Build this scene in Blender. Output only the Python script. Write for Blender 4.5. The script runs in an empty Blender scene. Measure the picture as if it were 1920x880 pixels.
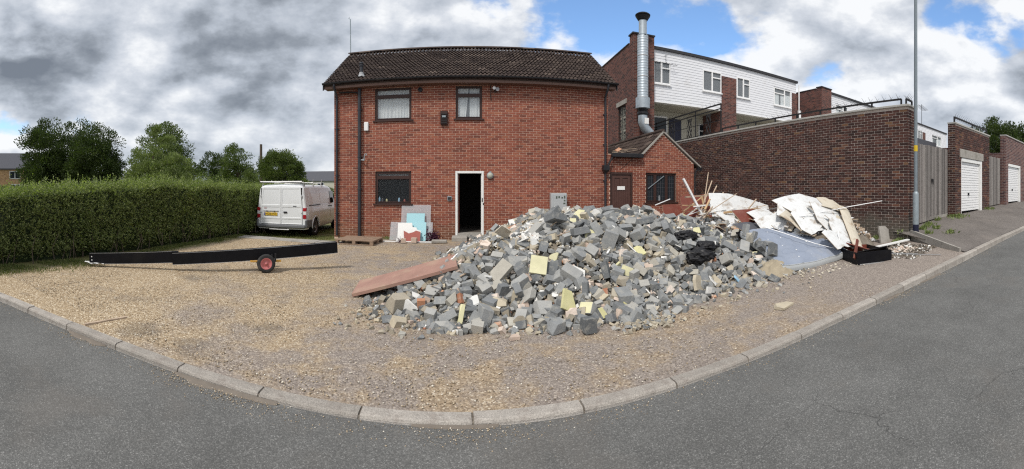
import bpy, math, random
import numpy as np
from mathutils import Vector, Matrix, Euler, noise as mn

SC = bpy.context.scene
COL = SC.collection
PI = math.pi
R = math.radians

# ------------------------------------------------------------------ camera
EYE = 1.6
F = 735.0                                   # radius of the cylindrical picture, in photo pixels
cd = bpy.data.cameras.new('camera')
cd.type = 'PANO'
cd.panorama_type = 'CENTRAL_CYLINDRICAL'
cd.central_cylindrical_range_u_min = -960 / F
cd.central_cylindrical_range_u_max = 960 / F
cd.central_cylindrical_range_v_min = -(880 - 355) / F
cd.central_cylindrical_range_v_max = 355 / F
cd.central_cylindrical_radius = 1.0
cd.clip_start = 0.05
cd.clip_end = 3000
cam = bpy.data.objects.new('camera', cd)
COL.objects.link(cam)
cam.location = (0, 0, EYE)
cam.rotation_euler = (R(90), 0, -(960 - 881) / F)
SC.camera = cam

SC.view_settings.view_transform = 'Standard'
SC.view_settings.look = 'None'
SC.view_settings.gamma = 1
SC.view_settings.exposure = 0.53
SC.cycles.max_bounces = 6
SC.cycles.diffuse_bounces = 3
SC.cycles.glossy_bounces = 3
SC.cycles.transmission_bounces = 6
SC.cycles.transparent_max_bounces = 12
SC.cycles.use_denoising = False
SC.cycles.pixel_filter_type = 'BLACKMAN_HARRIS'
SC.cycles.filter_width = 1.2

SUN_EL, SUN_AZ = R(52), R(215)              # azimuth clockwise from +Y: behind and to the left of the camera

# ------------------------------------------------------------------ node helper
class NT:
    def __init__(s, tree):
        s.t = tree
        s.t.nodes.clear()
    def n(s, kind, props=None, **ins):
        nd = s.t.nodes.new(kind)
        for k, v in (props or {}).items():
            setattr(nd, k, v)
        for k, v in ins.items():
            key = int(k[1:]) if k[0] == 'i' and k[1:].isdigit() else k.replace('_', ' ')
            s.put(nd.inputs[key], v)
        return nd
    def put(s, sock, v):
        if isinstance(v, bpy.types.NodeSocket):
            s.t.links.new(v, sock)
        elif isinstance(v, bpy.types.Node):
            s.t.links.new(v.outputs[0], sock)
        else:
            if sock.type == 'RGBA' and hasattr(v, '__len__') and len(v) == 3:
                v = (*v, 1)
            sock.default_value = v
    def m(s, op, a, b=0.0, c=None, clamp=False):
        nd = s.t.nodes.new('ShaderNodeMath'); nd.operation = op; nd.use_clamp = clamp
        s.put(nd.inputs[0], a); s.put(nd.inputs[1], b)
        if c is not None: s.put(nd.inputs[2], c)
        return nd.outputs[0]
    def vm(s, op, a, b=(0, 0, 0)):
        nd = s.t.nodes.new('ShaderNodeVectorMath'); nd.operation = op
        s.put(nd.inputs[0], a); s.put(nd.inputs[1], b)
        return nd.outputs['Value'] if op in ('DOT_PRODUCT', 'LENGTH') else nd.outputs[0]
    def mix(s, f, a, b, mode='MIX'):
        nd = s.t.nodes.new('ShaderNodeMix'); nd.data_type = 'RGBA'; nd.blend_type = mode
        s.put(nd.inputs[0], f); s.put(nd.inputs[6], a); s.put(nd.inputs[7], b)
        return nd.outputs[2]
    def ramp(s, f, stops, interp='LINEAR'):
        nd = s.t.nodes.new('ShaderNodeValToRGB')
        cr = nd.color_ramp; cr.interpolation = interp
        while len(cr.elements) < len(stops): cr.elements.new(0.5)
        for e, (p, c) in zip(cr.elements, stops):
            e.position = p
            e.color = (*c, 1) if hasattr(c, '__len__') else (c, c, c, 1)
        s.put(nd.inputs[0], f)
        return nd.outputs[0]
    def sm(s, v, a, b, x=0.0, y=1.0):
        nd = s.t.nodes.new('ShaderNodeMapRange'); nd.interpolation_type = 'SMOOTHSTEP'
        s.put(nd.inputs[0], v); s.put(nd.inputs[1], a); s.put(nd.inputs[2], b); s.put(nd.inputs[3], x); s.put(nd.inputs[4], y)
        return nd.outputs[0]
    def noise(s, vec, scale, detail=4.0, rough=0.5, lac=2.0, dist=0.0, out=0):
        nd = s.t.nodes.new('ShaderNodeTexNoise')
        s.put(nd.inputs['Vector'], vec); s.put(nd.inputs['Scale'], scale); s.put(nd.inputs['Detail'], detail)
        s.put(nd.inputs['Roughness'], rough); s.put(nd.inputs['Lacunarity'], lac); s.put(nd.inputs['Distortion'], dist)
        return nd.outputs[out]
    def vor(s, vec, scale, feature='F1', out='Distance', rnd=1.0):
        nd = s.t.nodes.new('ShaderNodeTexVoronoi'); nd.feature = feature
        s.put(nd.inputs['Vector'], vec); s.put(nd.inputs['Scale'], scale); s.put(nd.inputs['Randomness'], rnd)
        return nd.outputs[out]
    def pos(s):
        return s.n('ShaderNodeNewGeometry').outputs['Position']
    def xyz(s, v):
        nd = s.n('ShaderNodeSeparateXYZ'); s.put(nd.inputs[0], v)
        return nd.outputs
    def comb(s, x, y, z):
        nd = s.n('ShaderNodeCombineXYZ')
        s.put(nd.inputs[0], x); s.put(nd.inputs[1], y); s.put(nd.inputs[2], z)
        return nd.outputs[0]
    def bump(s, h, strength=0.5, dist=0.01):
        nd = s.n('ShaderNodeBump'); s.put(nd.inputs['Height'], h)
        nd.inputs['Strength'].default_value = strength; nd.inputs['Distance'].default_value = dist
        return nd.outputs[0]
    def out(s, col, rough=0.8, bump=None, metal=0.0, spec=0.3, **kw):
        b = s.n('ShaderNodeBsdfPrincipled')
        s.put(b.inputs['Base Color'], col); s.put(b.inputs['Roughness'], rough)
        s.put(b.inputs['Metallic'], metal); s.put(b.inputs['Specular IOR Level'], spec)
        for k, v in kw.items(): s.put(b.inputs[k.replace('_', ' ')], v)
        if bump is not None: s.t.links.new(bump, b.inputs['Normal'])
        o = s.n('ShaderNodeOutputMaterial'); s.t.links.new(b.outputs[0], o.inputs[0])
        return b

# ------------------------------------------------------------------ sky and sun
W = bpy.data.worlds.new('World'); SC.world = W; W.use_nodes = True
n = NT(W.node_tree)
sky = n.n('ShaderNodeTexSky', {'sky_type': 'NISHITA', 'sun_disc': False, 'sun_elevation': SUN_EL, 'sun_rotation': SUN_AZ,
                               'air_density': 1.0, 'dust_density': 1.0, 'ozone_density': 1.5})
D = n.n('ShaderNodeTexCoord').outputs['Generated']
dx, dy, dz = n.xyz(D)[:3]
P = n.comb(dx, dy, n.m('MULTIPLY', dz, 1.9))
def direc(px, py):
    t = (px - 881) / F; v = (355 - py) / F
    return Vector((math.sin(t), math.cos(t), v)).normalized()
def blob(px, py, ang, inner=0.0):
    d = n.vm('DOT_PRODUCT', D, direc(px, py))
    return n.sm(d, math.cos(R(ang)), math.cos(R(inner)), 0.0, 1.0)
def field(off):
    q = n.vm('ADD', P, off)
    c0 = n.noise(q, 1.9, 3.0, 0.5, 2.2, 0.10)
    c1 = n.noise(n.vm('ADD', q, (7.3, 2.1, 0.4)), 3.7, 7.0, 0.56, 2.2, 0.0)
    # billows: rounded heads where cells of the cloud swell
    c2 = n.m('SUBTRACT', 1.0, n.vor(n.vm('ADD', q, n.n('ShaderNodeVectorMath', {'operation': 'SCALE'}, i0=n.noise(q, 5.0, 4.0, 0.6, out=1), Scale=0.16).outputs[0]), 4.6, 'SMOOTH_F1'))
    return n.m('ADD', n.m('ADD', n.m('MULTIPLY', c0, 0.50), n.m('MULTIPLY', c1, 0.36)), n.m('MULTIPLY', n.m('SUBTRACT', c2, 0.28), 0.22))
body = field((0, 0, 0))
body_l = field((-0.02, -0.012, 0.06))      # the same cloud a little nearer the sun
# large scale weather: heavy grey deck on the left, broken cloud with open blue on the right
gaps = n.m('ADD', blob(1040, 70, 10), blob(1180, 35, 12))
for g in (blob(1125, 90, 9), blob(1290, 40, 8), n.m('MULTIPLY', blob(1400, 75, 9), 0.6), blob(1880, 70, 6), blob(1790, 15, 7), n.m('MULTIPLY', blob(20, 225, 5), 0.9), n.m('MULTIPLY', blob(150, 212, 6), 0.55), blob(905, 10, 5), n.m('MULTIPLY', blob(1850, 200, 9), 0.6)):
    gaps = n.m('ADD', gaps, g)
gaps = n.m('MINIMUM', gaps, 1.08)
cover = n.m('SUBTRACT', n.m('ADD', body, 0.135), n.m('MULTIPLY', gaps, 0.150))
mask = n.sm(cover, 0.445, 0.515)
dark = n.m('ADD', n.m('ADD', blob(500, 20, 17, 3), n.m('MULTIPLY', blob(90, 90, 13, 2), 0.85)), n.m('ADD', n.m('MULTIPLY', blob(450, 215, 10), 0.2), blob(1930, 125, 6, 2)))
dark = n.m('ADD', dark, n.m('MULTIPLY', blob(300, 30, 14), 0.5))
dark = n.m('MINIMUM', dark, 1.0)
lit = n.m('MULTIPLY', n.m('SUBTRACT', body, body_l), 5.2)
sh = n.noise(n.vm('ADD', P, (3.1, 9.7, 1.4)), 1.6, 3.0, 0.55, 2.2, 0.0)
thick = n.m('MULTIPLY', n.sm(cover, 0.50, 0.74), 0.26)
lum = n.m('SUBTRACT', n.m('ADD', n.m('ADD', n.m('MULTIPLY', n.m('SUBTRACT', sh, 0.5), 1.1), 0.90), lit), n.m('ADD', n.m('MULTIPLY', dark, n.m('ADD', 0.16, n.m('MULTIPLY', body, 0.60))), thick))
ccol = n.ramp(lum, [(0.0, (0.135, 0.152, 0.178)), (0.25, (0.215, 0.237, 0.268)), (0.5, (0.35, 0.38, 0.425)), (0.75, (0.48, 0.505, 0.545)), (1.0, (0.67, 0.68, 0.69))])
bg1 = n.n('ShaderNodeBackground'); n.put(bg1.inputs[0], n.mix(1.0, sky.outputs[0], (0.95, 1.12, 1.25), 'MULTIPLY')); bg1.inputs[1].default_value = 0.13
bg2 = n.n('ShaderNodeBackground'); n.put(bg2.inputs[0], ccol); bg2.inputs[1].default_value = 1.0
ms = n.n('ShaderNodeMixShader'); n.put(ms.inputs[0], n.m('MULTIPLY', mask, 0.97)); n.put(ms.inputs[1], bg1.outputs[0]); n.put(ms.inputs[2], bg2.outputs[0])
ow = n.n('ShaderNodeOutputWorld'); n.put(ow.inputs[0], ms.outputs[0])

sl = bpy.data.lights.new('sun', 'SUN'); sl.energy = 2.0; sl.angle = R(8); sl.color = (1.0, 0.95, 0.88)
so = bpy.data.objects.new('sun', sl); COL.objects.link(so)
sdir = Vector((math.sin(SUN_AZ) * math.cos(SUN_EL), math.cos(SUN_AZ) * math.cos(SUN_EL), math.sin(SUN_EL)))
so.rotation_euler = (-sdir).to_track_quat('-Z', 'Y').to_euler()
so.location = (0, -5, 20)

# ------------------------------------------------------------------ object helpers
def org(o):
    v = Vector((0, 0, 0))
    while o is not None:
        v += Vector(o.location); o = o.parent
    return v

def mesh(name, verts, faces, mats, parent=None, fm=None, smooth=False, world=True, loc=None):
    me = bpy.data.meshes.new(name)
    v = np.asarray(verts, dtype=float).reshape(-1, 3)
    if parent is not None and world:
        v = v - np.array(org(parent))
    me.from_pydata(v.tolist(), [], faces)
    if not isinstance(mats, (list, tuple)): mats = [mats]
    for m_ in mats: me.materials.append(m_)
    if fm is not None: me.polygons.foreach_set('material_index', np.asarray(fm, dtype=np.int32))
    if smooth: me.polygons.foreach_set('use_smooth', np.ones(len(me.polygons), dtype=bool))
    me.update()
    o = bpy.data.objects.new(name, me); COL.objects.link(o)
    if parent is not None: o.parent = parent
    if loc is not None: o.location = loc
    return o

def tag(o, label=None, cat=None, group=None, kind=None):
    if label: o['label'] = label
    if cat: o['category'] = cat
    if group: o['group'] = group
    if kind: o['kind'] = kind
    return o

def empty(name, loc, label, cat, group=None, rz=0.0):
    o = bpy.data.objects.new(name, None); COL.objects.link(o)
    o.empty_display_size = 0.2
    o.location = loc; o.rotation_euler = (0, 0, rz)
    return tag(o, label, cat, group)

class MB:
    def __init__(s): s.v = []; s.f = []; s.m = []; s.k = 0; s.M = None
    def use(s, k): s.k = k; return s
    def add(s, vs, fs, k=None):
        b = len(s.v)
        if s.M is not None: vs = [tuple(s.M @ Vector(p)) for p in vs]
        s.v += [tuple(p) for p in vs]
        s.f += [tuple(b + i for i in f) for f in fs]
        s.m += [s.k if k is None else k] * len(fs)
        return s
    def box(s, x0, x1, y0, y1, z0, z1, k=None):
        return s.add([(x0, y0, z0), (x1, y0, z0), (x1, y1, z0), (x0, y1, z0), (x0, y0, z1), (x1, y0, z1), (x1, y1, z1), (x0, y1, z1)],
                     [(0, 3, 2, 1), (4, 5, 6, 7), (0, 1, 5, 4), (1, 2, 6, 5), (2, 3, 7, 6), (3, 0, 4, 7)], k)
    def bbox(s, x0, x1, y0, y1, z0, z1, b=0.01, k=None):
        # box with chamfered edges
        xs, ys, zs = (x0, x1), (y0, y1), (z0, z1)
        V = []; idx = {}
        for i in (0, 1):
            for j in (0, 1):
                for l in (0, 1):
                    sx, sy, sz = (1 if i else -1), (1 if j else -1), (1 if l else -1)
                    for a in range(3):
                        p = [xs[i] - sx * b, ys[j] - sy * b, zs[l] - sz * b]
                        p[a] = (xs[i], ys[j], zs[l])[a]
                        idx[(i, j, l, a)] = len(V); V.append(tuple(p))
        Fc = []
        g = lambda i, j, l, a: idx[(i, j, l, a)]
        Fc += [(g(0, 0, 0, 0), g(0, 0, 1, 0), g(0, 1, 1, 0), g(0, 1, 0, 0)), (g(1, 0, 0, 0), g(1, 1, 0, 0), g(1, 1, 1, 0), g(1, 0, 1, 0))]
        Fc += [(g(0, 0, 0, 1), g(1, 0, 0, 1), g(1, 0, 1, 1), g(0, 0, 1, 1)), (g(0, 1, 0, 1), g(0, 1, 1, 1), g(1, 1, 1, 1), g(1, 1, 0, 1))]
        Fc += [(g(0, 0, 0, 2), g(0, 1, 0, 2), g(1, 1, 0, 2), g(1, 0, 0, 2)), (g(0, 0, 1, 2), g(1, 0, 1, 2), g(1, 1, 1, 2), g(0, 1, 1, 2))]
        for j in (0, 1):
            for l in (0, 1): Fc.append((g(0, j, l, 1), g(1, j, l, 1), g(1, j, l, 2), g(0, j, l, 2)))
        for i in (0, 1):
            for l in (0, 1): Fc.append((g(i, 0, l, 0), g(i, 1, l, 0), g(i, 1, l, 2), g(i, 0, l, 2)))
        for i in (0, 1):
            for j in (0, 1): Fc.append((g(i, j, 0, 0), g(i, j, 1, 0), g(i, j, 1, 1), g(i, j, 0, 1)))
        for i in (0, 1):
            for j in (0, 1):
                for l in (0, 1): Fc.append((g(i, j, l, 0), g(i, j, l, 1), g(i, j, l, 2)))
        return s.add(V, Fc, k)
    def bar(s, p, q, w, h, k=None, up=(0, 0, 1)):
        p = Vector(p); q = Vector(q); d = (q - p).normalized(); u = Vector(up)
        if abs(d.dot(u)) > 0.98: u = Vector((0, 1, 0))
        a = d.cross(u).normalized() * (w / 2); b = a.cross(d).normalized() * (h / 2)
        vs = [p - a - b, p + a - b, p + a + b, p - a + b, q - a - b, q + a - b, q + a + b, q - a + b]
        return s.add(vs, [(0, 1, 2, 3), (7, 6, 5, 4), (0, 4, 5, 1), (1, 5, 6, 2), (2, 6, 7, 3), (3, 7, 4, 0)], k)
    def tube(s, pts, rad, seg=8, k=None, cap=True):
        pts = [Vector(p) for p in pts]
        if not hasattr(rad, '__len__'): rad = [rad] * len(pts)
        V = []; Fc = []
        ref = None
        for i, p in enumerate(pts):
            d = (pts[min(i + 1, len(pts) - 1)] - pts[max(i - 1, 0)]).normalized()
            if ref is None: ref = Vector((0, 0, 1)) if abs(d.z) < 0.9 else Vector((1, 0, 0))
            a = d.cross(ref).normalized(); b = d.cross(a).normalized(); ref = -b if False else ref
            for j in range(seg):
                t = 2 * PI * j / seg
                V.append(p + (a * math.cos(t) + b * math.sin(t)) * rad[i])
        for i in range(len(pts) - 1):
            for j in range(seg):
                j2 = (j + 1) % seg
                Fc.append((i * seg + j, i * seg + j2, (i + 1) * seg + j2, (i + 1) * seg + j))
        if cap:
            Fc.append(tuple(range(seg))[::-1]); Fc.append(tuple((len(pts) - 1) * seg + j for j in range(seg)))
        return s.add(V, Fc, k)
    def lathe(s, c, prof, seg=20, axis='z', k=None):
        V = []; Fc = []
        for r_, h in prof:
            for j in range(seg):
                t = 2 * PI * j / seg
                p = {'z': (r_ * math.cos(t), r_ * math.sin(t), h), 'x': (h, r_ * math.cos(t), r_ * math.sin(t)), 'y': (r_ * math.cos(t), h, r_ * math.sin(t))}[axis]
                V.append((c[0] + p[0], c[1] + p[1], c[2] + p[2]))
        for i in range(len(prof) - 1):
            for j in range(seg):
                j2 = (j + 1) % seg
                Fc.append((i * seg + j, i * seg + j2, (i + 1) * seg + j2, (i + 1) * seg + j))
        return s.add(V, Fc, k)
    def build(s, name, mats, parent=None, world=True, smooth=False, loc=None):
        return mesh(name, s.v, s.f, mats, parent, s.m, smooth, world, loc)

def smooth_by_angle(o, ang=0.6):
    me = o.data
    me.polygons.foreach_set('use_smooth', np.ones(len(me.polygons), dtype=bool))
    try: me.set_sharp_from_angle(angle=ang)
    except Exception: pass

def copy_tree(o, parent=None):
    c = o.copy(); COL.objects.link(c)
    if parent is not None: c.parent = parent
    for ch in list(o.children): copy_tree(ch, c)
    return c

def text_mesh(name, body, size, mat, parent, M, extrude=0.001, align='CENTER'):
    cu = bpy.data.curves.new(name, 'FONT'); cu.body = body; cu.size = size; cu.extrude = extrude
    cu.align_x = align; cu.align_y = 'CENTER'
    tmp = bpy.data.objects.new('tmp', cu)
    me = bpy.data.meshes.new_from_object(tmp)
    bpy.data.objects.remove(tmp); bpy.data.curves.remove(cu)
    me.transform(M)
    me.materials.clear(); me.materials.append(mat)
    me.name = name
    o = bpy.data.objects.new(name, me); COL.objects.link(o); o.parent = parent
    return o

# ------------------------------------------------------------------ materials
MAT = {}
def mat(name):
    m_ = bpy.data.materials.new(name); m_.use_nodes = True; MAT[name] = m_
    return m_, NT(m_.node_tree)

def plain(name, col, rough=0.7, metal=0.0, var=0.12, scale=8.0, bump=0.15, spec=0.3, dirt=None, coat=0.0):
    m_, n = mat(name)
    p = n.n('ShaderNodeTexCoord').outputs['Object']
    v = n.noise(p, scale, 6.0, 0.6)
    v2 = n.noise(p, scale * 7, 4.0, 0.6)
    f = n.m('ADD', n.m('MULTIPLY', n.m('SUBTRACT', v, 0.5), var * 2.2), n.m('MULTIPLY', n.m('SUBTRACT', v2, 0.5), var))
    c = n.mix(1.0, col, n.comb(n.m('ADD', f, 1.0), n.m('ADD', f, 1.0), n.m('ADD', f, 1.0)), 'MULTIPLY')
    if dirt:
        dm = n.sm(n.noise(p, dirt[1], 8.0, 0.65), 0.50, 0.72)
        c = n.mix(n.m('MULTIPLY', dm, dirt[2]), c, dirt[0])
    n.out(c, n.m('ADD', rough, n.m('MULTIPLY', f, 0.6)), n.bump(v2, bump, 0.004), metal, spec, Coat_Weight=coat)
    return m_

def island(name, stops, rough=0.9, grain=0.5, gs=30.0, dust=0.4, dustcol=(0.43, 0.39, 0.33), bump=0.5, updust=True):
    """broken masonry: each piece its own tint, grain, pits and settled dust on whatever face looks up"""
    m_, n = mat(name)
    g = n.n('ShaderNodeNewGeometry')
    oi = n.n('ShaderNodeObjectInfo')
    r_ = n.m('FRACT', n.m('ADD', g.outputs['Random Per Island'], oi.outputs['Random']))
    P = g.outputs['Position']
    c = n.ramp(r_, stops)
    a = n.noise(P, gs * 2.4, 6.0, 0.7); b = n.noise(P, 6.0, 4.0, 0.6)
    pits = n.vor(P, gs * 3)
    k = n.m('ADD', 1.0, n.m('ADD', n.m('MULTIPLY', n.m('SUBTRACT', a, 0.5), grain), n.m('MULTIPLY', n.m('SUBTRACT', b, 0.5), 0.5)))
    c = n.mix(1.0, c, n.comb(k, k, k), 'MULTIPLY')
    dm = n.m('MULTIPLY', n.sm(n.noise(P, 9.0, 6.0, 0.7), 0.48, 0.68), dust)
    c = n.mix(dm, c, dustcol)
    n.out(c, rough, n.bump(n.m('ADD', a, n.m('MULTIPLY', pits, 0.5)), bump, 0.006), 0.0, 0.15)
    return m_
def brick_nodes(n, size=(0.225, 0.075)):
    g = n.n('ShaderNodeNewGeometry')
    px, py, pz = n.xyz(g.outputs['Position'])[:3]
    nx = n.m('ABSOLUTE', n.xyz(g.outputs['True Normal'])[0])
    side = n.m('GREATER_THAN', nx, 0.7)
    u = n.m('ADD', n.m('MULTIPLY', px, n.m('SUBTRACT', 1.0, side)), n.m('MULTIPLY', py, side))
    row = n.m('FLOOR', n.m('DIVIDE', n.m('ADD', pz, 10 * size[1] * 8), size[1]))
    odd = n.m('MODULO', row, 2.0)
    uu = n.m('DIVIDE', n.m('ADD', n.m('ADD', u, 225.0), n.m('MULTIPLY', odd, size[0] / 2)), size[0])
    cell = n.m('FLOOR', uu)
    return g, u, pz, row, uu, cell, side

def brick_mat(name, stops, grain=0.25, mortar=None, stain=None, axis=None):
    m_, n = mat(name)
    g, u, pz, row, uu, cell, side = brick_nodes(n)
    wn = n.n('ShaderNodeTexWhiteNoise', {'noise_dimensions': '3D'})
    # every brick keeps one colour on all its faces: use only wall coordinates of the long faces
    n.put(wn.inputs[0], n.comb(cell, row, n.m('MULTIPLY', side, 3.0)))
    P = g.outputs['Position']
    c = n.ramp(wn.outputs[0], stops)
    g1 = n.noise(P, 45.0, 5.0, 0.6); g2 = n.noise(P, 0.7, 4.0, 0.55); g3 = n.noise(P, 7.0, 4.0, 0.6)
    k = n.m('ADD', 1.0, n.m('ADD', n.m('MULTIPLY', n.m('SUBTRACT', g1, 0.5), grain * 2), n.m('ADD', n.m('MULTIPLY', n.m('SUBTRACT', g2, 0.5), 0.7), n.m('MULTIPLY', n.m('SUBTRACT', g3, 0.5), 0.35))))
    c = n.mix(1.0, c, n.comb(k, k, k), 'MULTIPLY')
    rough = 0.85
    bmp = g1
    if stain:
        for (col, z0, z1, amt) in stain:
            sm_ = n.m('MULTIPLY', n.sm(n.m('ADD', pz, n.m('MULTIPLY', n.m('SUBTRACT', n.noise(P, 2.2, 6.0, 0.65), 0.5), 1.1)), z0, z1, 1.0, 0.0), amt)
            c = n.mix(sm_, c, col)
    if mortar is not None:
        fu = n.m('FRACT', uu); fz = n.m('FRACT', n.m('DIVIDE', n.m('ADD', pz, 6.0), 0.075))
        du = n.m('MULTIPLY', n.m('MINIMUM', fu, n.m('SUBTRACT', 1.0, fu)), 0.225)
        dz = n.m('MULTIPLY', n.m('MINIMUM', fz, n.m('SUBTRACT', 1.0, fz)), 0.075)
        mm = n.sm(n.m('MINIMUM', du, dz), 0.004, 0.007, 1.0, 0.0)
        c = n.mix(mm, c, mortar)
        bmp = n.m('SUBTRACT', n.m('MULTIPLY', g1, 0.3), mm)
    n.out(c, rough, n.bump(bmp, 0.5, 0.004), 0.0, 0.2)
    return m_

HOUSE_STOPS = [(0.0, (0.150, 0.055, 0.040)), (0.12, (0.195, 0.066, 0.046)), (0.4, (0.232, 0.075, 0.050)), (0.8, (0.262, 0.086, 0.055)), (1.0, (0.290, 0.112, 0.068))]
brick_mat('brick_red', HOUSE_STOPS, stain=[((0.16, 0.11, 0.06), 0.1, 0.7, 0.35)])
brick_mat('brick_red_flat', HOUSE_STOPS, mortar=(0.36, 0.26, 0.19))
WALL_STOPS = [(0.0, (0.036, 0.021, 0.019)), (0.35, (0.058, 0.029, 0.025)), (0.65, (0.078, 0.036, 0.030)), (0.88, (0.098, 0.044, 0.034)), (0.95, (0.13, 0.060, 0.040)), (1.0, (0.16, 0.09, 0.05))]
brick_mat('brick_dark', WALL_STOPS, stain=[((0.11, 0.105, 0.085), 0.45, 1.1, 0.75)])
brick_mat('brick_dark_flat', WALL_STOPS, mortar=(0.34, 0.30, 0.27))
brick_mat('brick_flats', [(0.0, (0.05, 0.026, 0.024)), (0.5, (0.115, 0.046, 0.038)), (1.0, (0.165, 0.066, 0.05))], mortar=(0.20, 0.165, 0.15))
brick_mat('brick_plum', [(0.0, (0.055, 0.03, 0.034)), (0.5, (0.12, 0.06, 0.056)), (1.0, (0.17, 0.085, 0.07))], mortar=(0.33, 0.29, 0.27))
brick_mat('brick_buff', [(0.0, (0.28, 0.15, 0.07)), (0.5, (0.42, 0.24, 0.11)), (1.0, (0.5, 0.3, 0.15))], mortar=(0.4, 0.33, 0.25))
plain('mortar_tan', (0.60, 0.44, 0.35), 0.95, var=0.25, scale=3.0)
plain('mortar_grey', (0.50, 0.44, 0.39), 0.95, var=0.3, scale=3.0)
plain('window_brown', (0.050, 0.026, 0.022), 0.45, var=0.2, bump=0.1)
plain('door_brown', (0.085, 0.043, 0.036), 0.5, var=0.15, bump=0.1)
plain('black_plastic', (0.018, 0.018, 0.021), 0.4, var=0.25, dirt=((0.09, 0.085, 0.08), 3.0, 0.35))
plain('grey_black_pipe', (0.035, 0.037, 0.045), 0.45, var=0.25, dirt=((0.10, 0.10, 0.10), 3.0, 0.4))
plain('white_paint', (0.78, 0.78, 0.76), 0.5, var=0.05, dirt=((0.45, 0.42, 0.36), 2.0, 0.3))
plain('white_upvc', (0.80, 0.80, 0.80), 0.35, var=0.03)
plain('soffit_brown', (0.16, 0.095, 0.075), 0.6, var=0.2)
plain('galvanised', (0.40, 0.45, 0.49), 0.5, metal=0.5, var=0.18, scale=5.0, dirt=((0.25, 0.26, 0.27), 4.0, 0.5))
plain('post_grey', (0.20, 0.235, 0.26), 0.55, metal=0.3, var=0.15)
plain('post_galv', (0.30, 0.345, 0.37), 0.5, metal=0.4, var=0.2)
plain('post_navy', (0.012, 0.014, 0.035), 0.5, var=0.2)
plain('yellow_sticker', (0.62, 0.43, 0.03), 0.6, var=0.1)
plain('concrete', (0.33, 0.31, 0.28), 0.9, var=0.25, bump=0.5, dirt=((0.16, 0.15, 0.12), 3.0, 0.6))
island('kerb_concrete', [(0.0, (0.31, 0.285, 0.255)), (0.5, (0.365, 0.335, 0.30)), (1.0, (0.41, 0.378, 0.34))], grain=1.7, gs=34, dust=0.55, dustcol=(0.24, 0.205, 0.18), bump=1.0)
plain('coping', (0.42, 0.41, 0.38), 0.85, var=0.2, dirt=((0.2, 0.19, 0.16), 2.5, 0.6))
plain('iron_black', (0.020, 0.019, 0.020), 0.6, var=0.3)
plain('wood_pallet', (0.27, 0.19, 0.135), 0.85, var=0.3, scale=6, bump=0.4, dirt=((0.12, 0.09, 0.07), 4.0, 0.6))
plain('wood_new', (0.50, 0.34, 0.19), 0.75, var=0.25, scale=9, bump=0.3, dirt=((0.25, 0.17, 0.1), 5.0, 0.5))
plain('wood_splinter', (0.46, 0.36, 0.27), 0.85, var=0.3, scale=9, bump=0.4, dirt=((0.2, 0.14, 0.09), 4.0, 0.6))
plain('mahogany', (0.17, 0.045, 0.03), 0.4, var=0.2, scale=4, dirt=((0.3, 0.2, 0.15), 5.0, 0.25))
plain('board_red', (0.34, 0.20, 0.16), 0.7, var=0.25, scale=4, dirt=((0.40, 0.29, 0.21), 3.0, 0.75))
plain('board_white', (0.66, 0.67, 0.67), 0.75, var=0.14, dirt=((0.30, 0.235, 0.17), 3.2, 0.95))
plain('board_cream', (0.56, 0.51, 0.42), 0.8, var=0.15, dirt=((0.32, 0.23, 0.15), 4.5, 0.8))
plain('board_edge', (0.42, 0.33, 0.23), 0.9, var=0.25)
plain('pale_blue', (0.35, 0.60, 0.66), 0.6, var=0.04)
plain('blue_paint', (0.34, 0.55, 0.72), 0.7, var=0.06)
plain('pink_board', (0.36, 0.115, 0.095), 0.7, var=0.08)
plain('black_vinyl', (0.014, 0.014, 0.016), 0.5, var=0.4, dirt=((0.12, 0.11, 0.10), 6.0, 0.35))
plain('black_paint', (0.006, 0.006, 0.008), 0.5, var=0.4, spec=0.15, dirt=((0.016, 0.015, 0.014), 1.5, 0.5))
plain('metal_edge', (0.45, 0.45, 0.45), 0.5, metal=0.6, var=0.2)
plain('rubber', (0.030, 0.029, 0.029), 0.8, var=0.25, dirt=((0.11, 0.10, 0.09), 9.0, 0.5))
plain('rim_pink', (0.50, 0.16, 0.16), 0.5, var=0.1, dirt=((0.3, 0.16, 0.13), 9.0, 0.5))
plain('plank_yellow', (0.55, 0.30, 0.06), 0.7, var=0.15)
plain('van_white', (0.74, 0.755, 0.765), 0.30, var=0.03, scale=2, bump=0.0, spec=0.5, coat=0.3, dirt=((0.5, 0.49, 0.46), 2.0, 0.3))
plain('van_grey', (0.14, 0.145, 0.155), 0.6, var=0.15)
plain('tail_red', (0.33, 0.012, 0.02), 0.2, var=0.1, spec=0.6)
plain('tail_clear', (0.70, 0.68, 0.68), 0.2, var=0.1, spec=0.6)
plain('plate_yellow', (0.72, 0.47, 0.04), 0.5, var=0.03)
plain('text_black', (0.01, 0.01, 0.01), 0.6, var=0.05)
plain('text_red', (0.35, 0.03, 0.03), 0.6, var=0.05)
plain('text_blue', (0.02, 0.06, 0.3), 0.6, var=0.05)
plain('wheel_silver', (0.28, 0.28, 0.29), 0.45, metal=0.5, var=0.2)
plain('dark_void', (0.004, 0.004, 0.004), 0.9, var=0.1)
plain('interior', (0.035, 0.033, 0.03), 0.9, var=0.2)
plain('interior_floor', (0.12, 0.105, 0.09), 0.9, var=0.3)
plain('curtain', (0.72, 0.75, 0.74), 0.9, var=0.05)
plain('cream_cladding', (0.50, 0.485, 0.41), 0.7, var=0.08)
plain('white_board_cladding', (0.72, 0.73, 0.76), 0.55, var=0.05, scale=1.2, dirt=((0.45, 0.43, 0.40), 1.2, 0.35))
plain('navy_door', (0.025, 0.028, 0.055), 0.45, var=0.1)
plain('felt_dark', (0.04, 0.04, 0.045), 0.8, var=0.2)
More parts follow.
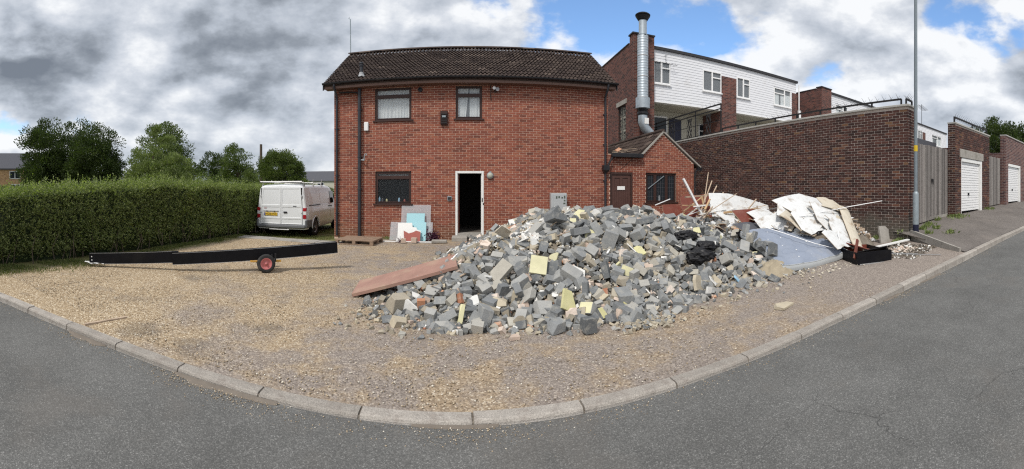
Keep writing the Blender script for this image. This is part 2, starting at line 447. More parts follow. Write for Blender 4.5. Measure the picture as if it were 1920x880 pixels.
plain('slate_grey', (0.085, 0.087, 0.10), 0.7, var=0.15)
plain('pale_strip', (0.50, 0.50, 0.50), 0.8, var=0.1)
plain('lamp_glass', (0.42, 0.43, 0.36), 0.35, var=0.1)
plain('cabinet_grey', (0.42, 0.44, 0.45), 0.5, var=0.08)
plain('sticker_dark', (0.09, 0.11, 0.09), 0.6, var=0.2)
plain('paper_white', (0.80, 0.80, 0.78), 0.6, var=0.02)
plain('bark', (0.11, 0.085, 0.065), 0.95, var=0.3, bump=0.6)
plain('stone_tan', (0.34, 0.29, 0.21), 0.95, var=0.25, bump=0.6)
plain('lead_flash', (0.33, 0.34, 0.35), 0.6, var=0.2)
plain('leaf_purple', (0.06, 0.015, 0.035), 0.7, var=0.3)

island('block_grey', [(0.0, (0.115, 0.122, 0.127)), (0.3, (0.20, 0.209, 0.215)), (0.6, (0.28, 0.287, 0.286)), (0.85, (0.355, 0.352, 0.335)), (1.0, (0.44, 0.41, 0.345))], dust=0.45, dustcol=(0.44, 0.42, 0.37))
island('block_tan', [(0.0, (0.25, 0.22, 0.17)), (0.5, (0.38, 0.34, 0.27)), (1.0, (0.50, 0.44, 0.33))])
island('block_shade', [(0.0, (0.06, 0.062, 0.062)), (0.5, (0.12, 0.123, 0.12)), (1.0, (0.20, 0.195, 0.175))], dust=0.3)  # darker copy of block_grey: shadow in the heap's gaps put into the colour
island('brick_orange', [(0.0, (0.30, 0.13, 0.08)), (0.5, (0.48, 0.24, 0.14)), (1.0, (0.55, 0.33, 0.22))], dust=0.5)
island('plaster_pink', [(0.0, (0.48, 0.37, 0.30)), (0.5, (0.60, 0.49, 0.41)), (1.0, (0.68, 0.60, 0.53))], dust=0.3, dustcol=(0.6, 0.55, 0.48))
island('plaster_white', [(0.0, (0.60, 0.60, 0.58)), (0.5, (0.70, 0.69, 0.66)), (1.0, (0.78, 0.77, 0.74))], grain=0.15, dust=0.3, dustcol=(0.5, 0.46, 0.4), bump=0.2)
island('paint_yellow', [(0.0, (0.52, 0.49, 0.24)), (0.5, (0.60, 0.57, 0.33)), (1.0, (0.66, 0.63, 0.44))], grain=0.12, dust=0.3, dustcol=(0.55, 0.5, 0.38), bump=0.15)
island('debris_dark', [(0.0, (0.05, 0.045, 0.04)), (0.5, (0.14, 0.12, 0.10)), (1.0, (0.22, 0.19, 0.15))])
island('pebble', [(0.0, (0.20, 0.16, 0.12)), (0.3, (0.36, 0.28, 0.19)), (0.7, (0.50, 0.41, 0.29)), (1.0, (0.70, 0.66, 0.58))], grain=0.2, dust=0.0)
island('roof_tile', [(0.0, (0.040, 0.029, 0.027)), (0.5, (0.060, 0.044, 0.039)), (0.93, (0.078, 0.058, 0.050)), (1.0, (0.13, 0.10, 0.085))], dust=0.25, dustcol=(0.10, 0.09, 0.065), gs=14)
island('wood_grey', [(0.0, (0.12, 0.11, 0.105)), (0.4, (0.20, 0.185, 0.175)), (0.8, (0.275, 0.25, 0.235)), (1.0, (0.33, 0.31, 0.29))], dust=0.2, dustcol=(0.12, 0.11, 0.10), gs=10)

def leaf(name, stops, trans=0.25):
    m_, n = mat(name)
    g = n.n('ShaderNodeNewGeometry')
    c = n.ramp(n.m('ADD', n.m('MULTIPLY', g.outputs['Random Per Island'], 0.6), n.m('MULTIPLY', n.noise(g.outputs['Position'], 1.3, 3.0), 0.4)), stops)
    d = n.n('ShaderNodeBsdfPrincipled'); n.put(d.inputs['Base Color'], c); d.inputs['Roughness'].default_value = 0.55; d.inputs['Specular IOR Level'].default_value = 0.3
    t = n.n('ShaderNodeBsdfTranslucent'); n.put(t.inputs[0], n.mix(1.0, c, (1.2, 1.5, 0.5), 'MULTIPLY'))
    mx = n.n('ShaderNodeMixShader'); mx.inputs[0].default_value = trans
    n.put(mx.inputs[1], d.outputs[0]); n.put(mx.inputs[2], t.outputs[0])
    o = n.n('ShaderNodeOutputMaterial'); n.put(o.inputs[0], mx.outputs[0])
    return m_
leaf('leaf_hedge', [(0.15, (0.090, 0.115, 0.046)), (0.5, (0.20, 0.235, 0.090)), (0.85, (0.37, 0.40, 0.18))], 0.4)
leaf('leaf_dark', [(0.15, (0.024, 0.040, 0.013)), (0.5, (0.050, 0.074, 0.022)), (0.85, (0.095, 0.120, 0.038))])
leaf('leaf_mid', [(0.15, (0.048, 0.074, 0.022)), (0.5, (0.098, 0.132, 0.038)), (0.85, (0.17, 0.205, 0.07))])
leaf('leaf_light', [(0.15, (0.10, 0.135, 0.045)), (0.5, (0.18, 0.22, 0.08)), (0.85, (0.29, 0.33, 0.15))])
leaf('leaf_grass', [(0.15, (0.07, 0.10, 0.025)), (0.5, (0.12, 0.15, 0.045)), (0.85, (0.24, 0.22, 0.09))])

def glass_dark(name, tint=(0.02, 0.025, 0.03)):
    m_, n = mat(name)
    n.out(tint, 0.06, None, 0.0, 0.3)
    return m_
glass_dark('glass_dark')
glass_dark('glass_van', (0.01, 0.012, 0.014))
def glass_clear(name, alpha=0.25, col=(0.75, 0.80, 0.84)):
    m_, n = mat(name)
    t = n.n('ShaderNodeBsdfTransparent'); b = n.n('ShaderNodeBsdfPrincipled')
    n.put(b.inputs['Base Color'], col); b.inputs['Roughness'].default_value = 0.08
    mx = n.n('ShaderNodeMixShader'); mx.inputs[0].default_value = alpha
    n.put(mx.inputs[1], t.outputs[0]); n.put(mx.inputs[2], b.outputs[0])
    o = n.n('ShaderNodeOutputMaterial'); n.put(o.inputs[0], mx.outputs[0])
glass_clear('glass_sheet', 0.24)
glass_clear('glass_low', 0.12, (0.08, 0.09, 0.10))
glass_clear('glass_window', 0.18, (0.5, 0.55, 0.6))

# ground
m_, n = mat('yard_gravel')
P = n.pos(); X, Y, Z = n.xyz(P)[:3]
big = n.noise(P, 0.55, 6.0, 0.6); mid = n.noise(P, 2.3, 6.0, 0.65); fine = n.noise(P, 42.0, 4.0, 0.7)
st = n.vor(P, 75.0, out='Color'); std = n.vor(P, 75.0)
st2 = n.vor(P, 66.0, out='Color')
rv = n.xyz(st)[0]; rv2 = n.xyz(st2)[1]
gold = n.ramp(rv, [(0.0, (0.15, 0.105, 0.065)), (0.3, (0.27, 0.20, 0.125)), (0.65, (0.37, 0.285, 0.185)), (0.88, (0.48, 0.395, 0.28)), (1.0, (0.70, 0.63, 0.50))])
grey = n.ramp(rv, [(0.0, (0.150, 0.126, 0.110)), (0.4, (0.220, 0.188, 0.165)), (0.8, (0.27, 0.232, 0.203)), (1.0, (0.40, 0.35, 0.30))])
tan_ = n.ramp(rv2, [(0.0, (0.16, 0.118, 0.08)), (0.5, (0.29, 0.218, 0.145)), (0.85, (0.38, 0.295, 0.20)), (1.0, (0.60, 0.53, 0.42))])
# loose gold gravel to the left, worn grey tarmac showing to the right
g = n.m('ADD', n.m('SUBTRACT', n.m('MULTIPLY', X, -0.24), 0.30), n.m('ADD', n.m('MULTIPLY', n.m('SUBTRACT', big, 0.5), 2.8), n.m('MULTIPLY', n.m('SUBTRACT', mid, 0.5), 1.6)))
gm = n.sm(g, -0.30, 0.95)
scat = n.m('MULTIPLY', n.sm(n.m('ADD', mid, n.m('MULTIPLY', n.m('SUBTRACT', big, 0.5), 0.9)), 0.40, 0.64), n.sm(X, 6.0, 2.2))
c = n.mix(n.m('MULTIPLY', scat, 0.85), grey, tan_)
c = n.mix(gm, c, gold)
dirt = n.sm(n.noise(n.vm('ADD', P, (11, 5, 0)), 1.1, 7.0, 0.62), 0.55, 0.68)
c = n.mix(n.m('MULTIPLY', dirt, 0.38), c, (0.165, 0.14, 0.12))
for (sx, sy, sr) in ((-3.35, 2.95, .34), (-2.25, 3.95, .22), (-4.6, 5.4, .35), (-2.7, 3.1, .25)):      # oil and damp marks
    dd = n.vm('LENGTH', n.vm('SUBTRACT', P, (sx, sy, 0)))
    c = n.mix(n.m('MULTIPLY', n.sm(n.m('ADD', dd, n.m('MULTIPLY', n.m('SUBTRACT', mid, 0.5), 0.5)), sr, sr * .3, 0.0, 1.0), 0.4), c, (0.085, 0.075, 0.065))
# grass and moss: towards the hedge foot and under the van
gd = n.m('ADD', n.sm(X, -6.5, -7.6), n.m('MULTIPLY', n.sm(Y, 11.2, 11.7), n.sm(X, -3.5, -4.2)))
gg = n.sm(n.m('ADD', gd, n.m('MULTIPLY', n.m('SUBTRACT', n.noise(P, 3.0, 6.0, 0.6), 0.5), 0.9)), 0.35, 0.75)
c = n.mix(gg, c, n.mix(fine, (0.09, 0.10, 0.035), (0.19, 0.17, 0.08)))
far = n.sm(n.vm('LENGTH', P), 24.0, 32.0)
c = n.mix(far, c, n.mix(mid, (0.06, 0.085, 0.03), (0.11, 0.12, 0.05)))
k = n.m('ADD', 0.90, n.m('MULTIPLY', fine, 0.45))
c = n.mix(1.0, c, n.comb(k, k, k), 'MULTIPLY')
hgt = n.m('ADD', n.m('MULTIPLY', n.m('SUBTRACT', 1.0, std), 0.6), n.m('MULTIPLY', fine, 0.5))
n.out(c, 0.95, n.bump(hgt, 0.8, 0.008), 0.0, 0.12)

def asphalt(name, base, lo, warm=(0.16, 0.145, 0.13)):
    m_, n = mat(name)
    P = n.pos()
    f = n.vor(P, 140.0, out='Color'); fr = n.xyz(f)[0]
    c = n.ramp(fr, [(0.0, lo), (0.55, base), (0.92, tuple(v * 1.35 for v in base)), (1.0, tuple(v * 2.0 for v in base))])
    big = n.noise(P, 0.8, 6.0, 0.6); mid = n.noise(P, 4.0, 6.0, 0.65)
    k = n.m('ADD', 1.0, n.m('ADD', n.m('MULTIPLY', n.m('SUBTRACT', big, 0.5), 0.7), n.m('MULTIPLY', n.m('SUBTRACT', mid, 0.5), 0.4)))
    c = n.mix(1.0, c, n.comb(k, k, k), 'MULTIPLY')
    c = n.mix(n.m('MULTIPLY', n.sm(n.noise(n.vm('ADD', P, (4, 8, 1)), 0.9, 7.0, 0.6), 0.52, 0.68), 0.35), c, warm)
    # hairline cracks
    wp = n.vm('ADD', P, n.n('ShaderNodeVectorMath', {'operation': 'SCALE'}, i0=n.noise(P, 1.4, 5.0, 0.7, out=1), Scale=0.45).outputs[0])
    cr = n.vor(wp, 0.33, 'DISTANCE_TO_EDGE')
    cm = n.m('MULTIPLY', n.sm(cr, 0.0, 0.0022, 1.0, 0.0), n.sm(n.noise(P, 0.5, 2.0), 0.46, 0.60))
    c = n.mix(n.m('MULTIPLY', cm, 0.35), c, (0.02, 0.02, 0.02))
    h = n.m('SUBTRACT', n.m('ADD', n.m('MULTIPLY', fr, 0.5), n.noise(P, 90.0, 4.0, 0.7)), n.m('MULTIPLY', cm, 2.0))
    return m_, n, c, h, P
m_, n, c, h, P = asphalt('asphalt_road', (0.132, 0.131, 0.126), (0.098, 0.098, 0.095))
n.out(c, 0.85, n.bump(h, 0.6, 0.006), 0.0, 0.2)
m_, n, c, h, P = asphalt('asphalt_path', (0.165, 0.148, 0.135), (0.10, 0.09, 0.084), (0.24, 0.21, 0.185))
n.out(c, 0.9, n.bump(h, 0.6, 0.006), 0.0, 0.15)
plain('silt', (0.175, 0.15, 0.125), 0.95, var=0.3, scale=12, bump=0.6)

# ------------------------------------------------------------------ ground heights (metres above the kerb in front of the camera)
KERB = [(-60, -22), (-30, -8), (-12, 0.0), (-8.5, 1.25), (-7, 1.68), (-5.48, 2.14), (-3.2, 2.50), (-1.6, 2.63), (0, 2.68), (1.8, 2.78), (3.85, 2.87), (5.75, 2.82), (7.94, 2.62), (9.67, 2.34), (12.4, 1.93), (16, 1.40), (22, 0.8), (30, 0.0), (60, -4)]
KX = [p[0] for p in KERB]; KY = [p[1] for p in KERB]
def kerb_y(x): return float(np.interp(x, KX, KY))
def smooth_kerb_y(x): return sum(kerb_y(x + d) for d in (-0.6, -0.3, 0, 0.3, 0.6)) / 5
def g0(x): return float(np.interp(x, [-60, 3, 5, 6.5, 8, 10, 13, 18, 30, 60], [0, 0, .03, .08, .15, .28, .42, .58, .9, 1.5]))
def front_y(x): return 4.55 - 0.0875 * (x - 9.42)             # building line of the walls and garages on the right
def edge_x(y): return 9.42 + (y - 4.62) * (9.42 - 8.45) / (4.62 - 2.6)   # the concrete edging where the raised path starts
def ground(x, y):
    h = g0(x)
    if x < -4.3 and y > 11.3: h -= 0.12 * min(1, (y - 11.3) / .5) * min(1, (-4.3 - x) / .3)      # the grass lies a little lower
    return h
def path_z(x, y):
    ky = smooth_kerb_y(x) + 0.15; fy = front_y(x)
    t = min(max((y - ky) / max(fy - ky, 0.1), 0), 1)
    rise = float(np.interp(x, [8.4, 9.5, 12, 30], [0.10, 0.22, 0.30, 0.22]))
    return g0(x) + 0.012 + rise * t
def upstand(x): return float(np.interp(x, [-8, -3, -1, 2, 4.5, 8, 11, 20], [.09, .05, .025, .03, .07, .12, .10, .09]))

# road sheet
xs = np.unique(np.concatenate([np.linspace(-60, -12, 13), np.arange(-12, 14, 0.4), np.linspace(14, 60, 24)]))
V = []; Fc = []
offs = [0.0, 0.3, 0.8, 1.6, 2.6, 4.0, 7.0, 12.0, 40.0]
for x in xs:
    for o_ in offs:
        y = smooth_kerb_y(x) - 0.004 - o_ if o_ < 20 else -45
        V.append((x, y, g0(x) - upstand(x) + min(o_, 4) * 0.012))
m_ = len(offs)
for i in range(len(xs) - 1):
    for j in range(m_ - 1):
        Fc.append((i * m_ + j, i * m_ + j + 1, (i + 1) * m_ + j + 1, (i + 1) * m_ + j))
tag(mesh('road', V, Fc, MAT['asphalt_road'], smooth=True), kind='structure')

# one sheet of ground from the back of the kerb to the far distance
offs = [0.0] + list(np.arange(0.25, 12.6, 0.35)) + [13.5, 15, 18, 22, 28, 36, 50, 75, 110, 180, 400]
xs = np.unique(np.concatenate([[-400, -200, -120, -80, -50], np.linspace(-30, -9, 15), np.arange(-9, 14, 0.35), np.linspace(14, 40, 18), [55, 80, 120, 200, 400]]))
V = []; Fc = []
for x in xs:
    xc = min(max(x, -60), 60)
    for o_ in offs:
        y = smooth_kerb_y(xc) + 0.126 + o_
        z = ground(xc, y) + (mn.noise((x * 0.9, y * 0.9, 0)) * 0.018 if 0.2 < o_ < 12 else 0) - 0.006
        V.append((x, y, z))
m_ = len(offs)
for i in range(len(xs) - 1):
    for j in range(m_ - 1):
        Fc.append((i * m_ + j, (i + 1) * m_ + j, (i + 1) * m_ + j + 1, i * m_ + j + 1))
yard = tag(mesh('ground', V, Fc, MAT['yard_gravel'], smooth=True), kind='structure')

# raised path on the right
V = []; Fc = []
ys = np.linspace(0, 1, 9)
xs = np.concatenate([[8.42, 8.7, 9.0, 9.42], np.arange(9.8, 16, 0.5), np.linspace(17, 40, 16)])
for x in xs:
    ky = smooth_kerb_y(x) + 0.127
    top = front_y(x) + 0.55 if x >= 9.41 else 2.6 + (x - 8.45) / (9.42 - 8.45) * 2.02
    top = max(top, ky + 0.001)
    for t in ys:
        y = ky + (top - ky) * t
        V.append((x, y, path_z(x, y) + mn.noise((x * 1.5, y * 1.5, 3)) * 0.012 * (1 if 0 < t < 1 else 0)))
m_ = len(ys)
for i in range(len(xs) - 1):
    for j in range(m_ - 1):
        Fc.append((i * m_ + j, (i + 1) * m_ + j, (i + 1) * m_ + j + 1, i * m_ + j + 1))
tag(mesh('pavement', V, Fc, MAT['asphalt_path'], smooth=True), kind='structure')

# kerb: a chain of separate precast stones
kerb = bpy.data.objects.new('kerb', None); COL.objects.link(kerb); tag(kerb, kind='structure')
pts = []; x = -12.0
fx = np.arange(-12, 34, 0.02); fy = np.array([smooth_kerb_y(v) for v in fx])
arc = np.concatenate([[0], np.cumsum(np.hypot(np.diff(fx), np.diff(fy)))])
s0 = float(np.interp(0.03, fx, arc))
k0 = -int(s0 / 0.8)
rk = random.Random(4)
for k in range(k0, int((arc[-1] - s0) / 0.8)):
    a, b = s0 + k * 0.8, s0 + (k + 1) * 0.8 - 0.016
    if a < 0: continue
    if float(np.interp(a, arc, fx)) > 24: break
    vs = []; fs = []
    dzk = rk.uniform(-.004, .004)
    L = 5
    for i in range(L):
        s = a + (b - a) * i / (L - 1)
        xx = float(np.interp(s, arc, fx)); yy = float(np.interp(s, arc, fy))
        x2 = float(np.interp(s + .05, arc, fx)); y2 = float(np.interp(s + .05, arc, fy))
        tx, ty = x2 - xx, y2 - yy; l = math.hypot(tx, ty) or 1; nx_, ny_ = -ty / l, tx / l
        zt = g0(xx) + 0.008 + dzk
        prof = [(0.0, zt - upstand(xx) - 0.12), (0.004, zt - 0.022), (0.012, zt - 0.008), (0.028, zt), (0.118, zt + .002), (0.126, zt - .006), (0.128, zt - 0.15)]
        for (d, z) in prof: vs.append((xx + nx_ * d, yy + ny_ * d, z + mn.noise((xx * 9, d * 40, k)) * 0.0025))
    P_ = len(prof)
    for i in range(L - 1):
        for j in range(P_ - 1): fs.append((i * P_ + j, (i + 1) * P_ + j, (i + 1) * P_ + j + 1, i * P_ + j + 1))
    fs.append(tuple(range(P_))); fs.append(tuple((L - 1) * P_ + j for j in range(P_))[::-1])
    mesh('kerbstone', vs, fs, MAT['kerb_concrete'], kerb)

# bedding under and between the stones
V = []; Fc = []
for i, x in enumerate(np.arange(-12, 24, .3)):
    x = float(x); yy = smooth_kerb_y(x); zt = g0(x) + .004
    V += [(x, yy + .006, zt - upstand(x) - .1), (x, yy + .010, zt - .014), (x, yy + .124, zt - .006), (x, yy + .127, zt - .1)]
    if i: a = 4 * i; Fc += [(a - 4, a - 3, a + 1, a), (a - 3, a - 2, a + 2, a + 1), (a - 2, a - 1, a + 3, a + 2)]
mesh('bedding', V, Fc, MAT['debris_dark'], kerb)

# silt and grit lying in the channel, as thin uneven drifts
V = []; Fc = []
rs = random.Random(9)
for (xa, xb, w) in ((-3.9, -3.3, .09), (-2.4, -1.35, .10), (-.4, .2, .03), (5.0, 5.5, .08), (6.2, 7.0, .06)):
    for x in np.arange(xa, xb, 0.05):
        t = (x - xa) / (xb - xa); ww = w * math.sin(PI * t) ** .5 * (0.45 + 0.55 * abs(mn.noise((x * 3.1, 7, 1))) * 2) + 0.01
        y = smooth_kerb_y(x) - 0.004; z = g0(x) - upstand(x)
        b = len(V)
        V += [(x, y, z + .014), (x, y - ww * .5, z + .012), (x, y - ww, z + 0.001 + ww * .012)]
        if x > xa: Fc += [(b - 3, b - 2, b + 1, b), (b - 2, b - 1, b + 2, b + 1)]
tag(mesh('silt', V, Fc, MAT['silt'], smooth=True), kind='stuff', label='sandy silt and grit washed into the road channel', cat='silt')

# ------------------------------------------------------------------ brickwork
BL, BH = 0.225, 0.075
def unit_brick(axis, length=0.215):
    b = MB(); d = 0.034
    if axis == 'x': b.bbox(0, length, 0, d, 0, 0.0655, 0.003)
    else: b.bbox(0, d, 0, length, 0, 0.0655, 0.003)
    return b
BRICKMESH = {}
def brick_data(axis, material):
    key = (axis, material)
    if key not in BRICKMESH:
        u = unit_brick(axis)
        me = bpy.data.meshes.new('brick'); me.from_pydata(u.v, [], u.f); me.materials.append(MAT[material]); me.update()
        BRICKMESH[key] = me
    return BRICKMESH[key]

def wall_solid(name, parent, axis, u0, u1, z0, z1, face, thick, holes, material, gable=None, outdir=-1):
    """backing wall with real openings; face = coordinate of the mortar surface, the body extends away from outdir"""
    us = sorted({u0, u1} | {h[0] for h in holes} | {h[1] for h in holes}); us = [u for u in us if u0 <= u <= u1]
    zs = sorted({z0, z1} | {h[2] for h in holes} | {h[3] for h in holes}); zs = [z for z in zs if z0 <= z <= z1]
    inside = lambda a, b: any(h[0] < a < h[1] and h[2] < b < h[3] for h in holes)
    solid = {}
    for i in range(len(us) - 1):
        for j in range(len(zs) - 1):
            solid[i, j] = not inside((us[i] + us[i + 1]) / 2, (zs[j] + zs[j + 1]) / 2)
    back = face - outdir * thick
    V = []; Fc = []
    def P3(u, d, z): return (u, d, z) if axis == 'x' else (d, u, z)
    def quad(a, b, c, d): k = len(V); V.extend([a, b, c, d]); Fc.append((k, k + 1, k + 2, k + 3))
    for (i, j), s in solid.items():
        if not s: continue
        a, b, c, d = us[i], us[i + 1], zs[j], zs[j + 1]
        quad(P3(a, face, c), P3(b, face, c), P3(b, face, d), P3(a, face, d))
        quad(P3(b, back, c), P3(a, back, c), P3(a, back, d), P3(b, back, d))
        if not solid.get((i - 1, j)): quad(P3(a, back, c), P3(a, face, c), P3(a, face, d), P3(a, back, d))
        if not solid.get((i + 1, j)): quad(P3(b, face, c), P3(b, back, c), P3(b, back, d), P3(b, face, d))
        if not solid.get((i, j + 1)) and not (gable and j == len(zs) - 2): quad(P3(a, face, d), P3(b, face, d), P3(b, back, d), P3(a, back, d))
        if not solid.get((i, j - 1)): quad(P3(a, back, c), P3(b, back, c), P3(b, face, c), P3(a, face, c))
    if gable:
        g = [(u, z) for (u, z) in gable]
        k = len(V); m = len(g)
        V.extend([P3(u, face, z) for u, z in g]); V.extend([P3(u, back, z) for u, z in g])
        Fc.append(tuple(range(k, k + m))); Fc.append(tuple(range(k + m, k + 2 * m))[::-1])
        for i in range(m): Fc.append((k + i, k + m + i, k + m + (i + 1) % m, k + (i + 1) % m))
    return mesh(name, V, Fc, MAT[material], parent)

def lay_bricks(wall, axis, u0, u1, z0, z1, face, holes, material, limit=300, umax_at=None, rnd=1, maxdist=99, soldier=(), outdir=-1, vis=None):
    """bricks proud of the mortar; the nearest ones are single parts, the others one joined part"""
    rr = random.Random(rnd)
    singles = []; rest = MB()
    k = int(math.ceil((z0 - 1e-6) / BH))
    o3 = org(wall)
    while (k + 1) * BH <= z1 + 1e-6 or (umax_at and k * BH < z1):
        za = k * BH + 0.005
        zc = za + 0.033
        a0, a1 = (u0, u1) if not umax_at else umax_at(zc + 0.03)
        if a1 - a0 > 0.05:
            odd = k % 2
            m = int(math.floor((a0 + odd * BL / 2) / BL)) - 1
            while m * BL - odd * BL / 2 < a1:
                s = m * BL - odd * BL / 2 + 0.005; e = s + 0.215
                m += 1
                segs = [(max(s, a0 + 0.002), min(e, a1 - 0.002))]
                for h in holes:
                    if za + 0.06 > h[2] and za < h[3] - 0.01:
                        ns = []
                        for (p, q) in segs:
                            if q <= h[0] or p >= h[1]: ns.append((p, q)); continue
                            if p < h[0]: ns.append((p, h[0]))
                            if q > h[1]: ns.append((h[1], q))
                        segs = ns
                for (p, q) in segs:
                    if q - p < 0.03: continue
                    j = rr.uniform(-0.0025, 0.003)
                    fd = face + outdir * (0.0055 + j * .8)
                    if q - p > 0.2149:
                        singles.append(((p + .1, zc), p, za, fd))
                    else:
                        lo, hi = sorted((fd, fd - outdir * 0.034))
                        if axis == 'x': rest.bbox(p, q, lo, hi, za, za + .0655, .003)
                        else: rest.bbox(lo, hi, p, q, za, za + .0655, .003)
        k += 1
        if k > 200: break
    def dist(s):
        (u, z) = s[0]
        d = math.hypot(u, face) if True else 0
        hid = 0 if (vis is None or vis(u, z)) else 50
        return d + hid
    singles.sort(key=dist)
    data = brick_data(axis, material)
    for (c, p, za, fd) in singles[:limit]:
        lo = min(fd, fd - outdir * 0.034)
        o = bpy.data.objects.new('brick', data)
        o.location = (Vector((p, lo, za)) if axis == 'x' else Vector((lo, p, za))) - o3
        COL.objects.link(o); o.parent = wall
    for (c, p, za, fd) in singles[limit:]:
        lo, hi = sorted((fd, fd - outdir * 0.034))
        if axis == 'x': rest.bbox(p, p + .215, lo, hi, za, za + .0655, .003)
        else: rest.bbox(lo, hi, p, p + .215, za, za + .0655, .003)
    if rest.v:
        o = rest.build('brickwork', MAT[material], wall); o['kind'] = 'stuff'

def soldier_course(wall, u0, u1, z, face, material, h=0.215):
    b = MB(); u = u0
    while u < u1 - .04:
        b.bbox(u + .005, min(u + .07, u1), face - 0.011, face + 0.02, z + .005, z + h - .005, .003); u += .075
    b.build('brick_lintel', MAT[material], wall)

# ------------------------------------------------------------------ the house
HX0, HX1, HY, HZ = -4.47, 4.56, 12.40, 4.95
house = empty('brick_house', (0, HY, 0), 'two storey red brick house with brown tiled roof and open white framed doorway', 'house')
W1 = (-3.06, -1.86, 3.825, 4.877); W2 = (-0.45, 0.39, 3.825, 4.877); W3 = (-3.05, -1.87, 1.125, 2.177); DR = (-0.46, 0.44, 0.0, 2.177)
holes = [W1, W2, W3, DR]
hw = wall_solid('wall', house, 'x', HX0, HX1, -0.1, HZ, HY, 0.25, holes, 'mortar_tan')
def vis_house(u, z):
    return not (u > 0.6 and z < 1.1) and not (u < 0.6 and z < 0.0)
lay_bricks(hw, 'x', HX0, HX1, 0.0, HZ, HY, holes, 'brick_red', 300, vis=vis_house)
for (a, b, c, d) in (W1, W2, W3): pass
# other walls of the house
sb = MB(); HD = 5.2
sb.box(HX0, HX0 + .25, HY + .252, HY + HD, -0.1, HZ); sb.box(HX1 - .25, HX1, HY + .252, HY + HD, -0.1, HZ); sb.box(HX0 + .252, HX1 - .252, HY + HD - .25, HY + HD - .002, -0.1, HZ - .002)
sb.build('side_wall', MAT['brick_red_flat'], house)
RZ = 6.93; EYv = 12.02; EZ = 5.05; RY = HY + HD / 2 - 0.1
for gx in (HX0, HX1 - .25):
    gb = MB()
    gb.add([(gx, HY + .26, HZ + .002), (gx + .25, HY + .26, HZ + .002), (gx, HY + HD, HZ + .002), (gx + .25, HY + HD, HZ + .002), (gx, HY + HD / 2, RZ - .15), (gx + .25, HY + HD / 2, RZ - .15)],
           [(0, 2, 4), (1, 5, 3), (0, 4, 5, 1), (4, 2, 3, 5), (0, 1, 3, 2)])
    gb.build('gable_end', MAT['brick_red_flat'], house)
fb = MB(); fb.box(HX0 + .26, HX1 - .26, HY + .26, HY + HD - .26, 0.10, 0.2); fb.build('floor', MAT['interior_floor'], house)
cb = MB(); cb.box(HX0 + .26, HX1 - .26, HY + .26, HY + HD - .26, 2.55, 2.65)
cb.box(-1.3, -1.2, HY + .26, HY + HD - .26, .2, 2.55); cb.box(1.2, 1.3, HY + .26, HY + HD - .26, .2, 2.55); cb.box(-1.2, 1.2, HY + 2.9, HY + 3.0, .2, 2.55)
cb.box(HX0 + .26, HX1 - .26, HY + .9, HY + .95, 2.66, 4.9)
cb.build('partition', MAT['interior'], house)

# roof of interlocking tiles
roof = MB()
RX0, RX1 = -4.72, 4.74
sl_ = Vector((0, RY - EYv, RZ - EZ)); SL = sl_.length; sd = sl_.normalized(); sn = Vector((0, -sd.z, sd.y))
BYv = 2 * RY - EYv
roof.add([(RX0 + .03, EYv + .04, EZ - .05), (RX1 - .03, EYv + .04, EZ - .05), (RX1 - .03, RY, RZ - .05), (RX0 + .03, RY, RZ - .05), (RX0 + .03, BYv, EZ - .05), (RX1 - .03, BYv, EZ - .05),
          (RX0 + .03, EYv + .10, EZ - .12), (RX1 - .03, EYv + .10, EZ - .12), (RX1 - .03, RY, RZ - .16), (RX0 + .03, RY, RZ - .16), (RX0 + .03, BYv, EZ - .12), (RX1 - .03, BYv, EZ - .12)],
         [(0, 1, 2, 3), (3, 2, 5, 4), (7, 6, 9, 8), (8, 9, 10, 11), (0, 6, 7, 1), (0, 3, 9, 6), (3, 4, 10, 9), (1, 7, 8, 2), (2, 8, 11, 5), (4, 5, 11, 10)])
ro = roof.build('roof', MAT['roof_tile'], house)
def tile_mesh(wd, gauge, rolls=2, lap=0.06):
    b = MB(); segs = rolls * 6
    top = []; V = []; Fc = []
    for e, (along, lift) in enumerate(((0.0, 0.046), (gauge + lap, 0.004))):
        for layer in (0, 1):
            for i in range(segs + 1):
                t = i / segs; ph = (t * rolls) % 1.0
                h = 0.042 * max(0, math.cos((ph - 0.5) * 2 * PI * 0.75)) ** 0.8 if abs(ph - .5) < .33 else 0.0
                p = Vector((t * (wd + 0.004), 0, 0)) + sd * along + sn * (lift + h - layer * 0.016)
                V.append(tuple(p))
    m = segs + 1
    for i in range(segs):
        Fc.append((i, i + 1, 2 * m + i + 1, 2 * m + i))            # top
        Fc.append((m + i + 1, m + i, i, i + 1)[::-1])              # front edge
    Fc.append((0, 2 * m, 3 * m, m)); Fc.append((segs, m + segs, 3 * m + segs, 2 * m + segs))
    me = bpy.data.meshes.new('tile'); me.from_pydata(V, [], Fc); me.materials.append(MAT['roof_tile']); me.update()
    return me
NT_ = 36; wd = (RX1 - RX0) / NT_; NR = 12; gauge = (SL - 0.02) / NR
tmesh = tile_mesh(wd, gauge)
tv = [tuple(v.co) for v in tmesh.vertices]; tf = [tuple(p.vertices) for p in tmesh.polygons]
rt = random.Random(3); rest = MB(); cnt = 0
o3 = org(ro)
for r_ in range(NR):
    for c_ in range(NT_):
        p = Vector((RX0 + c_ * wd, EYv, EZ)) + sd * (r_ * gauge - 0.03) + sn * rt.uniform(-.004, .005) + Vector((rt.uniform(-.004, .004), 0, 0))
        if cnt < 300 and not (r_ > 8):
            o = bpy.data.objects.new('tile', tmesh); COL.objects.link(o); o.parent = ro; o.location = p - o3; cnt += 1
        else: rest.add([(v[0] + p.x, v[1] + p.y, v[2] + p.z) for v in tv], tf)
o = rest.build('tiling', MAT['roof_tile'], ro); o['kind'] = 'stuff'
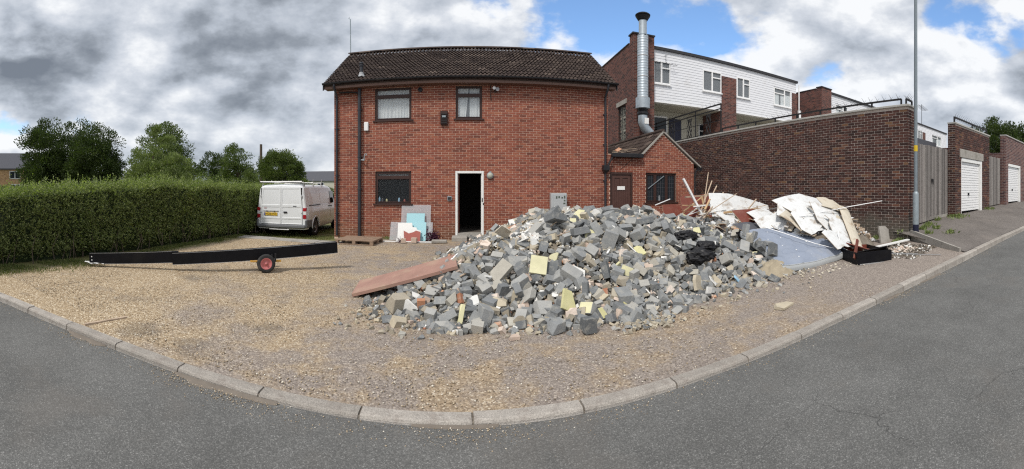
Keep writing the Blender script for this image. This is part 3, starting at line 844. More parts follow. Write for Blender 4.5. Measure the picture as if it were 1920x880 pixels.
# ridge tiles
rm = MB(); L_ = 0.45; k = 0; x = RX0 - .02
while x < RX1:
    b = MB(); seg = 8; V = []; Fc = []
    for xx in (0, L_ - .003):
        for rad in (0.125, 0.105):
            for i in range(seg + 1):
                t = PI * (0.02 + 0.96 * i / seg)
                V.append((xx, math.cos(t) * rad, math.sin(t) * rad * 0.72))
    m = seg + 1
    for i in range(seg): Fc += [(i, i + 1, 2 * m + i + 1, 2 * m + i), (m + i, i, i + 1, m + i + 1), (2 * m + i, 2 * m + i + 1, 3 * m + i + 1, 3 * m + i)]
    lx = min(L_, RX1 + .02 - x)
    V = [(v[0] * lx / L_ + x, v[1] + RY, v[2] + RZ + rt.uniform(-.001, .001) + 0.02) for v in V]
    mesh('ridge_tile', V, Fc, MAT['roof_tile'], ro); x += L_
# verge strip, barge boards, soffit, fascia
for vx, nm in ((RX0, 'l'), (RX1, 'r')):
    b = MB(); s = -1 if nm == 'l' else 1
    x0, x1 = sorted((vx, vx + s * .03))
    for (ya, za, yb, zb) in ((EYv + .03, EZ - .03, RY, RZ + .0), (BYv - .03, EZ - .03, RY, RZ + .0)):
        b.add([(x0, ya, za), (x1, ya, za), (x0, yb, zb), (x1, yb, zb), (x0, ya, za - .17), (x1, ya, za - .17), (x0, yb, zb - .17), (x1, yb, zb - .17)],
              [(0, 1, 3, 2), (4, 6, 7, 5), (0, 2, 6, 4), (1, 5, 7, 3), (0, 4, 5, 1), (2, 3, 7, 6)])
    b.build('barge_board', MAT['black_plastic'], house)
b = MB(); b.box(RX0 + .02, RX1 - .02, EYv + .09, HY - .012, 4.905, 4.93); b.build('soffit', MAT['soffit_brown'], house)
b = MB(); b.box(RX0 + .02, RX1 - .02, EYv + .065, EYv + .088, 4.895, 5.03); b.build('fascia', MAT['soffit_brown'], house)
# gutter: half round channel in lengths with unions
def half_gutter(b, x0, x1, y, z, r=0.058, seg=7):
    V = []; Fc = []
    for xx in (x0, x1):
        for rad in (r, r - .006):
            for i in range(seg + 1):
                t = PI + PI * i / seg
                V.append((xx, y + math.cos(t) * rad, z + math.sin(t) * rad))
    m = seg + 1
    for i in range(seg): Fc += [(i, 2 * m + i, 2 * m + i + 1, i + 1), (m + i, m + i + 1, 3 * m + i + 1, 3 * m + i)]
    for e in (0, 2 * m): Fc += [tuple(range(e, e + m))]
    Fc += [(0, m, 3 * m, 2 * m), (seg, 2 * m + seg, 3 * m + seg, m + seg)]
    b.add(V, Fc)
gt = MB(); half_gutter(gt, RX0 - .03, RX1 + .05, EYv, EZ + .03)
go = gt.build('gutter', MAT['black_plastic'], house)
for x in np.arange(RX0 + .5, RX1, 1.3):
    b = MB(); half_gutter(b, x, x + .09, EYv, EZ + .032, r=0.066); b.box(x + .01, x + .08, EYv + .05, EYv + .07, EZ - .03, EZ + .03)
    b.build('gutter_bracket', MAT['black_plastic'], go)
# rain and soil pipes
def pipe_run(name, pts, r, clips, material=MAT['grey_black_pipe'], parent=house, wall_y=HY):
    b = MB(); b.tube(pts, r, 10); o = b.build(name, material, parent, smooth=False); smooth_by_angle(o, 0.9)
    x = pts[-1][0]; y = pts[-1][1]
    for z in clips:
        c = MB(); c.lathe((x, y, z), [(r, -.02), (r + .008, -.018), (r + .008, .018), (r, .02)], 12); c.box(x - r - .03, x + r + .03, y + r * .3, wall_y - .001, z - .012, z + .012)
        c.build('pipe_clip', material, o)
    return o
pipe_run('rain_pipe', [(-4.35, EYv + .01, EZ - .02), (-4.35, EYv + .01, 4.93), (-4.35, 12.30, 4.70), (-4.35, 12.32, 4.6), (-4.35, 12.32, 0.06)], .036, [3.6, 2.05, 0.8])
pipe_run('soil_pipe', [(-3.56, 12.30, 4.895), (-3.56, 12.30, 0.0)], .056, [4.2, 2.65, 1.6], wall_y=HY)
b = MB(); b.tube([(-4.25, 12.27, 4.80), (-3.7, 12.28, 4.77), (-3.56, 12.30, 4.73)], .03, 8); b.build('waste_pipe', MAT['black_plastic'], house)
pipe_run('rain_pipe', [(4.44, EYv + .01, EZ - .02), (4.44, EYv + .01, 4.93), (4.44, 12.30, 4.72), (4.44, 12.33, 4.62), (4.44, 12.33, 0.06)], .036, [4.1, 3.1, 1.9])
b = MB(); b.tube([(-3.52, 12.3, 2.55), (-3.40, 12.28, 2.56), (-3.38, 12.28, 2.72), (-3.33, 12.28, 2.76), (-3.30, 12.28, 2.70)], .018, 8); b.box(-3.44, -3.38, 12.25, 12.3, 2.53, 2.59); b.build('overflow_pipe', MAT['post_galv'], house)
b = MB(); b.box(4.34, 4.55, 12.20, 12.38, 2.24, 2.40); b.add([(4.34, 12.2, 2.24), (4.55, 12.2, 2.24), (4.55, 12.38, 2.24), (4.34, 12.38, 2.24), (4.41, 12.28, 2.14), (4.48, 12.28, 2.14), (4.48, 12.36, 2.14), (4.41, 12.36, 2.14)], [(0, 4, 5, 1), (1, 5, 6, 2), (2, 6, 7, 3), (3, 7, 4, 0)])
b.build('hopper', MAT['black_plastic'], house)

def casement(parent, H, depth, material, split=None, cols=(), glassmat='glass_dark', name='window', fw=.055, y=HY, sash_first=True):
    """frame set back in the reveal; panes are sub-parts"""
    a, b_, c, d = H; yf = y + .045; t = .06
    f = MB(); f.box(a + .003, a + fw, yf, yf + t, c + .003, d - .003); f.box(b_ - fw, b_ - .003, yf, yf + t, c + .003, d - .003)
    f.box(a + fw, b_ - fw, yf, yf + t, d - fw, d - .003); f.box(a + fw, b_ - fw, yf, yf + t, c + .003, c + fw)
    if split: f.box(a + fw, b_ - fw, yf - .012, yf + t, split - .035, split + .035)
    for u in cols: f.box(u - .032, u + .032, yf - .008, yf + t, c + fw, d - fw)
    w = f.build(name, MAT[material], parent)
    us = [a + fw] + [v for u in cols for v in (u - .032, u + .032)] + [b_ - fw]
    zs = [c + fw] + ([split - .035, split + .035] if split else []) + [d - fw]
    for i in range(0, len(us), 2):
        for j in range(0, len(zs), 2):
            # opening light: a slimmer inner sash round each pane
            s = MB(); q = .022; A, B, C_, D_ = us[i], us[i + 1], zs[j], zs[j + 1]
            s.box(A, A + q, yf - .010, yf + .03, C_, D_); s.box(B - q, B, yf - .010, yf + .03, C_, D_); s.box(A + q, B - q, yf - .010, yf + .03, C_, C_ + q); s.box(A + q, B - q, yf - .010, yf + .03, D_ - q, D_)
            s.build('sash', MAT[material], w)
            p = MB(); p.box(A + q, B - q, yf + .01, yf + .016, C_ + q, D_ - q); p.build('pane', MAT[glassmat], w)
    return w
def sill(parent, H, material, y=HY, over=.06, h=.04):
    s = MB(); s.box(H[0] - over, H[1] + over, y - .055, y + .045, H[2] - h, H[2] + .002); s.build('sill', MAT[material], parent)
def curtains(parent, H, splits, z0=None, z1=None, y=HY + .16):
    b = MB()
    for (a, c, lean) in splits:
        N = int((c - a) / .012); V = []; Fc = []
        for j, z in enumerate((H[2] + .04, (H[2] + H[3]) / 2, (z1 or H[3]) - .02)):
            for i in range(N + 1):
                t = i / N; u = a + (c - a) * t + lean * (1 - j / 2) * t
                V.append((u, y + .014 * math.sin(t * N * .75 + math.sin(t * 7) * 2) + .01 * math.sin(t * 17), z))
        for j in range(2):
            for i in range(N): Fc.append((j * (N + 1) + i, j * (N + 1) + i + 1, (j + 1) * (N + 1) + i + 1, (j + 1) * (N + 1) + i))
        b.add(V, Fc)
    b.build('net_curtain', MAT['curtain'], parent, smooth=True)
w = casement(house, W1, .07, 'window_brown', split=4.60, glassmat='glass_window'); sill(w, W1, 'window_brown'); curtains(w, W1, [(W1[0] + .03, W1[1] - .03, 0)], y=HY + .125)
w = casement(house, W2, .07, 'window_brown', split=4.58, glassmat='glass_window'); sill(w, W2, 'window_brown'); curtains(w, W2, [(W2[0] + .03, -.03, -.10), (-.01, W2[1] - .03, 0)], y=HY + .125)
MB().box(W3[0] + .07, W3[1] - .07, HY + .125, HY + .13, 2.03, 2.11).build('pale_strip', MAT['pale_strip'], house)  # pale strip set behind the upper pane to make it paler
MB().box(W3[0] + .03, W3[1] - .03, HY + .40, HY + .41, W3[2], 2.0).build('room_shade_panel', MAT['dark_void'], house)  # near black panel: the unlit room's darkness is put into its colour
w = casement(house, W3, .07, 'window_brown', split=1.98, glassmat='glass_low'); sill(w, W3, 'window_brown')
b = MB(); b.box(W3[0] + .05, W3[1] - .05, HY + .17, HY + .24, W3[2] + .045, W3[2] + .06); b.build('window_board', MAT['window_brown'], w)
# white door frame, open doorway
b = MB(); b.bbox(DR[0] + .002, DR[0] + .068, HY - .022, HY + .09, .14, DR[3] - .002, .004); b.bbox(DR[1] - .068, DR[1] - .002, HY - .022, HY + .09, .14, DR[3] - .002, .004); b.bbox(DR[0] + .069, DR[1] - .069, HY - .020, HY + .088, DR[3] - .075, DR[3] - .004, .004)
b.box(DR[0] + .069, DR[0] + .085, HY + .03, HY + .09, .2, DR[3] - .076); b.box(DR[1] - .085, DR[1] - .069, HY + .03, HY + .09, .2, DR[3] - .076)
df = b.build('door_frame', MAT['white_paint'], house)
b = MB(); b.box(DR[1] - .066, DR[1] - .036, HY - .032, HY - .023, 1.20, 1.32); b.box(DR[1] - .03, DR[1] - .002, HY - .03, HY - .023, 1.10, 1.16); b.build('lock_keep', MAT['black_plastic'], df)
b = MB(); b.box(DR[0] + .07, DR[1] - .07, HY - .01, HY + .30, .08, .205); b.build('threshold', MAT['concrete'], house)
b = MB(); b.bbox(-.56, -.08, HY - .42, HY - .004, -.02, .14, .02); b.bbox(-.03, .50, HY - .40, HY - .006, -.02, .16, .02); b.build('door_step', MAT['concrete'], house)
# the opened door leaf, folded back into the dark hall
b = MB(); b.box(DR[0] + .075, DR[0] + .118, HY + .12, HY + .9, .215, 2.1); b.build('door', MAT['mahogany'], house)

# small fittings on the front
t = tag(MB().bbox(-3.42, -3.27, HY - .075, HY - .010, 3.50, 3.79, .02).build('alarm_box', MAT['white_upvc']), 'small white rectangular alarm box high on the brick wall left of the wide upper window', 'alarm')
t = empty('vent_pipe', (-1.575, HY, 4.77), 'black round vent outlet beside the top corner of the wide upper window', 'vent')
MB().lathe((-1.575, HY, 4.77), [(.0, -.01), (.055, -.01), (.055, -.06), (.075, -.06), (.078, -.0095)], 16, 'y').build('outlet', MAT['black_plastic'], t)
t = empty('flue_terminal', (-.81, HY, 3.85), 'brown boiler flue terminal with wire guard between the two upper windows', 'flue')
b = MB(); b.bbox(-.93, -.70, HY - .09, HY - .01, 3.63, 4.08, .015); b.build('housing', MAT['window_brown'], t)
b = MB()
for z in (3.68, 3.75, 3.82, 3.89, 3.96): b.box(-.91, -.72, HY - .115, HY - .088, z, z + .022)
b.build('grille', MAT['iron_black'], t)
b = MB(); b.box(-.87, -.76, HY - .13, HY - .116, 3.86, 3.92); b.build('badge', MAT['post_galv'], t)
t = empty('flood_light', (.80, HY, 4.73), 'small twin spot light and sensor under the eaves right of the narrow window', 'light')
b = MB(); b.bbox(.76, .84, HY - .05, HY - .01, 4.66, 4.76, .01); b.build('mount', MAT['window_brown'], t)
b = MB(); b.lathe((.76, HY - .12, 4.77), [(.0, .05), (.03, .05), (.045, -.01), (.05, -.05), (.0, -.045)], 12, 'y'); b.build('lamp_head', MAT['white_upvc'], t)
b = MB(); b.lathe((.86, HY - .13, 4.73), [(.0, .05), (.035, .05), (.055, -.01), (.06, -.06), (.0, -.05)], 12, 'y'); b.build('lamp_head', MAT['wheel_silver'], t)
tag(MB().tube([(.655, HY - .02, 4.9), (.66, HY - .03, 4.7), (.655, HY - .02, 4.55), (.675, HY - .025, 4.40)], .011, 6).build('cable', MAT['black_plastic']), 'black cable hanging down the wall from the eaves beside the spot light', 'cable')
t = empty('bulkhead_light', (.64, HY, 2.03), 'round glass bulkhead light on the wall right of the open doorway', 'light')
b = MB(); b.lathe((.64, HY, 2.03), [(.0, -.01), (.105, -.01), (.11, -.03), (.10, -.055), (.088, -.06)], 20, 'y'); b.build('rim', MAT['post_galv'], t)
b = MB(); b.lathe((.64, HY, 2.03), [(.088, -.058), (.07, -.085), (.04, -.10), (.0, -.104)], 20, 'y'); b.build('glass_dome', MAT['lamp_glass'], t, smooth=True)
b = MB(); b.box(.62, .66, HY - .05, HY - .01, 2.13, 2.17); b.build('junction', MAT['post_galv'], t)
t = empty('door_entry_box', (-.64, HY, 1.31), 'small grey metal box on the bricks left of the open doorway', 'switch box')
MB().bbox(-.71, -.575, HY - .055, HY - .01, 1.24, 1.38, .008).build('casing', MAT['post_galv'], t)
MB().box(-.69, -.595, HY - .066, HY - .056, 1.27, 1.35).build('cover', MAT['black_plastic'], t)
# soil vent through the roof
t = empty('roof_vent', (-3.50, 12.35, 5.25), 'grey cowled vent pipe rising from the roof tiles above the eaves', 'roof vent')
b = MB(); b.add([(-3.72, 12.18, 5.165), (-3.30, 12.18, 5.165), (-3.32, 12.62, 5.46), (-3.70, 12.62, 5.46)], [(0, 1, 2, 3)]); b.lathe((-3.51, 12.36, 5.27), [(.14, .0), (.085, .09), (.07, .16)], 12); b.build('flashing', MAT['lead_flash'], t)
b = MB(); b.lathe((-3.51, 12.36, 5.40), [(.055, -.1), (.055, .22), (.075, .23), (.078, .27), (.05, .29), (.05, .31), (.07, .32), (.06, .36), (.0, .38)], 12); b.build('cowl', MAT['grey_black_pipe'], t)
# aerial
t = empty('aerial', (-4.66, RY + .1, 5.5), 'thin pole aerial standing up at the left end of the house ridge', 'aerial')
b = MB(); b.tube([(-4.70, RY + .1, 6.3), (-4.72, RY + .1, 8.42)], .020, 6); b.build('mast', MAT['post_galv'], t)
b = MB(); b.tube([(-4.72, RY + .1, 8.42), (-4.79, RY + .1, 8.47), (-4.76, RY + .1, 8.52)], .012, 6); b.build('tip', MAT['post_galv'], t)

# ------------------------------------------------------------------ the annex
AX0, AX1, AY = 4.575, 7.98, 12.42
annex = empty('brick_annex', (6.2, AY, 0), 'low brick annex with gable roof, brown door and leaded window beside the house', 'annex')
AD = (4.64, 5.47, 0.05, 2.177); AW = (5.98, 7.22, 1.125, 2.177)
GX, GZ = 6.66, 3.66; LZ = 2.80; LX = 5.84; RZ2 = 2.55
aw = wall_solid('wall', annex, 'x', AX0, AX1, -.1, 2.55, AY, .25, [AD, AW], 'mortar_tan', gable=[(AX0, 2.552), (AX1, 2.552), (AX1, RZ2 + .01), (GX, GZ - .06), (LX - .02, LZ), (AX0, LZ)])
def annex_span(z):
    if z < 2.55: return (AX0, AX1)
    if z < LZ: return (AX0, AX1 - (z - RZ2) / ((GZ - .06) - RZ2) * (AX1 - GX))
    t = (z - LZ) / (GZ - .06 - LZ)
    if t >= 1: return (0, 0)
    return (LX + t * (GX - LX), AX1 - (z - RZ2) / ((GZ - .06) - RZ2) * (AX1 - GX))
lay_bricks(aw, 'x', AX0, AX1, 0, GZ, AY, [AD, AW], 'brick_red', 300, umax_at=annex_span, rnd=2, vis=lambda u, z: z > 1.2)
b = MB(); b.box(AX1 - .25, AX1, AY + .26, AY + 6, -.1, 2.5); b.box(AX0, AX1 - .26, AY + 5.75, AY + 6, -.1, 2.5); b.box(AX0 + .8, AX0 + .9, AY + .26, AY + 5.7, -.1, 2.4); b.build('side_wall', MAT['brick_red_flat'], annex)
# roof slopes run back from the front wall
def slope_plane(b, p0, p1, p2, p3, th=.05):
    n_ = (Vector(p1) - Vector(p0)).cross(Vector(p3) - Vector(p0)).normalized() * th
    V = [Vector(p) for p in (p0, p1, p2, p3)]; V += [v - n_ for v in V]
    b.add(V, [(0, 1, 2, 3), (7, 6, 5, 4), (0, 4, 5, 1), (1, 5, 6, 2), (2, 6, 7, 3), (3, 7, 4, 0)])
b = MB()
LEx, LEz = 5.02, GZ - (GX - 5.02) * .86
slope_plane(b, (LEx, AY + .02, LEz), (GX, AY + .02, GZ), (GX, AY + 6, GZ), (LEx, AY + 6, LEz))
slope_plane(b, (GX, AY + .02, GZ), (8.22, AY + .02, 2.45), (8.22, AY + 6, 2.45), (GX, AY + 6, GZ))
aro = b.build('roof', MAT['roof_tile'], annex)
# rolled tiles on the left slope: courses parallel to the ridge
dv = (Vector((GX, 0, GZ)) - Vector((LEx, 0, LEz))); DL = dv.length; dd = dv.normalized(); dn = Vector((-dd.z, 0, dd.x))
NRa = 8; ga = DL / NRa; wa = .30
V = []; Fc = []; segs = 12
for along, lift in ((0, .03), (ga + .05, .004)):
    for layer in (0, 1):
        for i in range(segs + 1):
            t = i / segs; ph = (t * 2) % 1
            h = .03 * max(0, math.cos((ph - .5) * 2 * PI * .75)) ** .8 if abs(ph - .5) < .33 else 0
            V.append(tuple(Vector((0, t * (wa + .003), 0)) + dd * along + dn * (lift + h - layer * .016)))
m = segs + 1
for i in range(segs): Fc += [(i, 2 * m + i, 2 * m + i + 1, i + 1), (m + i, i, i + 1, m + i + 1)]
Fc += [(0, m, 3 * m, 2 * m), (segs, 2 * m + segs, 3 * m + segs, m + segs)]
me = bpy.data.meshes.new('tile'); me.from_pydata(V, [], Fc); me.materials.append(MAT['roof_tile']); me.update()
o3 = org(aro)
for r_ in range(NRa):
    for c_ in range(19):
        o = bpy.data.objects.new('tile', me); COL.objects.link(o); o.parent = aro
        o.location = Vector((LEx, AY - .01 + c_ * wa, LEz)) + dd * (r_ * ga) + dn * rt.uniform(-.003, .006) - o3
b = MB()
for c_ in range(14):
    y = AY - .04 + c_ * .43
    b.tube([(GX, y, GZ + .03), (GX, y + .42, GZ + .03)], .085, 10)
b.build('ridge', MAT['roof_tile'], aro)
# cement verges
b = MB(); b.bar((LX - .08, AY - .03, LZ - .05), (GX + .02, AY - .03, GZ + .015), .10, .05); b.build('verge', MAT['concrete'], annex)
b = MB(); b.bar((GX - .01, AY - .03, GZ + .012), (8.26, AY - .03, 2.43), .10, .05); b.build('verge', MAT['concrete'], annex)
b = MB(); b.bbox(4.66, LX - .03, AY - .20, AY - .015, 2.68, 2.82, .015); b.box(4.66, LX - .03, AY - .012, AY + .25, 2.803, 2.83); b.build('gutter', MAT['black_plastic'], annex)
b = MB(); b.tube([(4.72, AY - .12, 2.72), (4.62, AY - .14, 2.58), (4.52, AY - .15, 2.40)], .035, 8); b.build('rain_pipe', MAT['black_plastic'], annex)
b = MB(); b.tube([(8.2, AY - .05, 2.36), (8.05, AY - .05, 2.28), (8.0, AY - .05, 2.1), (8.0, AY - .05, 0.2)], .03, 8); b.box(8.1, 8.3, AY - .1, AY - .0, 2.3, 2.42); b.build('rain_pipe', MAT['black_plastic'], annex)
# door
b = MB(); a0, a1, c0, c1 = AD
b.box(a0 + .002, a0 + .065, AY - .01, AY + .09, c0, c1 - .002); b.box(a1 - .065, a1 - .002, AY - .01, AY + .09, c0, c1 - .002); b.box(a0 + .066, a1 - .066, AY - .008, AY + .09, c1 - .075, c1 - .002); b.build('door_frame', MAT['window_brown'], annex)
b = MB(); y = AY + .03
b.box(a0 + .068, a1 - .068, y + .012, y + .045, c0 + .01, c1 - .078)
for (p, q, r_, s) in ((a0 + .068, a0 + .17, c0 + .01, c1 - .078), (a1 - .17, a1 - .068, c0 + .01, c1 - .078), (a0 + .17, a1 - .17, c1 - .19, c1 - .078), (a0 + .17, a1 - .17, 1.55, 1.66), ((a0 + a1) / 2 - .05, (a0 + a1) / 2 + .05, 1.66, c1 - .19), (a0 + .17, a1 - .17, .9, 1.0), (a0 + .17, a1 - .17, c0 + .01, .3)):
    b.box(p, q, y - .008, y + .0118, r_, s)
for i in range(6):
    u = a0 + .172 + i * .0815; b.box(u + .004, u + .0775, y + .002, y + .0118, 1.002, 1.548); b.box(u + .004, u + .0775, y + .002, y + .0118, .302, .898)
dr = b.build('door', MAT['door_brown'], annex)
MB().bbox(4.91, 5.19, y - .022, y - .009, 1.575, 1.70, .004).build('door_plate', MAT['paper_white'], dr)
w = casement(annex, AW, .07, 'window_brown', cols=(6.36, 6.82), y=AY); sill(w, AW, 'window_brown', y=AY)
b = MB()
for (p, q) in ((6.04, 6.32), (6.40, 6.78), (6.86, 7.16)):
    nn = max(2, int((q - p) / .09))
    for i in range(1, nn): u = p + (q - p) * i / nn; b.box(u - .004, u + .004, AY + .047, AY + .054, 1.19, 2.12)
    for j in range(1, 6): z = 1.19 + j * .155; b.box(p + .01, q - .01, AY + .048, AY + .053, z - .004, z + .004)
b.build('leading', MAT['slate_grey'], w)['kind'] = 'stuff'
b = MB(); b.bar((6.08, AY + .02, 1.62), (6.72, AY + .02, 2.08), .012, .025); b.build('diagonal_bar', MAT['post_galv'], w)
b = MB(); b.lathe((6.53, AY + .032, 1.18), [(.0, .0), (.035, .0), (.035, .13), (.015, .17), (.015, .2), (.0, .2)], 8); tag(b.build('bottle', MAT['glass_sheet']), 'pale bottle standing behind the middle pane of the annex window', 'bottle')
# bottles on the ground floor window board
for (x, h, mt_, lb) in ((-2.93, .17, 'blue_paint', 'tall pale bottle at the left end of the ground floor window board'), (-2.83, .14, 'slate_grey', 'dark bottle second from the left on the ground floor window board'), (-2.69, .11, 'paint_yellow', 'short yellowish jar in the middle of the ground floor window board'), (-2.28, .15, 'blue_paint', 'pale bottle right of the middle on the ground floor window board'), (-2.10, .10, 'pink_board', 'short pink pot at the right end of the ground floor window board')):
    b = MB(); b.lathe((x, HY + .095, W3[2] + .058), [(.0, .0), (.032, .0), (.034, h * .7), (.014, h * .85), (.014, h), (.0, h)], 10)
    tag(b.build('bottle', MAT[mt_]), lb, 'bottle')
b = MB(); b.box(4.70, 4.85, AY - .19, AY - .05, 2.83, 2.85); 
rr = random.Random(12)
for (p, q) in (((4.8, AY + .0, 2.86), (5.25, AY - .08, 2.93)), ((4.75, AY + .05, 2.9), (5.6, AY - .05, 3.02)), ((5.0, AY - .1, 2.84), (5.7, AY + .1, 2.98))):
    b.bar(p, q, .02, .012)
tag(b.build('twigs', MAT['wood_splinter']), 'loose twigs and litter lying on the annex gutter over the brown door', 'twigs')
b = MB(); b.M = Matrix.Translation((4.95, AY + .02, 2.95)) @ Euler((.5, -.5, .4)).to_matrix().to_4x4(); b.bbox(-.11, .11, -.07, .07, -.012, .012, .005)
tag(b.build('tile_fragment', MAT['brick_orange']), 'orange broken tile lying on the annex roof above the gutter', 'tile')

# ------------------------------------------------------------------ tall boundary wall on the right
BX = 9.42; BY0 = 4.60; BY1 = 20.5; BZ = 3.82
bw = empty('boundary_wall', (BX + .2, BY0, 0), 'tall dark brick retaining wall running back behind the heaped waste boards', 'wall')
wl = wall_solid('wall', bw, 'y', BY0, BY1, -.1, BZ, BX, .45, [], 'mortar_grey', outdir=-1)
lay_bricks(wl, 'y', BY0 + .012, BY1, 0.15, BZ, BX, [], 'brick_dark', 300, rnd=5, outdir=-1)
wf = wall_solid('wall_end', bw, 'x', BX + .012, BX + .52, -.1, BZ - .001, BY0 - .004, .25, [], 'mortar_grey')
lay_bricks(wf, 'x', BX - .009, BX + .52, 0.35, BZ, BY0 - .004, [], 'brick_dark', 300, rnd=6)
b = MB(); y = BY0 - .06
while y < BY1:
    b2 = MB(); b2.bbox(BX - .05, BX + .54, y + .003, min(y + .9, BY1) - .003, BZ + .001, BZ + .06, .008); b2.build('coping_stone', MAT['coping'], bw); y += .9
# iron security rail with spikes: low along the front run, taller with scrollwork further back
def spike_rail(parent_label, x, ya, yb, z, posts, name='spiked_rail', spike_n=12, axis='y', other=0.0, zslope=0.0):
    t = empty(name, (x if axis == 'y' else ya, ya if axis == 'y' else x, z - .2), parent_label, 'railing')
    P3 = (lambda u, d, zz_: (x + d, u, zz_)) if axis == 'y' else (lambda u, d, zz_: (u, x + d + (u - ya) * other, zz_))
    L = yb - ya
    b = MB(); b.bar(P3(ya, 0, z), P3(yb, 0, z + zslope), .045, .045); b.build('rail', MAT['iron_black'], t)
    for i in range(posts + 1):
        u = ya + L * i / posts
        b = MB(); b.bar(P3(u, 0, z - .17), P3(u, 0, z + zslope * i / posts), .04, .04); b.build('post', MAT['iron_black'], t)
    b = MB(); rr = random.Random(int(ya * 10))
    for i in range(spike_n):
        u = ya + L * (i + .5) / spike_n; zb = z + zslope * (i + .5) / spike_n
        b.tube([P3(u, 0, zb - .03), P3(u + rr.uniform(-.01, .01), 0, zb + .06), P3(u + .03, -.07, zb + .16)], [.007, .006, .002], 4)
        b.tube([P3(u, 0, zb - .03), P3(u - .01, 0.03, zb + .05), P3(u - .03, .08, zb + .12)], [.007, .006, .002], 4)
    b.build('spikes', MAT['iron_black'], t)['kind'] = 'stuff'
    return t
spike_rail('low black spiked rail along the coping of the tall wall nearest the lamp post', BX + .12, 4.85, 8.6, BZ + .24, 4, spike_n=17)
spike_rail('low black spiked rail on the coping of the tall wall, middle stretch', BX + .12, 8.65, 12.7, BZ + .24, 4, spike_n=16)
spike_rail('short black spiked rail across the street end of the tall wall', BY0 + .12, BX + .16, BX + .52, BZ + .24, 1, spike_n=4, axis='x')
t = empty('ornamental_railing', (BX + .3, 16, BZ), 'tall black iron railing with scrollwork above the wall in front of the balcony', 'railing')
ra, rb = 12.8, 20.4; rz = 5.08
b = MB(); b.bar((BX + .12, ra, rz), (BX + .12, rb, rz), .05, .05); b.build('top_rail', MAT['iron_black'], t)
b = MB(); b.bar((BX + .12, ra, rz - .19), (BX + .12, rb, rz - .19), .04, .04); b.build('second_rail', MAT['iron_black'], t)
b = MB(); b.bar((BX + .12, ra, BZ + .6), (BX + .12, rb, BZ + .6), .022, .022); b.build('mid_rail', MAT['iron_black'], t)
b = MB(); b.bar((BX + .12, ra, BZ + .13), (BX + .12, rb, BZ + .13), .03, .03); b.build('bottom_rail', MAT['iron_black'], t)
for i, y in enumerate(np.linspace(ra, rb, 5)):
    b = MB(); b.bar((BX + .12, y, BZ + .05), (BX + .12, y, rz), .04, .04); b.build('post', MAT['iron_black'], t)
def scroll(b, P3, u, z, s, r=.009):
    for sg in (1, -1):
        pts = [P3(u + sg * s * .42 * math.sin(PI * 1.0 * k / 8) * (1 if k < 8 else 1), 0, z - s + 2 * s * k / 8) for k in range(9)]
        b.tube(pts, r, 5)
        pts = [P3(u + sg * s * (.20 + .16 * math.cos(a)), 0, z + s * .75 + s * .16 * math.sin(a)) for a in np.linspace(0, 5, 8)]
        b.tube(pts, r, 5)
        b.tube([P3(u + sg * s * .45, 0, z - s), P3(u - sg * s * .45, 0, z + s)], r, 5)
for y in (13.7, 15.2, 16.9, 18.6):
    b = MB(); scroll(b, lambda u, d, zz_: (BX + .12 + d, u, zz_), y, BZ + .58, .42, .02); b.build('scroll_panel', MAT['iron_black'], t)
b = MB()
for i in range(26):
    y = ra + (rb - ra) * (i + .5) / 26
    b.tube([(BX + .12, y, rz), (BX + .12, y, rz + .07), (BX + .06, y + .03, rz + .17)], [.008, .006, .002], 4)
b.build('spikes', MAT['iron_black'], t)['kind'] = 'stuff'
# deck behind the wall (podium)
b = MB(); b.box(BX + .46, 60, 7.2, 24, 3.35, 3.6); b.box(BX + .46, BX + .7, 7.2, 20.5, 0, 3.34)
tag(b.build('podium_deck', MAT['concrete']), 'concrete podium deck behind the tall wall carrying the flats', 'deck')

# ------------------------------------------------------------------ gates and garages along the street
def timber_gate(label, xa, xb, yoff, top, leaves, material='wood_grey', rnd=1, name='timber_gate'):
    t = empty(name, (xa, front_y(xa) + yoff, 0), label, 'gate')
    rr = random.Random(rnd); n_ = int(round((xb - xa) / .096)); w_ = (xb - xa) / n_
    for i in range(n_):
        x = xa + i * w_; y = front_y(x) + yoff; zb = path_z(x, front_y(x)) + .04
        g_ = .016 if (i % (n_ // leaves)) else .03
        zt = top(x) + rr.uniform(-.015, .015)
        b = MB(); b.M = Matrix.Translation((x + w_ / 2, y, zb)) @ Matrix.Rotation(rr.uniform(-.006, .006), 4, 'Y') @ Matrix.Rotation(rr.uniform(-.10, .10), 4, 'Z')
        b.bbox(-w_ / 2 + g_ / 2, w_ / 2 - g_ / 2, -.012, .012, 0, zt - zb, .003)
        b.build('plank', MAT[material], t)
    for z in (1.0, 2.0, 2.65):
        if z < top(xa) - .1:
            MB().bar((xa + .02, front_y(xa) + yoff + .045, z), (xb - .02, front_y(xb) + yoff + .045, z), .05, .09).build('ledge', MAT[material], t)
    return t
GA0, GA1 = 9.96, 12.37
tg = timber_gate('tall weathered grey plank double gate between the lamp post and the first garage', GA0, GA1, .25, lambda x: 2.93, 2, rnd=3)
b = MB(); xm = 11.2; b.box(xm - .05, xm + .06, front_y(xm) + .20, front_y(xm) + .232, 1.83, 1.92); b.tube([(xm + .03, front_y(xm) + .20, 1.87), (xm + .03, front_y(xm) + .19, 1.74)], .012, 6); b.build('latch', MAT['iron_black'], tg)
b = MB(); b.bar((GA0 + .02, front_y(GA0) + .32, .68), (GA1 - .02, front_y(GA1) + .30, .74), .12, .10); b.build('gate_sill', MAT['concrete'], tg)
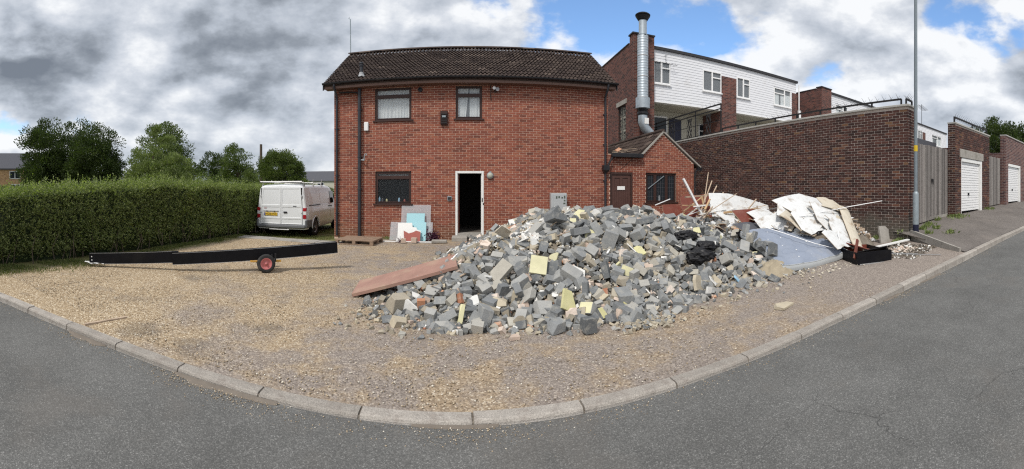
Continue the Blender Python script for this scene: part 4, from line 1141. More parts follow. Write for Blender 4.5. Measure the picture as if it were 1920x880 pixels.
# low slatted roof edge visible over the gate
b = MB(); b.box(GA0 + .02, GA1 - .01, 5.0, 9.0, 3.02, 3.10); b.box(GA0 + .02, GA1 - .01, 4.95, 4.99, 2.98, 3.16)
for i in range(6): b.box(GA0 + .02, GA1 - .01, 5.1 + i * .5, 5.18 + i * .5, 3.10, 3.19)
tag(b.build('carport_roof', MAT['slate_grey']), 'dark corrugated roof edge showing above the tall plank gate', 'roof')

def garage(label, xa, xb, da, db, ztop, dtop, material, base_dark=True, single=True, rnd=1, lintel=True, rail=True):
    t = empty('garage', (xa, front_y(xa), 0), label, 'garage')
    ang = math.atan(-0.0875)
    # built along x then turned about its left front corner onto the building line
    M = Matrix.Translation((xa, front_y(xa), 0)) @ Matrix.Rotation(ang, 4, 'Z')
    def place(o): o.data.transform(Matrix.Translation(-Vector(org(t))) @ M @ Matrix.Translation(Vector(org(t))) if False else Matrix.Identity(4)); return o
    t.rotation_euler = (0, 0, ang)
    Lw = (xb - xa) / math.cos(ang); a = (da - xa) / math.cos(ang); b_ = (db - xa) / math.cos(ang)
    g_ = path_z(xa, front_y(xa))
    hole = (a, b_, -.5, dtop + .0)
    def loc(o): return o
    flat = material + '_flat' if material + '_flat' in MAT else material
    # local coordinates: u along the front, v into the building
    bk = MB()
    d0 = g_ - .35
    def piece(name, u0, u1, z0, z1, bricks):
        V = MB(); V.box(u0, u1, .012, .24, z0, z1); o = V.build(name, MAT['mortar_grey' if bricks else flat], t, world=False)
        return o
    if material + '_flat' in MAT:
        # brick pieces get colours from their place along the wall
        piers = [(0, a, d0, dtop), (b_, Lw, d0, dtop), (0, Lw, dtop, ztop)]
        w = MB()
        for (u0, u1, z0, z1) in piers: w.box(u0, u1, .009, .24, z0 + (.001 if z0 == dtop else 0), z1)
        wo = w.build('wall', MAT['mortar_grey'], t, world=False)
        data = brick_data('x', material); rest = MB(); sg = []
        rr = random.Random(rnd)
        for (u0, u1, z0, z1) in piers:
            k = int(math.ceil((z0 - 1e-6) / BH))
            while (k + 1) * BH <= z1 + .02:
                za = k * BH + .005; odd = k % 2; m = -1
                while m * BL - odd * BL / 2 < u1:
                    p = m * BL - odd * BL / 2 + .005; q = p + .215; m += 1
                    p2, q2 = max(p, u0 + .002), min(q, u1 - .002)
                    if lintel and za + .06 > dtop and za < dtop + .28 and q2 > a - .14 and p2 < b_ + .14:
                        if p2 < a - .14: q2 = a - .14
                        elif q2 > b_ + .14: p2 = b_ + .14
                        else: continue
                    if q2 - p2 < .03: continue
                    if q2 - p2 > .2149: sg.append((p2, za))
                    else: rest.bbox(p2, q2, rr.uniform(-.002, .002), .034, za, za + .0655, .003)
                k += 1
        sg.sort()
        for (p, za) in sg[:300]:
            o = bpy.data.objects.new('brick', data); o.location = (p, rr.uniform(-.002, .002), za); COL.objects.link(o); o.parent = wo
        for (p, za) in sg[300:]: rest.bbox(p, p + .215, 0, .034, za, za + .0655, .003)
        o = rest.build('brickwork', MAT[material], wo, world=False); o['kind'] = 'stuff'
    else:
        w = MB(); w.box(0, a, 0, .24, d0, dtop); w.box(b_, Lw, 0, .24, d0, dtop); w.box(0, Lw, 0.0, .24, dtop + .001, ztop)
        wo = w.build('wall', MAT[flat], t, world=False)
    s = MB(); s.box(-.012, -.001, .0, .26, d0, ztop - .001); s.build('return_face', MAT[flat], t, world=False)
    s = MB(); s.box(0.0, .24, .262, 5.5, d0, ztop - .80); s.box(Lw - .24, Lw, .242, 5.5, d0, ztop - .80); s.box(.242, Lw - .242, 5.2, 5.48, d0, ztop - .81); s.box(.241, Lw - .241, .25, 5.19, ztop - .95, ztop - .85); s.build('side_wall', MAT[flat], t, world=False)
    s = MB(); s.box(-.02, Lw + .02, -.035, .28, ztop + .001, ztop + .05); s.build('coping', MAT['coping'], t, world=False)
    if lintel:
        s = MB(); mid = (a + b_) / 2
        s.bbox(a - .13, mid - .004, -.03, .2, dtop + .003, dtop + .297, .01); s.bbox(mid + .004, b_ + .13, -.03, .2, dtop + .003, dtop + .297, .01); s.build('lintel', MAT['concrete'], t, world=False)
    s = MB(); gz = path_z(da, front_y(da)) - .01; gz2 = path_z(db, front_y(db)) + .0
    s.bbox(a + .002, a + .075, .02, .14, gz - .1, dtop - .002, .004); s.bbox(b_ - .16, b_ - .002, -.01, .14, gz - .1, dtop - .002, .004); s.bbox(a + .076, b_ - .161, .0, .14, dtop - .13, dtop - .002, .004)
    fr = s.build('door_frame', MAT['white_paint'], t, world=False)
    s = MB(); A, B = a + .078, b_ - .163; z = gz2 + .03
    s.box(A, B, .10, .12, z, dtop - .132)
    nsl = 19; h_ = (dtop - .132 - z) / nsl
    for i in range(nsl):
        z0 = z + i * h_
        s.add([(A, .098, z0 + .004), (B, .098, z0 + .004), (B, .072, z0 + .016), (A, .072, z0 + .016), (A, .072, z0 + h_ - .012), (B, .072, z0 + h_ - .012), (B, .098, z0 + h_ - .002), (A, .098, z0 + h_ - .002)],
              [(0, 1, 2, 3), (3, 2, 5, 4), (4, 5, 6, 7), (0, 3, 4, 7), (1, 6, 5, 2)])
    dr = s.build('door', MAT['white_upvc'], t, world=False)
    hx = A + (B - A) * .40
    s = MB(); s.bbox(hx - .05, hx + .05, .045, .07, z + .56, z + .66, .008); s.bar((hx, .035, z + .66), (hx, .035, z + .54), .025, .02); s.build('handle', MAT['black_plastic'], dr, world=False)
    if rail:
        s = MB(); s.bar((.12, .08, ztop + .24), (Lw - .15, .08, ztop + .24), .05, .05); s.bar((.12, .08, ztop + .05), (.12, .08, ztop + .26), .05, .05); s.bar((Lw * .5, .08, ztop + .05), (Lw * .5, .08, ztop + .26), .04, .04); s.bar((Lw - .15, .08, ztop + .05), (Lw - .15, .08, ztop + .26), .05, .05)
        for i in range(20):
            u = .2 + (Lw - .4) * i / 19
            s.tube([(u, .08, ztop + .2), (u, .08, ztop + .32), (u + .03, .02, ztop + .40)], [.006, .006, .002], 4); s.tube([(u, .08, ztop + .2), (u + .01, .0, ztop + .1)], [.006, .003], 4)
        s.build('spiked_rail', MAT['iron_black'], t, world=False)
    return t
garage('dark brick garage with white ribbed door, concrete lintel and spiked rail near the lamp post', 12.40, 15.9, 12.93, 14.98, 3.80, 2.70, 'brick_dark', rnd=8)
timber_gate('narrow weathered grey plank gate between the two white garage doors', 15.92, 18.2, .25, lambda x: 3.05, 2, rnd=7)
garage('plum brick garage with white ribbed door beyond the narrow gate at the far right', 18.25, 21.9, 18.7, 21.0, 4.15, 2.85, 'brick_plum', rnd=9, lintel=False, rail=False)
b = MB(); b.box(22.2, 26, 3.45, 8, .4, 3.6); tag(b.build('outbuilding', MAT['brick_dark_flat']), 'dark brick outbuilding past the far garage at the right edge', 'outbuilding')
b = MB(); b.box(22.0, 23.3, 3.25, 3.44, .5, 1.5); tag(b.build('dark_hatch', MAT['black_paint']), 'black low hatch against the outbuilding at the right edge', 'hatch')
b = MB(); b.box(15.98, 18.2, 5.0, 9, 3.1, 3.35); tag(b.build('shed_roof', MAT['slate_grey']), 'dark flat roof edge showing above the narrow plank gate', 'roof')
# edging of the raised path
b = MB()
ed = tag(bpy.data.objects.new('path_edging', None), kind='structure'); COL.objects.link(ed)
for i in range(3):
    p = Vector((9.42, 4.50, path_z(9.42, 4.5) - .03)).lerp(Vector((8.46, 2.80, g0(8.46) - .01)), i / 3); q = Vector((9.42, 4.50, path_z(9.42, 4.5) - .03)).lerp(Vector((8.46, 2.80, g0(8.46) - .01)), (i + 1) / 3 - .004)
    MB().bar(p, q, .055, .18).build('edging_stone', MAT['concrete'], ed)
b = MB(); 
for (x0, y0, x1, y1) in ((8.46, 2.78, 9.42, 4.50),):
    V = []; Fc = []
    for i in range(9):
        t_ = i / 8; x = x0 + (x1 - x0) * t_; y = y0 + (y1 - y0) * t_
        V += [(x + .02, y, path_z(x, y) - .004), (x + .02, y, -.1)]
        if i: k = 2 * i; Fc.append((k - 2, k, k + 1, k - 1))
    mesh('edge_face', V, Fc, MAT['concrete'], ed)

# lamp post
t = empty('lamp_post', (9.42, 4.28, path_z(9.42, 4.28)), 'grey steel street lamp post with a yellow sticker in front of the tall wall corner', 'lamp post')
pz = path_z(9.42, 4.28); px_, py_ = 9.42, 4.36
b = MB(); b.lathe((px_, py_, 0), [(.083, pz - .05), (.083, pz + .23)], 18); b.build('base_band', MAT['post_navy'], t, smooth=True)
b = MB(); b.lathe((px_, py_, 0), [(.081, pz + .231), (.081, pz + 1.02), (.075, pz + 1.06), (.052, pz + 1.10)], 18); b.build('base_sleeve', MAT['post_galv'], t, smooth=True)
b = MB(); b.lathe((px_, py_, 0), [(.051, pz + 1.09), (.048, 3.5), (.040, 8.0)], 18); sh = b.build('shaft', MAT['post_grey'], t, smooth=True)
b = MB(); b.tube([(px_, py_, 8.0), (px_, py_ - .1, 8.2), (px_, py_ - .9, 8.3)], .03, 8); b.bbox(px_ - .12, px_ + .12, py_ - 1.5, py_ - .85, 8.24, 8.36, .03); b.build('lantern', MAT['post_grey'], t)
V = []; Fc = []
for z in (2.60, 2.76):
    for i in range(9): a_ = R(124 + 20 * i); V.append((px_ + .053 * math.cos(a_), py_ + .053 * math.sin(a_), z))
for i in range(8): Fc.append((i, i + 1, 9 + i + 1, 9 + i))
st = mesh('sticker', V, Fc, MAT['yellow_sticker'], t)

# ------------------------------------------------------------------ flats behind
def flats(name, x0, x1, label, base=3.6, detail=True, windows=(), piers=(), end_window=False, top=8.86, y=17.8):
    t = empty(name, (x0, y, 0), label, 'flats')
    zb, zt = 6.08, top - .12
    # horizontal white boards, each lapped over the one below
    n_ = 19; h_ = (zt - zb) / n_
    holes = [w for w in windows]
    bd = tag(MB().box(x0 + .02, x1 - .02, y + .05, y + .3, zb, zt).build('upper_wall', MAT['white_board_cladding'], t))
    for i in range(n_):
        z = zb + i * h_
        segs = [(x0 + .0, x1 - .0)]
        for (a, b_, c, d) in holes + [(p[0], p[1], -9, 99 if p[2] else 8.0) for p in piers]:
            if z + h_ * .7 > c and z + h_ * .3 < d:
                ns = []
                for (p, q) in segs:
                    if q <= a or p >= b_: ns.append((p, q)); continue
                    if p < a: ns.append((p, a))
                    if q > b_: ns.append((b_, q))
                segs = ns
        for (p, q) in segs:
            if q - p < .05: continue
            b = MB(); b.add([(p, y + .006, z + .002), (q, y + .006, z + .002), (q, y + .019, z + h_ + .001), (p, y + .019, z + h_ + .001), (p, y + .06, z + .003), (q, y + .06, z + .003), (q, y + .06, z + h_), (p, y + .06, z + h_)],
                            [(0, 1, 2, 3), (4, 7, 6, 5), (0, 4, 5, 1), (3, 2, 6, 7), (0, 3, 7, 4), (1, 5, 6, 2)])
            b.build('cladding_board', MAT['white_board_cladding'], bd)
    b = MB(); b.box(x0 - .0, x1 + .1, y - .09, y + .4, zt, top + .02); b.build('fascia', MAT['felt_dark'], t)
    b = MB(); b.box(x0, x1, y - .01, y + .32, zb - .03, zb - .001); b.build('sill_trim', MAT['white_paint'], t)
    # end wall
    ex = x0 - 1.15
    ew = MB()
    if end_window:
        wy0, wy1, wz0, wz1 = 18.45, 19.55, 3.9, 5.98
        us = [17.5, wy0, wy1, 27]; zs = [-.1, wz0, wz1, top]
        for i in range(3):
            for j in range(3):
                if i == 1 and j == 1: continue
                ew.box(ex, ex + .3, us[i], us[i + 1], zs[j], zs[j + 1])
    else:
        ew.box(ex, ex + .3, y - .3, y + 9, -.1, top)
    o = ew.build('end_wall', MAT['brick_flats'], t)
    b = MB(); b.box(ex + .302, x0 - .001, 17.5, 17.79, -.1, top + (.36 if end_window else .06)); b.box(ex, ex + .301, 17.5, 17.95, top + .001, top + (.36 if end_window else .06)); b.build('end_pier', MAT['brick_flats'], t)
    b = MB(); zc = top + (.361 if end_window else .061); b.box(ex - .05, x0 + .03, 17.45, 18.0, zc, zc + .07); b.box(ex - .04, ex + .34, 18.01, 27, top + .001, top + .05); b.build('coping', MAT['felt_dark'], t)
    if end_window:
        b = MB(); b.box(ex - .03, ex + .2, wy0 - .15, wy1 + .15, wz1 + .002, wz1 + .24); b.build('lintel', MAT['concrete'], t)
        b = MB(); b.box(ex + .16, ex + .2, wy0, wy1, wz0, wz1); b.build('end_panel', MAT['cream_cladding'], t)
        b = MB()
        for yy in (wy0 + .03, (wy0 + wy1) / 2, wy1 - .03): b.bar((ex + .06, yy, wz0), (ex + .06, yy, wz1), .03, .03)
        for k_ in range(3):
            for yy in (wy0 + .28, wy1 - .28): scroll(b, lambda u, d, zz_: (ex + .06 + d, u, zz_), yy, wz0 + .4 + k_ * .68, .30, .012)
        b.build('grille', MAT['iron_black'], t)
    # body
    b = MB(); b.box(x0 + .31, x1, y + .32, y + 8.9, zb + .002, top - .13); b.build('upper_body', MAT['brick_flats'], t)
    b = MB(); b.box(x0 + .02, x1, y + .31, 27, top - .129, top - .02); b.build('flat_roof', MAT['felt_dark'], t)
    b = MB(); b.box(x0, x1, y + .321, y + 2.2, zb - .04, zb + .0); b.build('balcony_soffit', MAT['cream_cladding'], t)
    # recessed ground storey with upright boarding
    ry = y + 1.9; nb = int((x1 - x0) / .16)
    b = MB(); b.box(x0 + .02, x1, ry + .03, ry + .2, 3.6, zb - .05); rwall = b.build('recessed_wall', MAT['cream_cladding'], t)
    b = MB()
    for i in range(nb): u = x0 + .05 + i * .16; b.box(u, u + .145, ry + .005, ry + .029, 3.61, zb - .25)
    o = b.build('upright_boards', MAT['cream_cladding'], rwall)
    for (pa, pb, full) in piers:
        b = MB(); b.box(pa, pb, y - .06, y + 2.0, -.1, 8.0 if not full else top - .14); b.build('brick_pier', MAT['brick_flats'], t)
    for (a, b_, c, d) in windows:
        f = MB(); q = .055
        f.box(a, a + q, y - .03, y + .08, c, d); f.box(b_ - q, b_, y - .03, y + .08, c, d); f.box(a + q, b_ - q, y - .03, y + .08, c, c + q); f.box(a + q, b_ - q, y - .03, y + .08, d - q, d)
        big = (b_ - a) > 1.3
        split = a + (b_ - a) * (.62 if big else .5)
        f.box(split - .04, split + .04, y - .028, y + .08, c + q, d - q)
        zs_ = d - .34
        if big: f.box(a + q, split - .04, y - .028, y + .08, zs_ - .03, zs_ + .03)
        else: f.box(split + .04, b_ - q, y - .028, y + .08, zs_ - .03, zs_ + .03)
        w = f.build('window', MAT['white_upvc'], t)
        s = MB(); s.box(a - .05, b_ + .05, y - .08, y - .031, c - .06, c - .005); s.build('sill', MAT['white_upvc'], w)
        p = MB(); p.box(a + q, b_ - q, y + .02, y + .03, c + q, d - q); p.build('pane', MAT['glass_window'], w)
        bk = MB(); bk.box(a + q, b_ - q, y + .034, y + .049, c + q, d - q); bk.build('room_shade_panel', MAT['interior'], w)  # dark panel close behind the pane, the room's shade painted in
        if big or a < 10:
            cu = MB(); V = []; Fc = []
            segs_ = ((a + q, a + q + .42), (split - .33, split - .03), (split + .05, b_ - q)) if big else ((a + q, a + q + .1),)
            for (p0, p1) in segs_:
                N = 8; V = []; Fc = []
                for z_ in (c + q, zs_ if big else d - q):
                    for i in range(N + 1): V.append((p0 + (p1 - p0) * i / N, y + .0326 - .0012 * (i % 2), z_))
                for i in range(N): Fc.append((i, i + 1, N + 2 + i, N + 1 + i))
                mesh('curtain', V, Fc, MAT['curtain'], w)
    return t, ry
WN = [(8.86, 10.05, 6.97, 8.05), (12.06, 13.23, 6.98, 8.12), (14.55, 15.85, 6.95, 8.12), (18.0, 19.3, 6.95, 8.05)]
WN = [(8.95, 9.98, 7.02, 8.18), (12.02, 13.28, 7.02, 8.17), (14.42, 15.42, 7.0, 8.17), (17.45, 19.0, 6.98, 8.10)]
fl, ry = flats('maisonette_block', 8.9, 19.55, 'white boarded maisonettes with brown brick end wall, behind the tall wall and the metal flue', windows=WN, piers=[(13.32, 14.34, False), (19.15, 19.55, False)], end_window=True)
# ground storey fittings of the balcony
b = MB(); b.box(9.95, 10.85, ry - .02, ry + .004, 3.62, 5.75); b.build('window_surround', MAT['white_upvc'], fl)
b = MB(); b.box(10.02, 10.78, ry - .035, ry - .021, 3.8, 5.66); b.build('pane', MAT['glass_dark'], fl)
b = MB(); b.box(10.95, 11.75, ry - .05, ry + .004, 3.62, 5.66); d_ = b.build('door', MAT['navy_door'], fl)
b = MB(); b.bar((11.02, ry - .07, 4.5), (11.02, ry - .07, 4.65), .02, .02); b.build('handle', MAT['metal_edge'], d_)
b = MB(); b.box(13.0, 14.2, ry - .02, ry + .004, 4.35, 5.55); w = b.build('window', MAT['white_upvc'], fl)
b = MB(); b.box(13.07, 13.57, ry - .032, ry - .021, 5.15, 5.48); b.box(13.07, 13.57, ry - .032, ry - .021, 4.42, 5.08); b.box(13.66, 14.13, ry - .032, ry - .021, 4.42, 5.48); b.build('pane', MAT['glass_dark'], w)
b = MB(); b.box(15.6, 17.4, ry - .25, ry - .2, 4.6, 5.3); tag(b.build('blue_awning', MAT['pale_blue']), 'pale blue panel on the balcony behind the tall wall rail', 'panel')
b = MB(); b.box(19.62, 19.68, 17.60, 17.66, 5.7, 8.6); b.box(19.6, 19.8, 17.58, 17.7, 6.4, 6.9); tag(b.build('white_downpipe', MAT['white_upvc']), 'white downpipe at the right end of the boarded maisonettes', 'pipe')
b = MB(); b.tube([(9.6, 17.72, 8.45), (9.75, 17.68, 8.47)], .012, 5); b.tube([(8.95, 17.6, 8.05), (10.3, 17.6, 8.03)], .012, 5); b.tube([(9.62, 17.6, 8.0), (9.62, 17.6, 8.5)], .014, 5)
for i in range(7): b.tube([(9.05 + .18 * i, 17.45, 8.05), (9.05 + .18 * i, 17.74, 8.03)], .008, 4)
tag(b.build('television_aerial', MAT['grey_black_pipe']), 'small rod television aerial on the white boards just right of the flue', 'aerial')
flats('maisonette_block', 23.1, 33.5, 'second white boarded maisonette block, seen over the tall wall', windows=[(24.0, 25.6, 6.9, 8.1), (28.0, 29.8, 6.9, 8.1)], piers=[], y=17.8)
flats('maisonette_block', 37.2, 48.0, 'third small white boarded block seen between the lamp post and the garage', windows=[(39.0, 40.2, 6.9, 8.1), (43.0, 46.0, 6.9, 8.1)], piers=[(40.3, 41.0, False)], y=17.8)
b = MB(); b.tube([(40.5, 18, 8.8), (40.5, 18, 11.2)], .03, 5); b.tube([(39.6, 18, 11.0), (41.6, 18, 10.7)], .02, 4)
for i in range(8): b.tube([(39.8 + i * .24, 17.6, 10.95 - i * .035), (39.8 + i * .24, 18.4, 10.95 - i * .035)], .014, 4)
b.tube([(40.1, 17.8, 10.0), (40.9, 18.2, 10.0)], .014, 4); b.tube([(40.1, 17.8, 9.6), (40.9, 18.2, 9.6)], .014, 4)
tag(b.build('television_aerial', MAT['grey_black_pipe']), 'tall yagi television aerial against the sky right of the lamp post', 'aerial')

# metal flue in front of the end pier
t = empty('metal_flue', (8.08, 17.0, 4.0), 'tall galvanised metal flue with wide dark cap rising in front of the flats end wall', 'flue')
fx_, fy_ = 8.05, 17.05
b = MB(); b.lathe((fx_, fy_, 0), [(.20, 8.95), (.195, 9.0), (.195, 9.72)], 20); b.build('upper_pipe', MAT['galvanised'], t, smooth=True)
zs_ = [5.95 + .155 * i for i in range(20)]
for k_ in range(3):
    pr = []
    z0, z1 = 6.0 + k_ * 1.0, 6.0 + (k_ + 1) * 1.0
    nn = 8
    for i in range(nn): za = z0 + (z1 - z0) * i / nn; zc = z0 + (z1 - z0) * (i + 1) / nn; pr += [(.265, za + .004), (.272, za + .012), (.265, za + .022), (.265, zc - .004)]
    if k_ == 2: pr += [(.265, z1 - .06), (.20, z1 + .0)]
    b = MB(); b.lathe((fx_, fy_, 0), pr, 22); o = b.build('pipe_section', MAT['galvanised'], t); smooth_by_angle(o, .7)
    b = MB(); b.lathe((fx_, fy_, 0), [(.267, z0 - .02), (.28, z0 - .015), (.28, z0 + .02), (.267, z0 + .025)], 22); b.build('joint_band', MAT['metal_edge'], t)
b = MB(); b.lathe((fx_, fy_, 0), [(.27, 5.45), (.345, 5.48), (.35, 5.98), (.27, 6.0)], 22); o = b.build('collar', MAT['galvanised'], t); smooth_by_angle(o, .7)
b = MB(); b.lathe((fx_, fy_, 0), [(.22, 5.14), (.27, 5.2), (.27, 5.3), (.22, 5.32), (.26, 5.46)], 20); b.build('black_joint', MAT['black_plastic'], t)
b = MB(); b.tube([(fx_, fy_, 5.2), (fx_ + .0, fy_, 4.85), (fx_ + .12, fy_ - .0, 4.55), (fx_ + .45, fy_ + .02, 4.25), (fx_ + .95, fy_ + .05, 3.95)], [.225, .235, .235, .23, .23], 20); o = b.build('elbow', MAT['galvanised'], t); smooth_by_angle(o, .9)
b = MB(); b.box(fx_ - .02, fx_ + .2, fy_ - .255, fy_ - .235, 4.72, 5.0); b.build('label', MAT['paper_white'], t)
b = MB(); b.lathe((fx_, fy_, 0), [(.0, 9.86), (.12, 9.9), (.36, 9.93), (.37, 9.97), (.30, 10.02), (.0, 10.04)], 22)
for a_ in range(4): b.bar((fx_ + .19 * math.cos(a_ * PI / 2), fy_ + .19 * math.sin(a_ * PI / 2), 9.7), (fx_ + .21 * math.cos(a_ * PI / 2), fy_ + .21 * math.sin(a_ * PI / 2), 9.92), .02, .02)
b.lathe((fx_, fy_, 0), [(.197, 9.70), (.24, 9.73), (.35, 9.90)], 22)
b.build('cap', MAT['iron_black'], t)

# ------------------------------------------------------------------ distant buildings on the left
def far_house(name, label, cx, cy, w_, d_, ez, rz_, rot, wallm, roofm, wins):
    t = empty(name, (cx, cy, 0), label, 'house', rz=rot)
    b = MB(); b.box(-w_ / 2, w_ / 2, 0, d_, -.2, ez); b.add([(w_ / 2, 0, ez), (w_ / 2, d_, ez), (w_ / 2, d_ / 2, rz_)], [(0, 1, 2)]); b.add([(-w_ / 2, 0, ez), (-w_ / 2, d_, ez), (-w_ / 2, d_ / 2, rz_)], [(0, 2, 1)])
    b.build('wall', MAT[wallm], t, world=False)
    b = MB(); o_ = .3
    b.add([(-w_ / 2 - o_, -o_, ez - .1), (w_ / 2 + o_, -o_, ez - .1), (w_ / 2 + o_, d_ / 2, rz_ + .1), (-w_ / 2 - o_, d_ / 2, rz_ + .1), (w_ / 2 + o_, d_ + o_, ez - .1), (-w_ / 2 - o_, d_ + o_, ez - .1),
           (-w_ / 2 - o_, -o_, ez - .3), (w_ / 2 + o_, -o_, ez - .3), (w_ / 2 + o_, d_ / 2, rz_ - .1), (-w_ / 2 - o_, d_ / 2, rz_ - .1), (w_ / 2 + o_, d_ + o_, ez - .3), (-w_ / 2 - o_, d_ + o_, ez - .3)],
          [(0, 1, 2, 3), (3, 2, 4, 5), (6, 7, 1, 0), (7, 8, 2, 1), (8, 10, 4, 2), (0, 3, 9, 6), (3, 5, 11, 9), (6, 9, 8, 7), (9, 11, 10, 8)])
    b.build('roof', MAT[roofm], t, world=False)
    for (a, c, z0, z1) in wins:
        f = MB(); f.box(a, c, -.06, -.001, z0, z1); f = f.build('window', MAT['white_upvc'], t, world=False)
        p = MB(); m_ = (a + c) / 2; p.box(a + .1, m_ - .06, -.075, -.062, z0 + .1, z1 - .1); p.box(m_ + .06, c - .1, -.075, -.062, z0 + .1, z1 - .1); p.build('pane', MAT['glass_dark'], f, world=False)
    return t
far_house('brick_house', 'far yellow brick house with grey pitched roof beyond the hedge at the left edge', -64.5, 24.4, 11.5, 8, 5.35, 8.2, R(68), 'brick_buff', 'slate_grey', [(2.4, 4.3, 3.4, 4.8), (2.6, 4.2, 1.0, 2.5), (-3.5, -1.8, 3.4, 4.8)])
far_house('terrace', 'low terrace with dull grey roof far behind the white van', -38, 108, 60, 9, 4.2, 7.0, R(8), 'cream_cladding', 'slate_grey', [(i * 6 - 24, i * 6 - 22, 2.4, 3.6) for i in range(8)])
b = MB(); b.box(-66, -60.2, 33, 36, 0, 4.4); tag(b.build('dark_shed', MAT['felt_dark']), 'dark low building right of the far yellow brick house', 'shed')
def street_column(x, y, h, label, arm=.9, mt_='post_galv', thick=.07):
    t = empty('street_lamp', (x, y, 0), label, 'street lamp')
    b = MB(); b.tube([(x, y, 0), (x, y, h)], [thick, thick * .7], 8); b.build('column', MAT[mt_], t)
    b = MB(); b.tube([(x, y, h), (x - arm, y, h + .12)], .035, 6); b.bbox(x - arm - .5, x - arm + .1, y - .15, y + .15, h + .05, h + .2, .03); b.build('lantern', MAT[mt_], t)
street_column(-32.5, 41.2, 4.4, 'short grey street lamp seen between the far trees above the hedge', .3)
street_column(-35.0, 48.0, 3.6, 'smallest grey street lamp, right of the short one above the hedge', .2, 'slate_grey')
street_column(-20.4, 34.2, 5.0, 'grey street lamp with side arm left of the dark pole', .9)
t = empty('telegraph_pole', (-18.4, 31.2, 0), 'dark wooden telegraph pole behind the hedge left of the white van', 'pole')
MB().tube([(-18.4, 31.2, 0), (-18.4, 31.2, 5.75)], [.15, .12], 10).build('pole', MAT['bark'], t)
b = MB(); b.bar((-18.6, 31.1, 3.6), (-18.2, 31.1, 3.6), .2, .3); b.build('fitting', MAT['post_grey'], t)

# ------------------------------------------------------------------ foliage
RNG = np.random.default_rng(11)
def leaf_mesh(name, centres, normals, size, material, parent=None, kind=None, aspect=.5, jitter=.35):
    """one small folded leaf per centre, as a joined part"""
    N = len(centres)
    d = normals + RNG.normal(0, jitter, (N, 3)); d /= np.linalg.norm(d, axis=1, keepdims=True) + 1e-9
    r_ = RNG.normal(0, 1, (N, 3)); s = np.cross(d, r_); s /= np.linalg.norm(s, axis=1, keepdims=True) + 1e-9
    L = size * RNG.uniform(.6, 1.3, (N, 1))
    nrm = np.cross(d, s)
    a = centres; b_ = centres + d * L * .5 + s * L * aspect * .5 + nrm * L * .05
    c = centres + d * L; e = centres + d * L * .5 - s * L * aspect * .5 + nrm * L * .05
    V = np.stack([a, b_, c, e], 1).reshape(-1, 3)
    if parent is not None: V = V - np.array(org(parent))
    me = bpy.data.meshes.new(name)
    me.vertices.add(4 * N); me.vertices.foreach_set('co', V.astype(np.float32).ravel())
    me.loops.add(4 * N); me.loops.foreach_set('vertex_index', np.arange(4 * N, dtype=np.int32))
    me.polygons.add(N); me.polygons.foreach_set('loop_start', np.arange(0, 4 * N, 4, dtype=np.int32)); me.polygons.foreach_set('loop_total', np.full(N, 4, dtype=np.int32))
    me.materials.append(MAT[material]); me.update(); me.validate()
    o = bpy.data.objects.new(name, me); COL.objects.link(o)
    if parent is not None: o.parent = parent
    if kind: o['kind'] = kind
    return o

def tree(name, label, x, y, crown, material, n, leafsize, trunk_r=.2, clumps=90, spread=.16, group=None, limbs=6, hollow=.55, gap=0.0, cat='tree', seed=1, up=.3):
    """crown: list of ellipsoids (dx, dy, z, rx, ry, rz)"""
    rr = np.random.default_rng(seed)
    t = empty(name, (x, y, 0), label, cat, group)
    w = np.array([e[3] * e[5] for e in crown]); w = w / w.sum()
    C = []; NN = []; tips = []
    for e, we in zip(crown, w):
        k = max(4, int(clumps * we))
        u = rr.normal(0, 1, (k, 3)); u /= np.linalg.norm(u, axis=1, keepdims=True)
        rad = rr.uniform(hollow, 1.0, (k, 1)) ** .7
        cen = np.array([x + e[0], y + e[1], e[2]]) + u * rad * np.array(e[3:6])
        tips.append(cen)
        m = max(1, int(n * we / k))
        for c_, uu in zip(cen, u):
            mm = int(m * rr.uniform(.5, 1.5)); sp = spread * min(e[3], e[5]) * rr.uniform(.7, 1.5)
            g3 = rr.normal(0, 1, (mm, 3)); g3 /= np.linalg.norm(g3, axis=1, keepdims=True); pts = c_ + g3 * (rr.uniform(0, 1, (mm, 1)) ** .45) * sp * 1.7 * np.array([1, 1, .7])
            C.append(pts); q = pts - c_; NN.append(q / (np.linalg.norm(q, axis=1, keepdims=True) + 1e-6) * .7 + uu * .5 + np.array([0, 0, up]))
    C = np.concatenate(C); NN = np.concatenate(NN)
    leaf_mesh('crown', C, NN, leafsize, material, t)
    tips = np.concatenate(tips)
    top = max(e[2] for e in crown); base = min(e[2] - e[5] for e in crown)
    b = MB(); b.tube([(x, y, -.1), (x + .05, y, max(base, .6)), (x - .05, y, top * .75), (x, y, top)], [trunk_r, trunk_r * .8, trunk_r * .5, trunk_r * .2], 8)
    tr = b.build('trunk', MAT['bark'], t)
    for i in rr.choice(len(tips), min(limbs, len(tips)), replace=False):
        q = tips[i]; z0 = max(base * .8 + .4, min(q[2] - 1, top * .6)); p0 = np.array([x, y, z0]); mid = p0 + (q - p0) * .5 + np.array([0, 0, .1 * (q[2] - z0)])
        b = MB(); b.tube([tuple(p0), tuple(mid), tuple(q)], [trunk_r * .5, trunk_r * .3, trunk_r * .1], 6); b.build('limb', MAT['bark'], t)
    return t
def at(px, r): a = (px - 881) / F; return r * math.sin(a), r * math.cos(a)
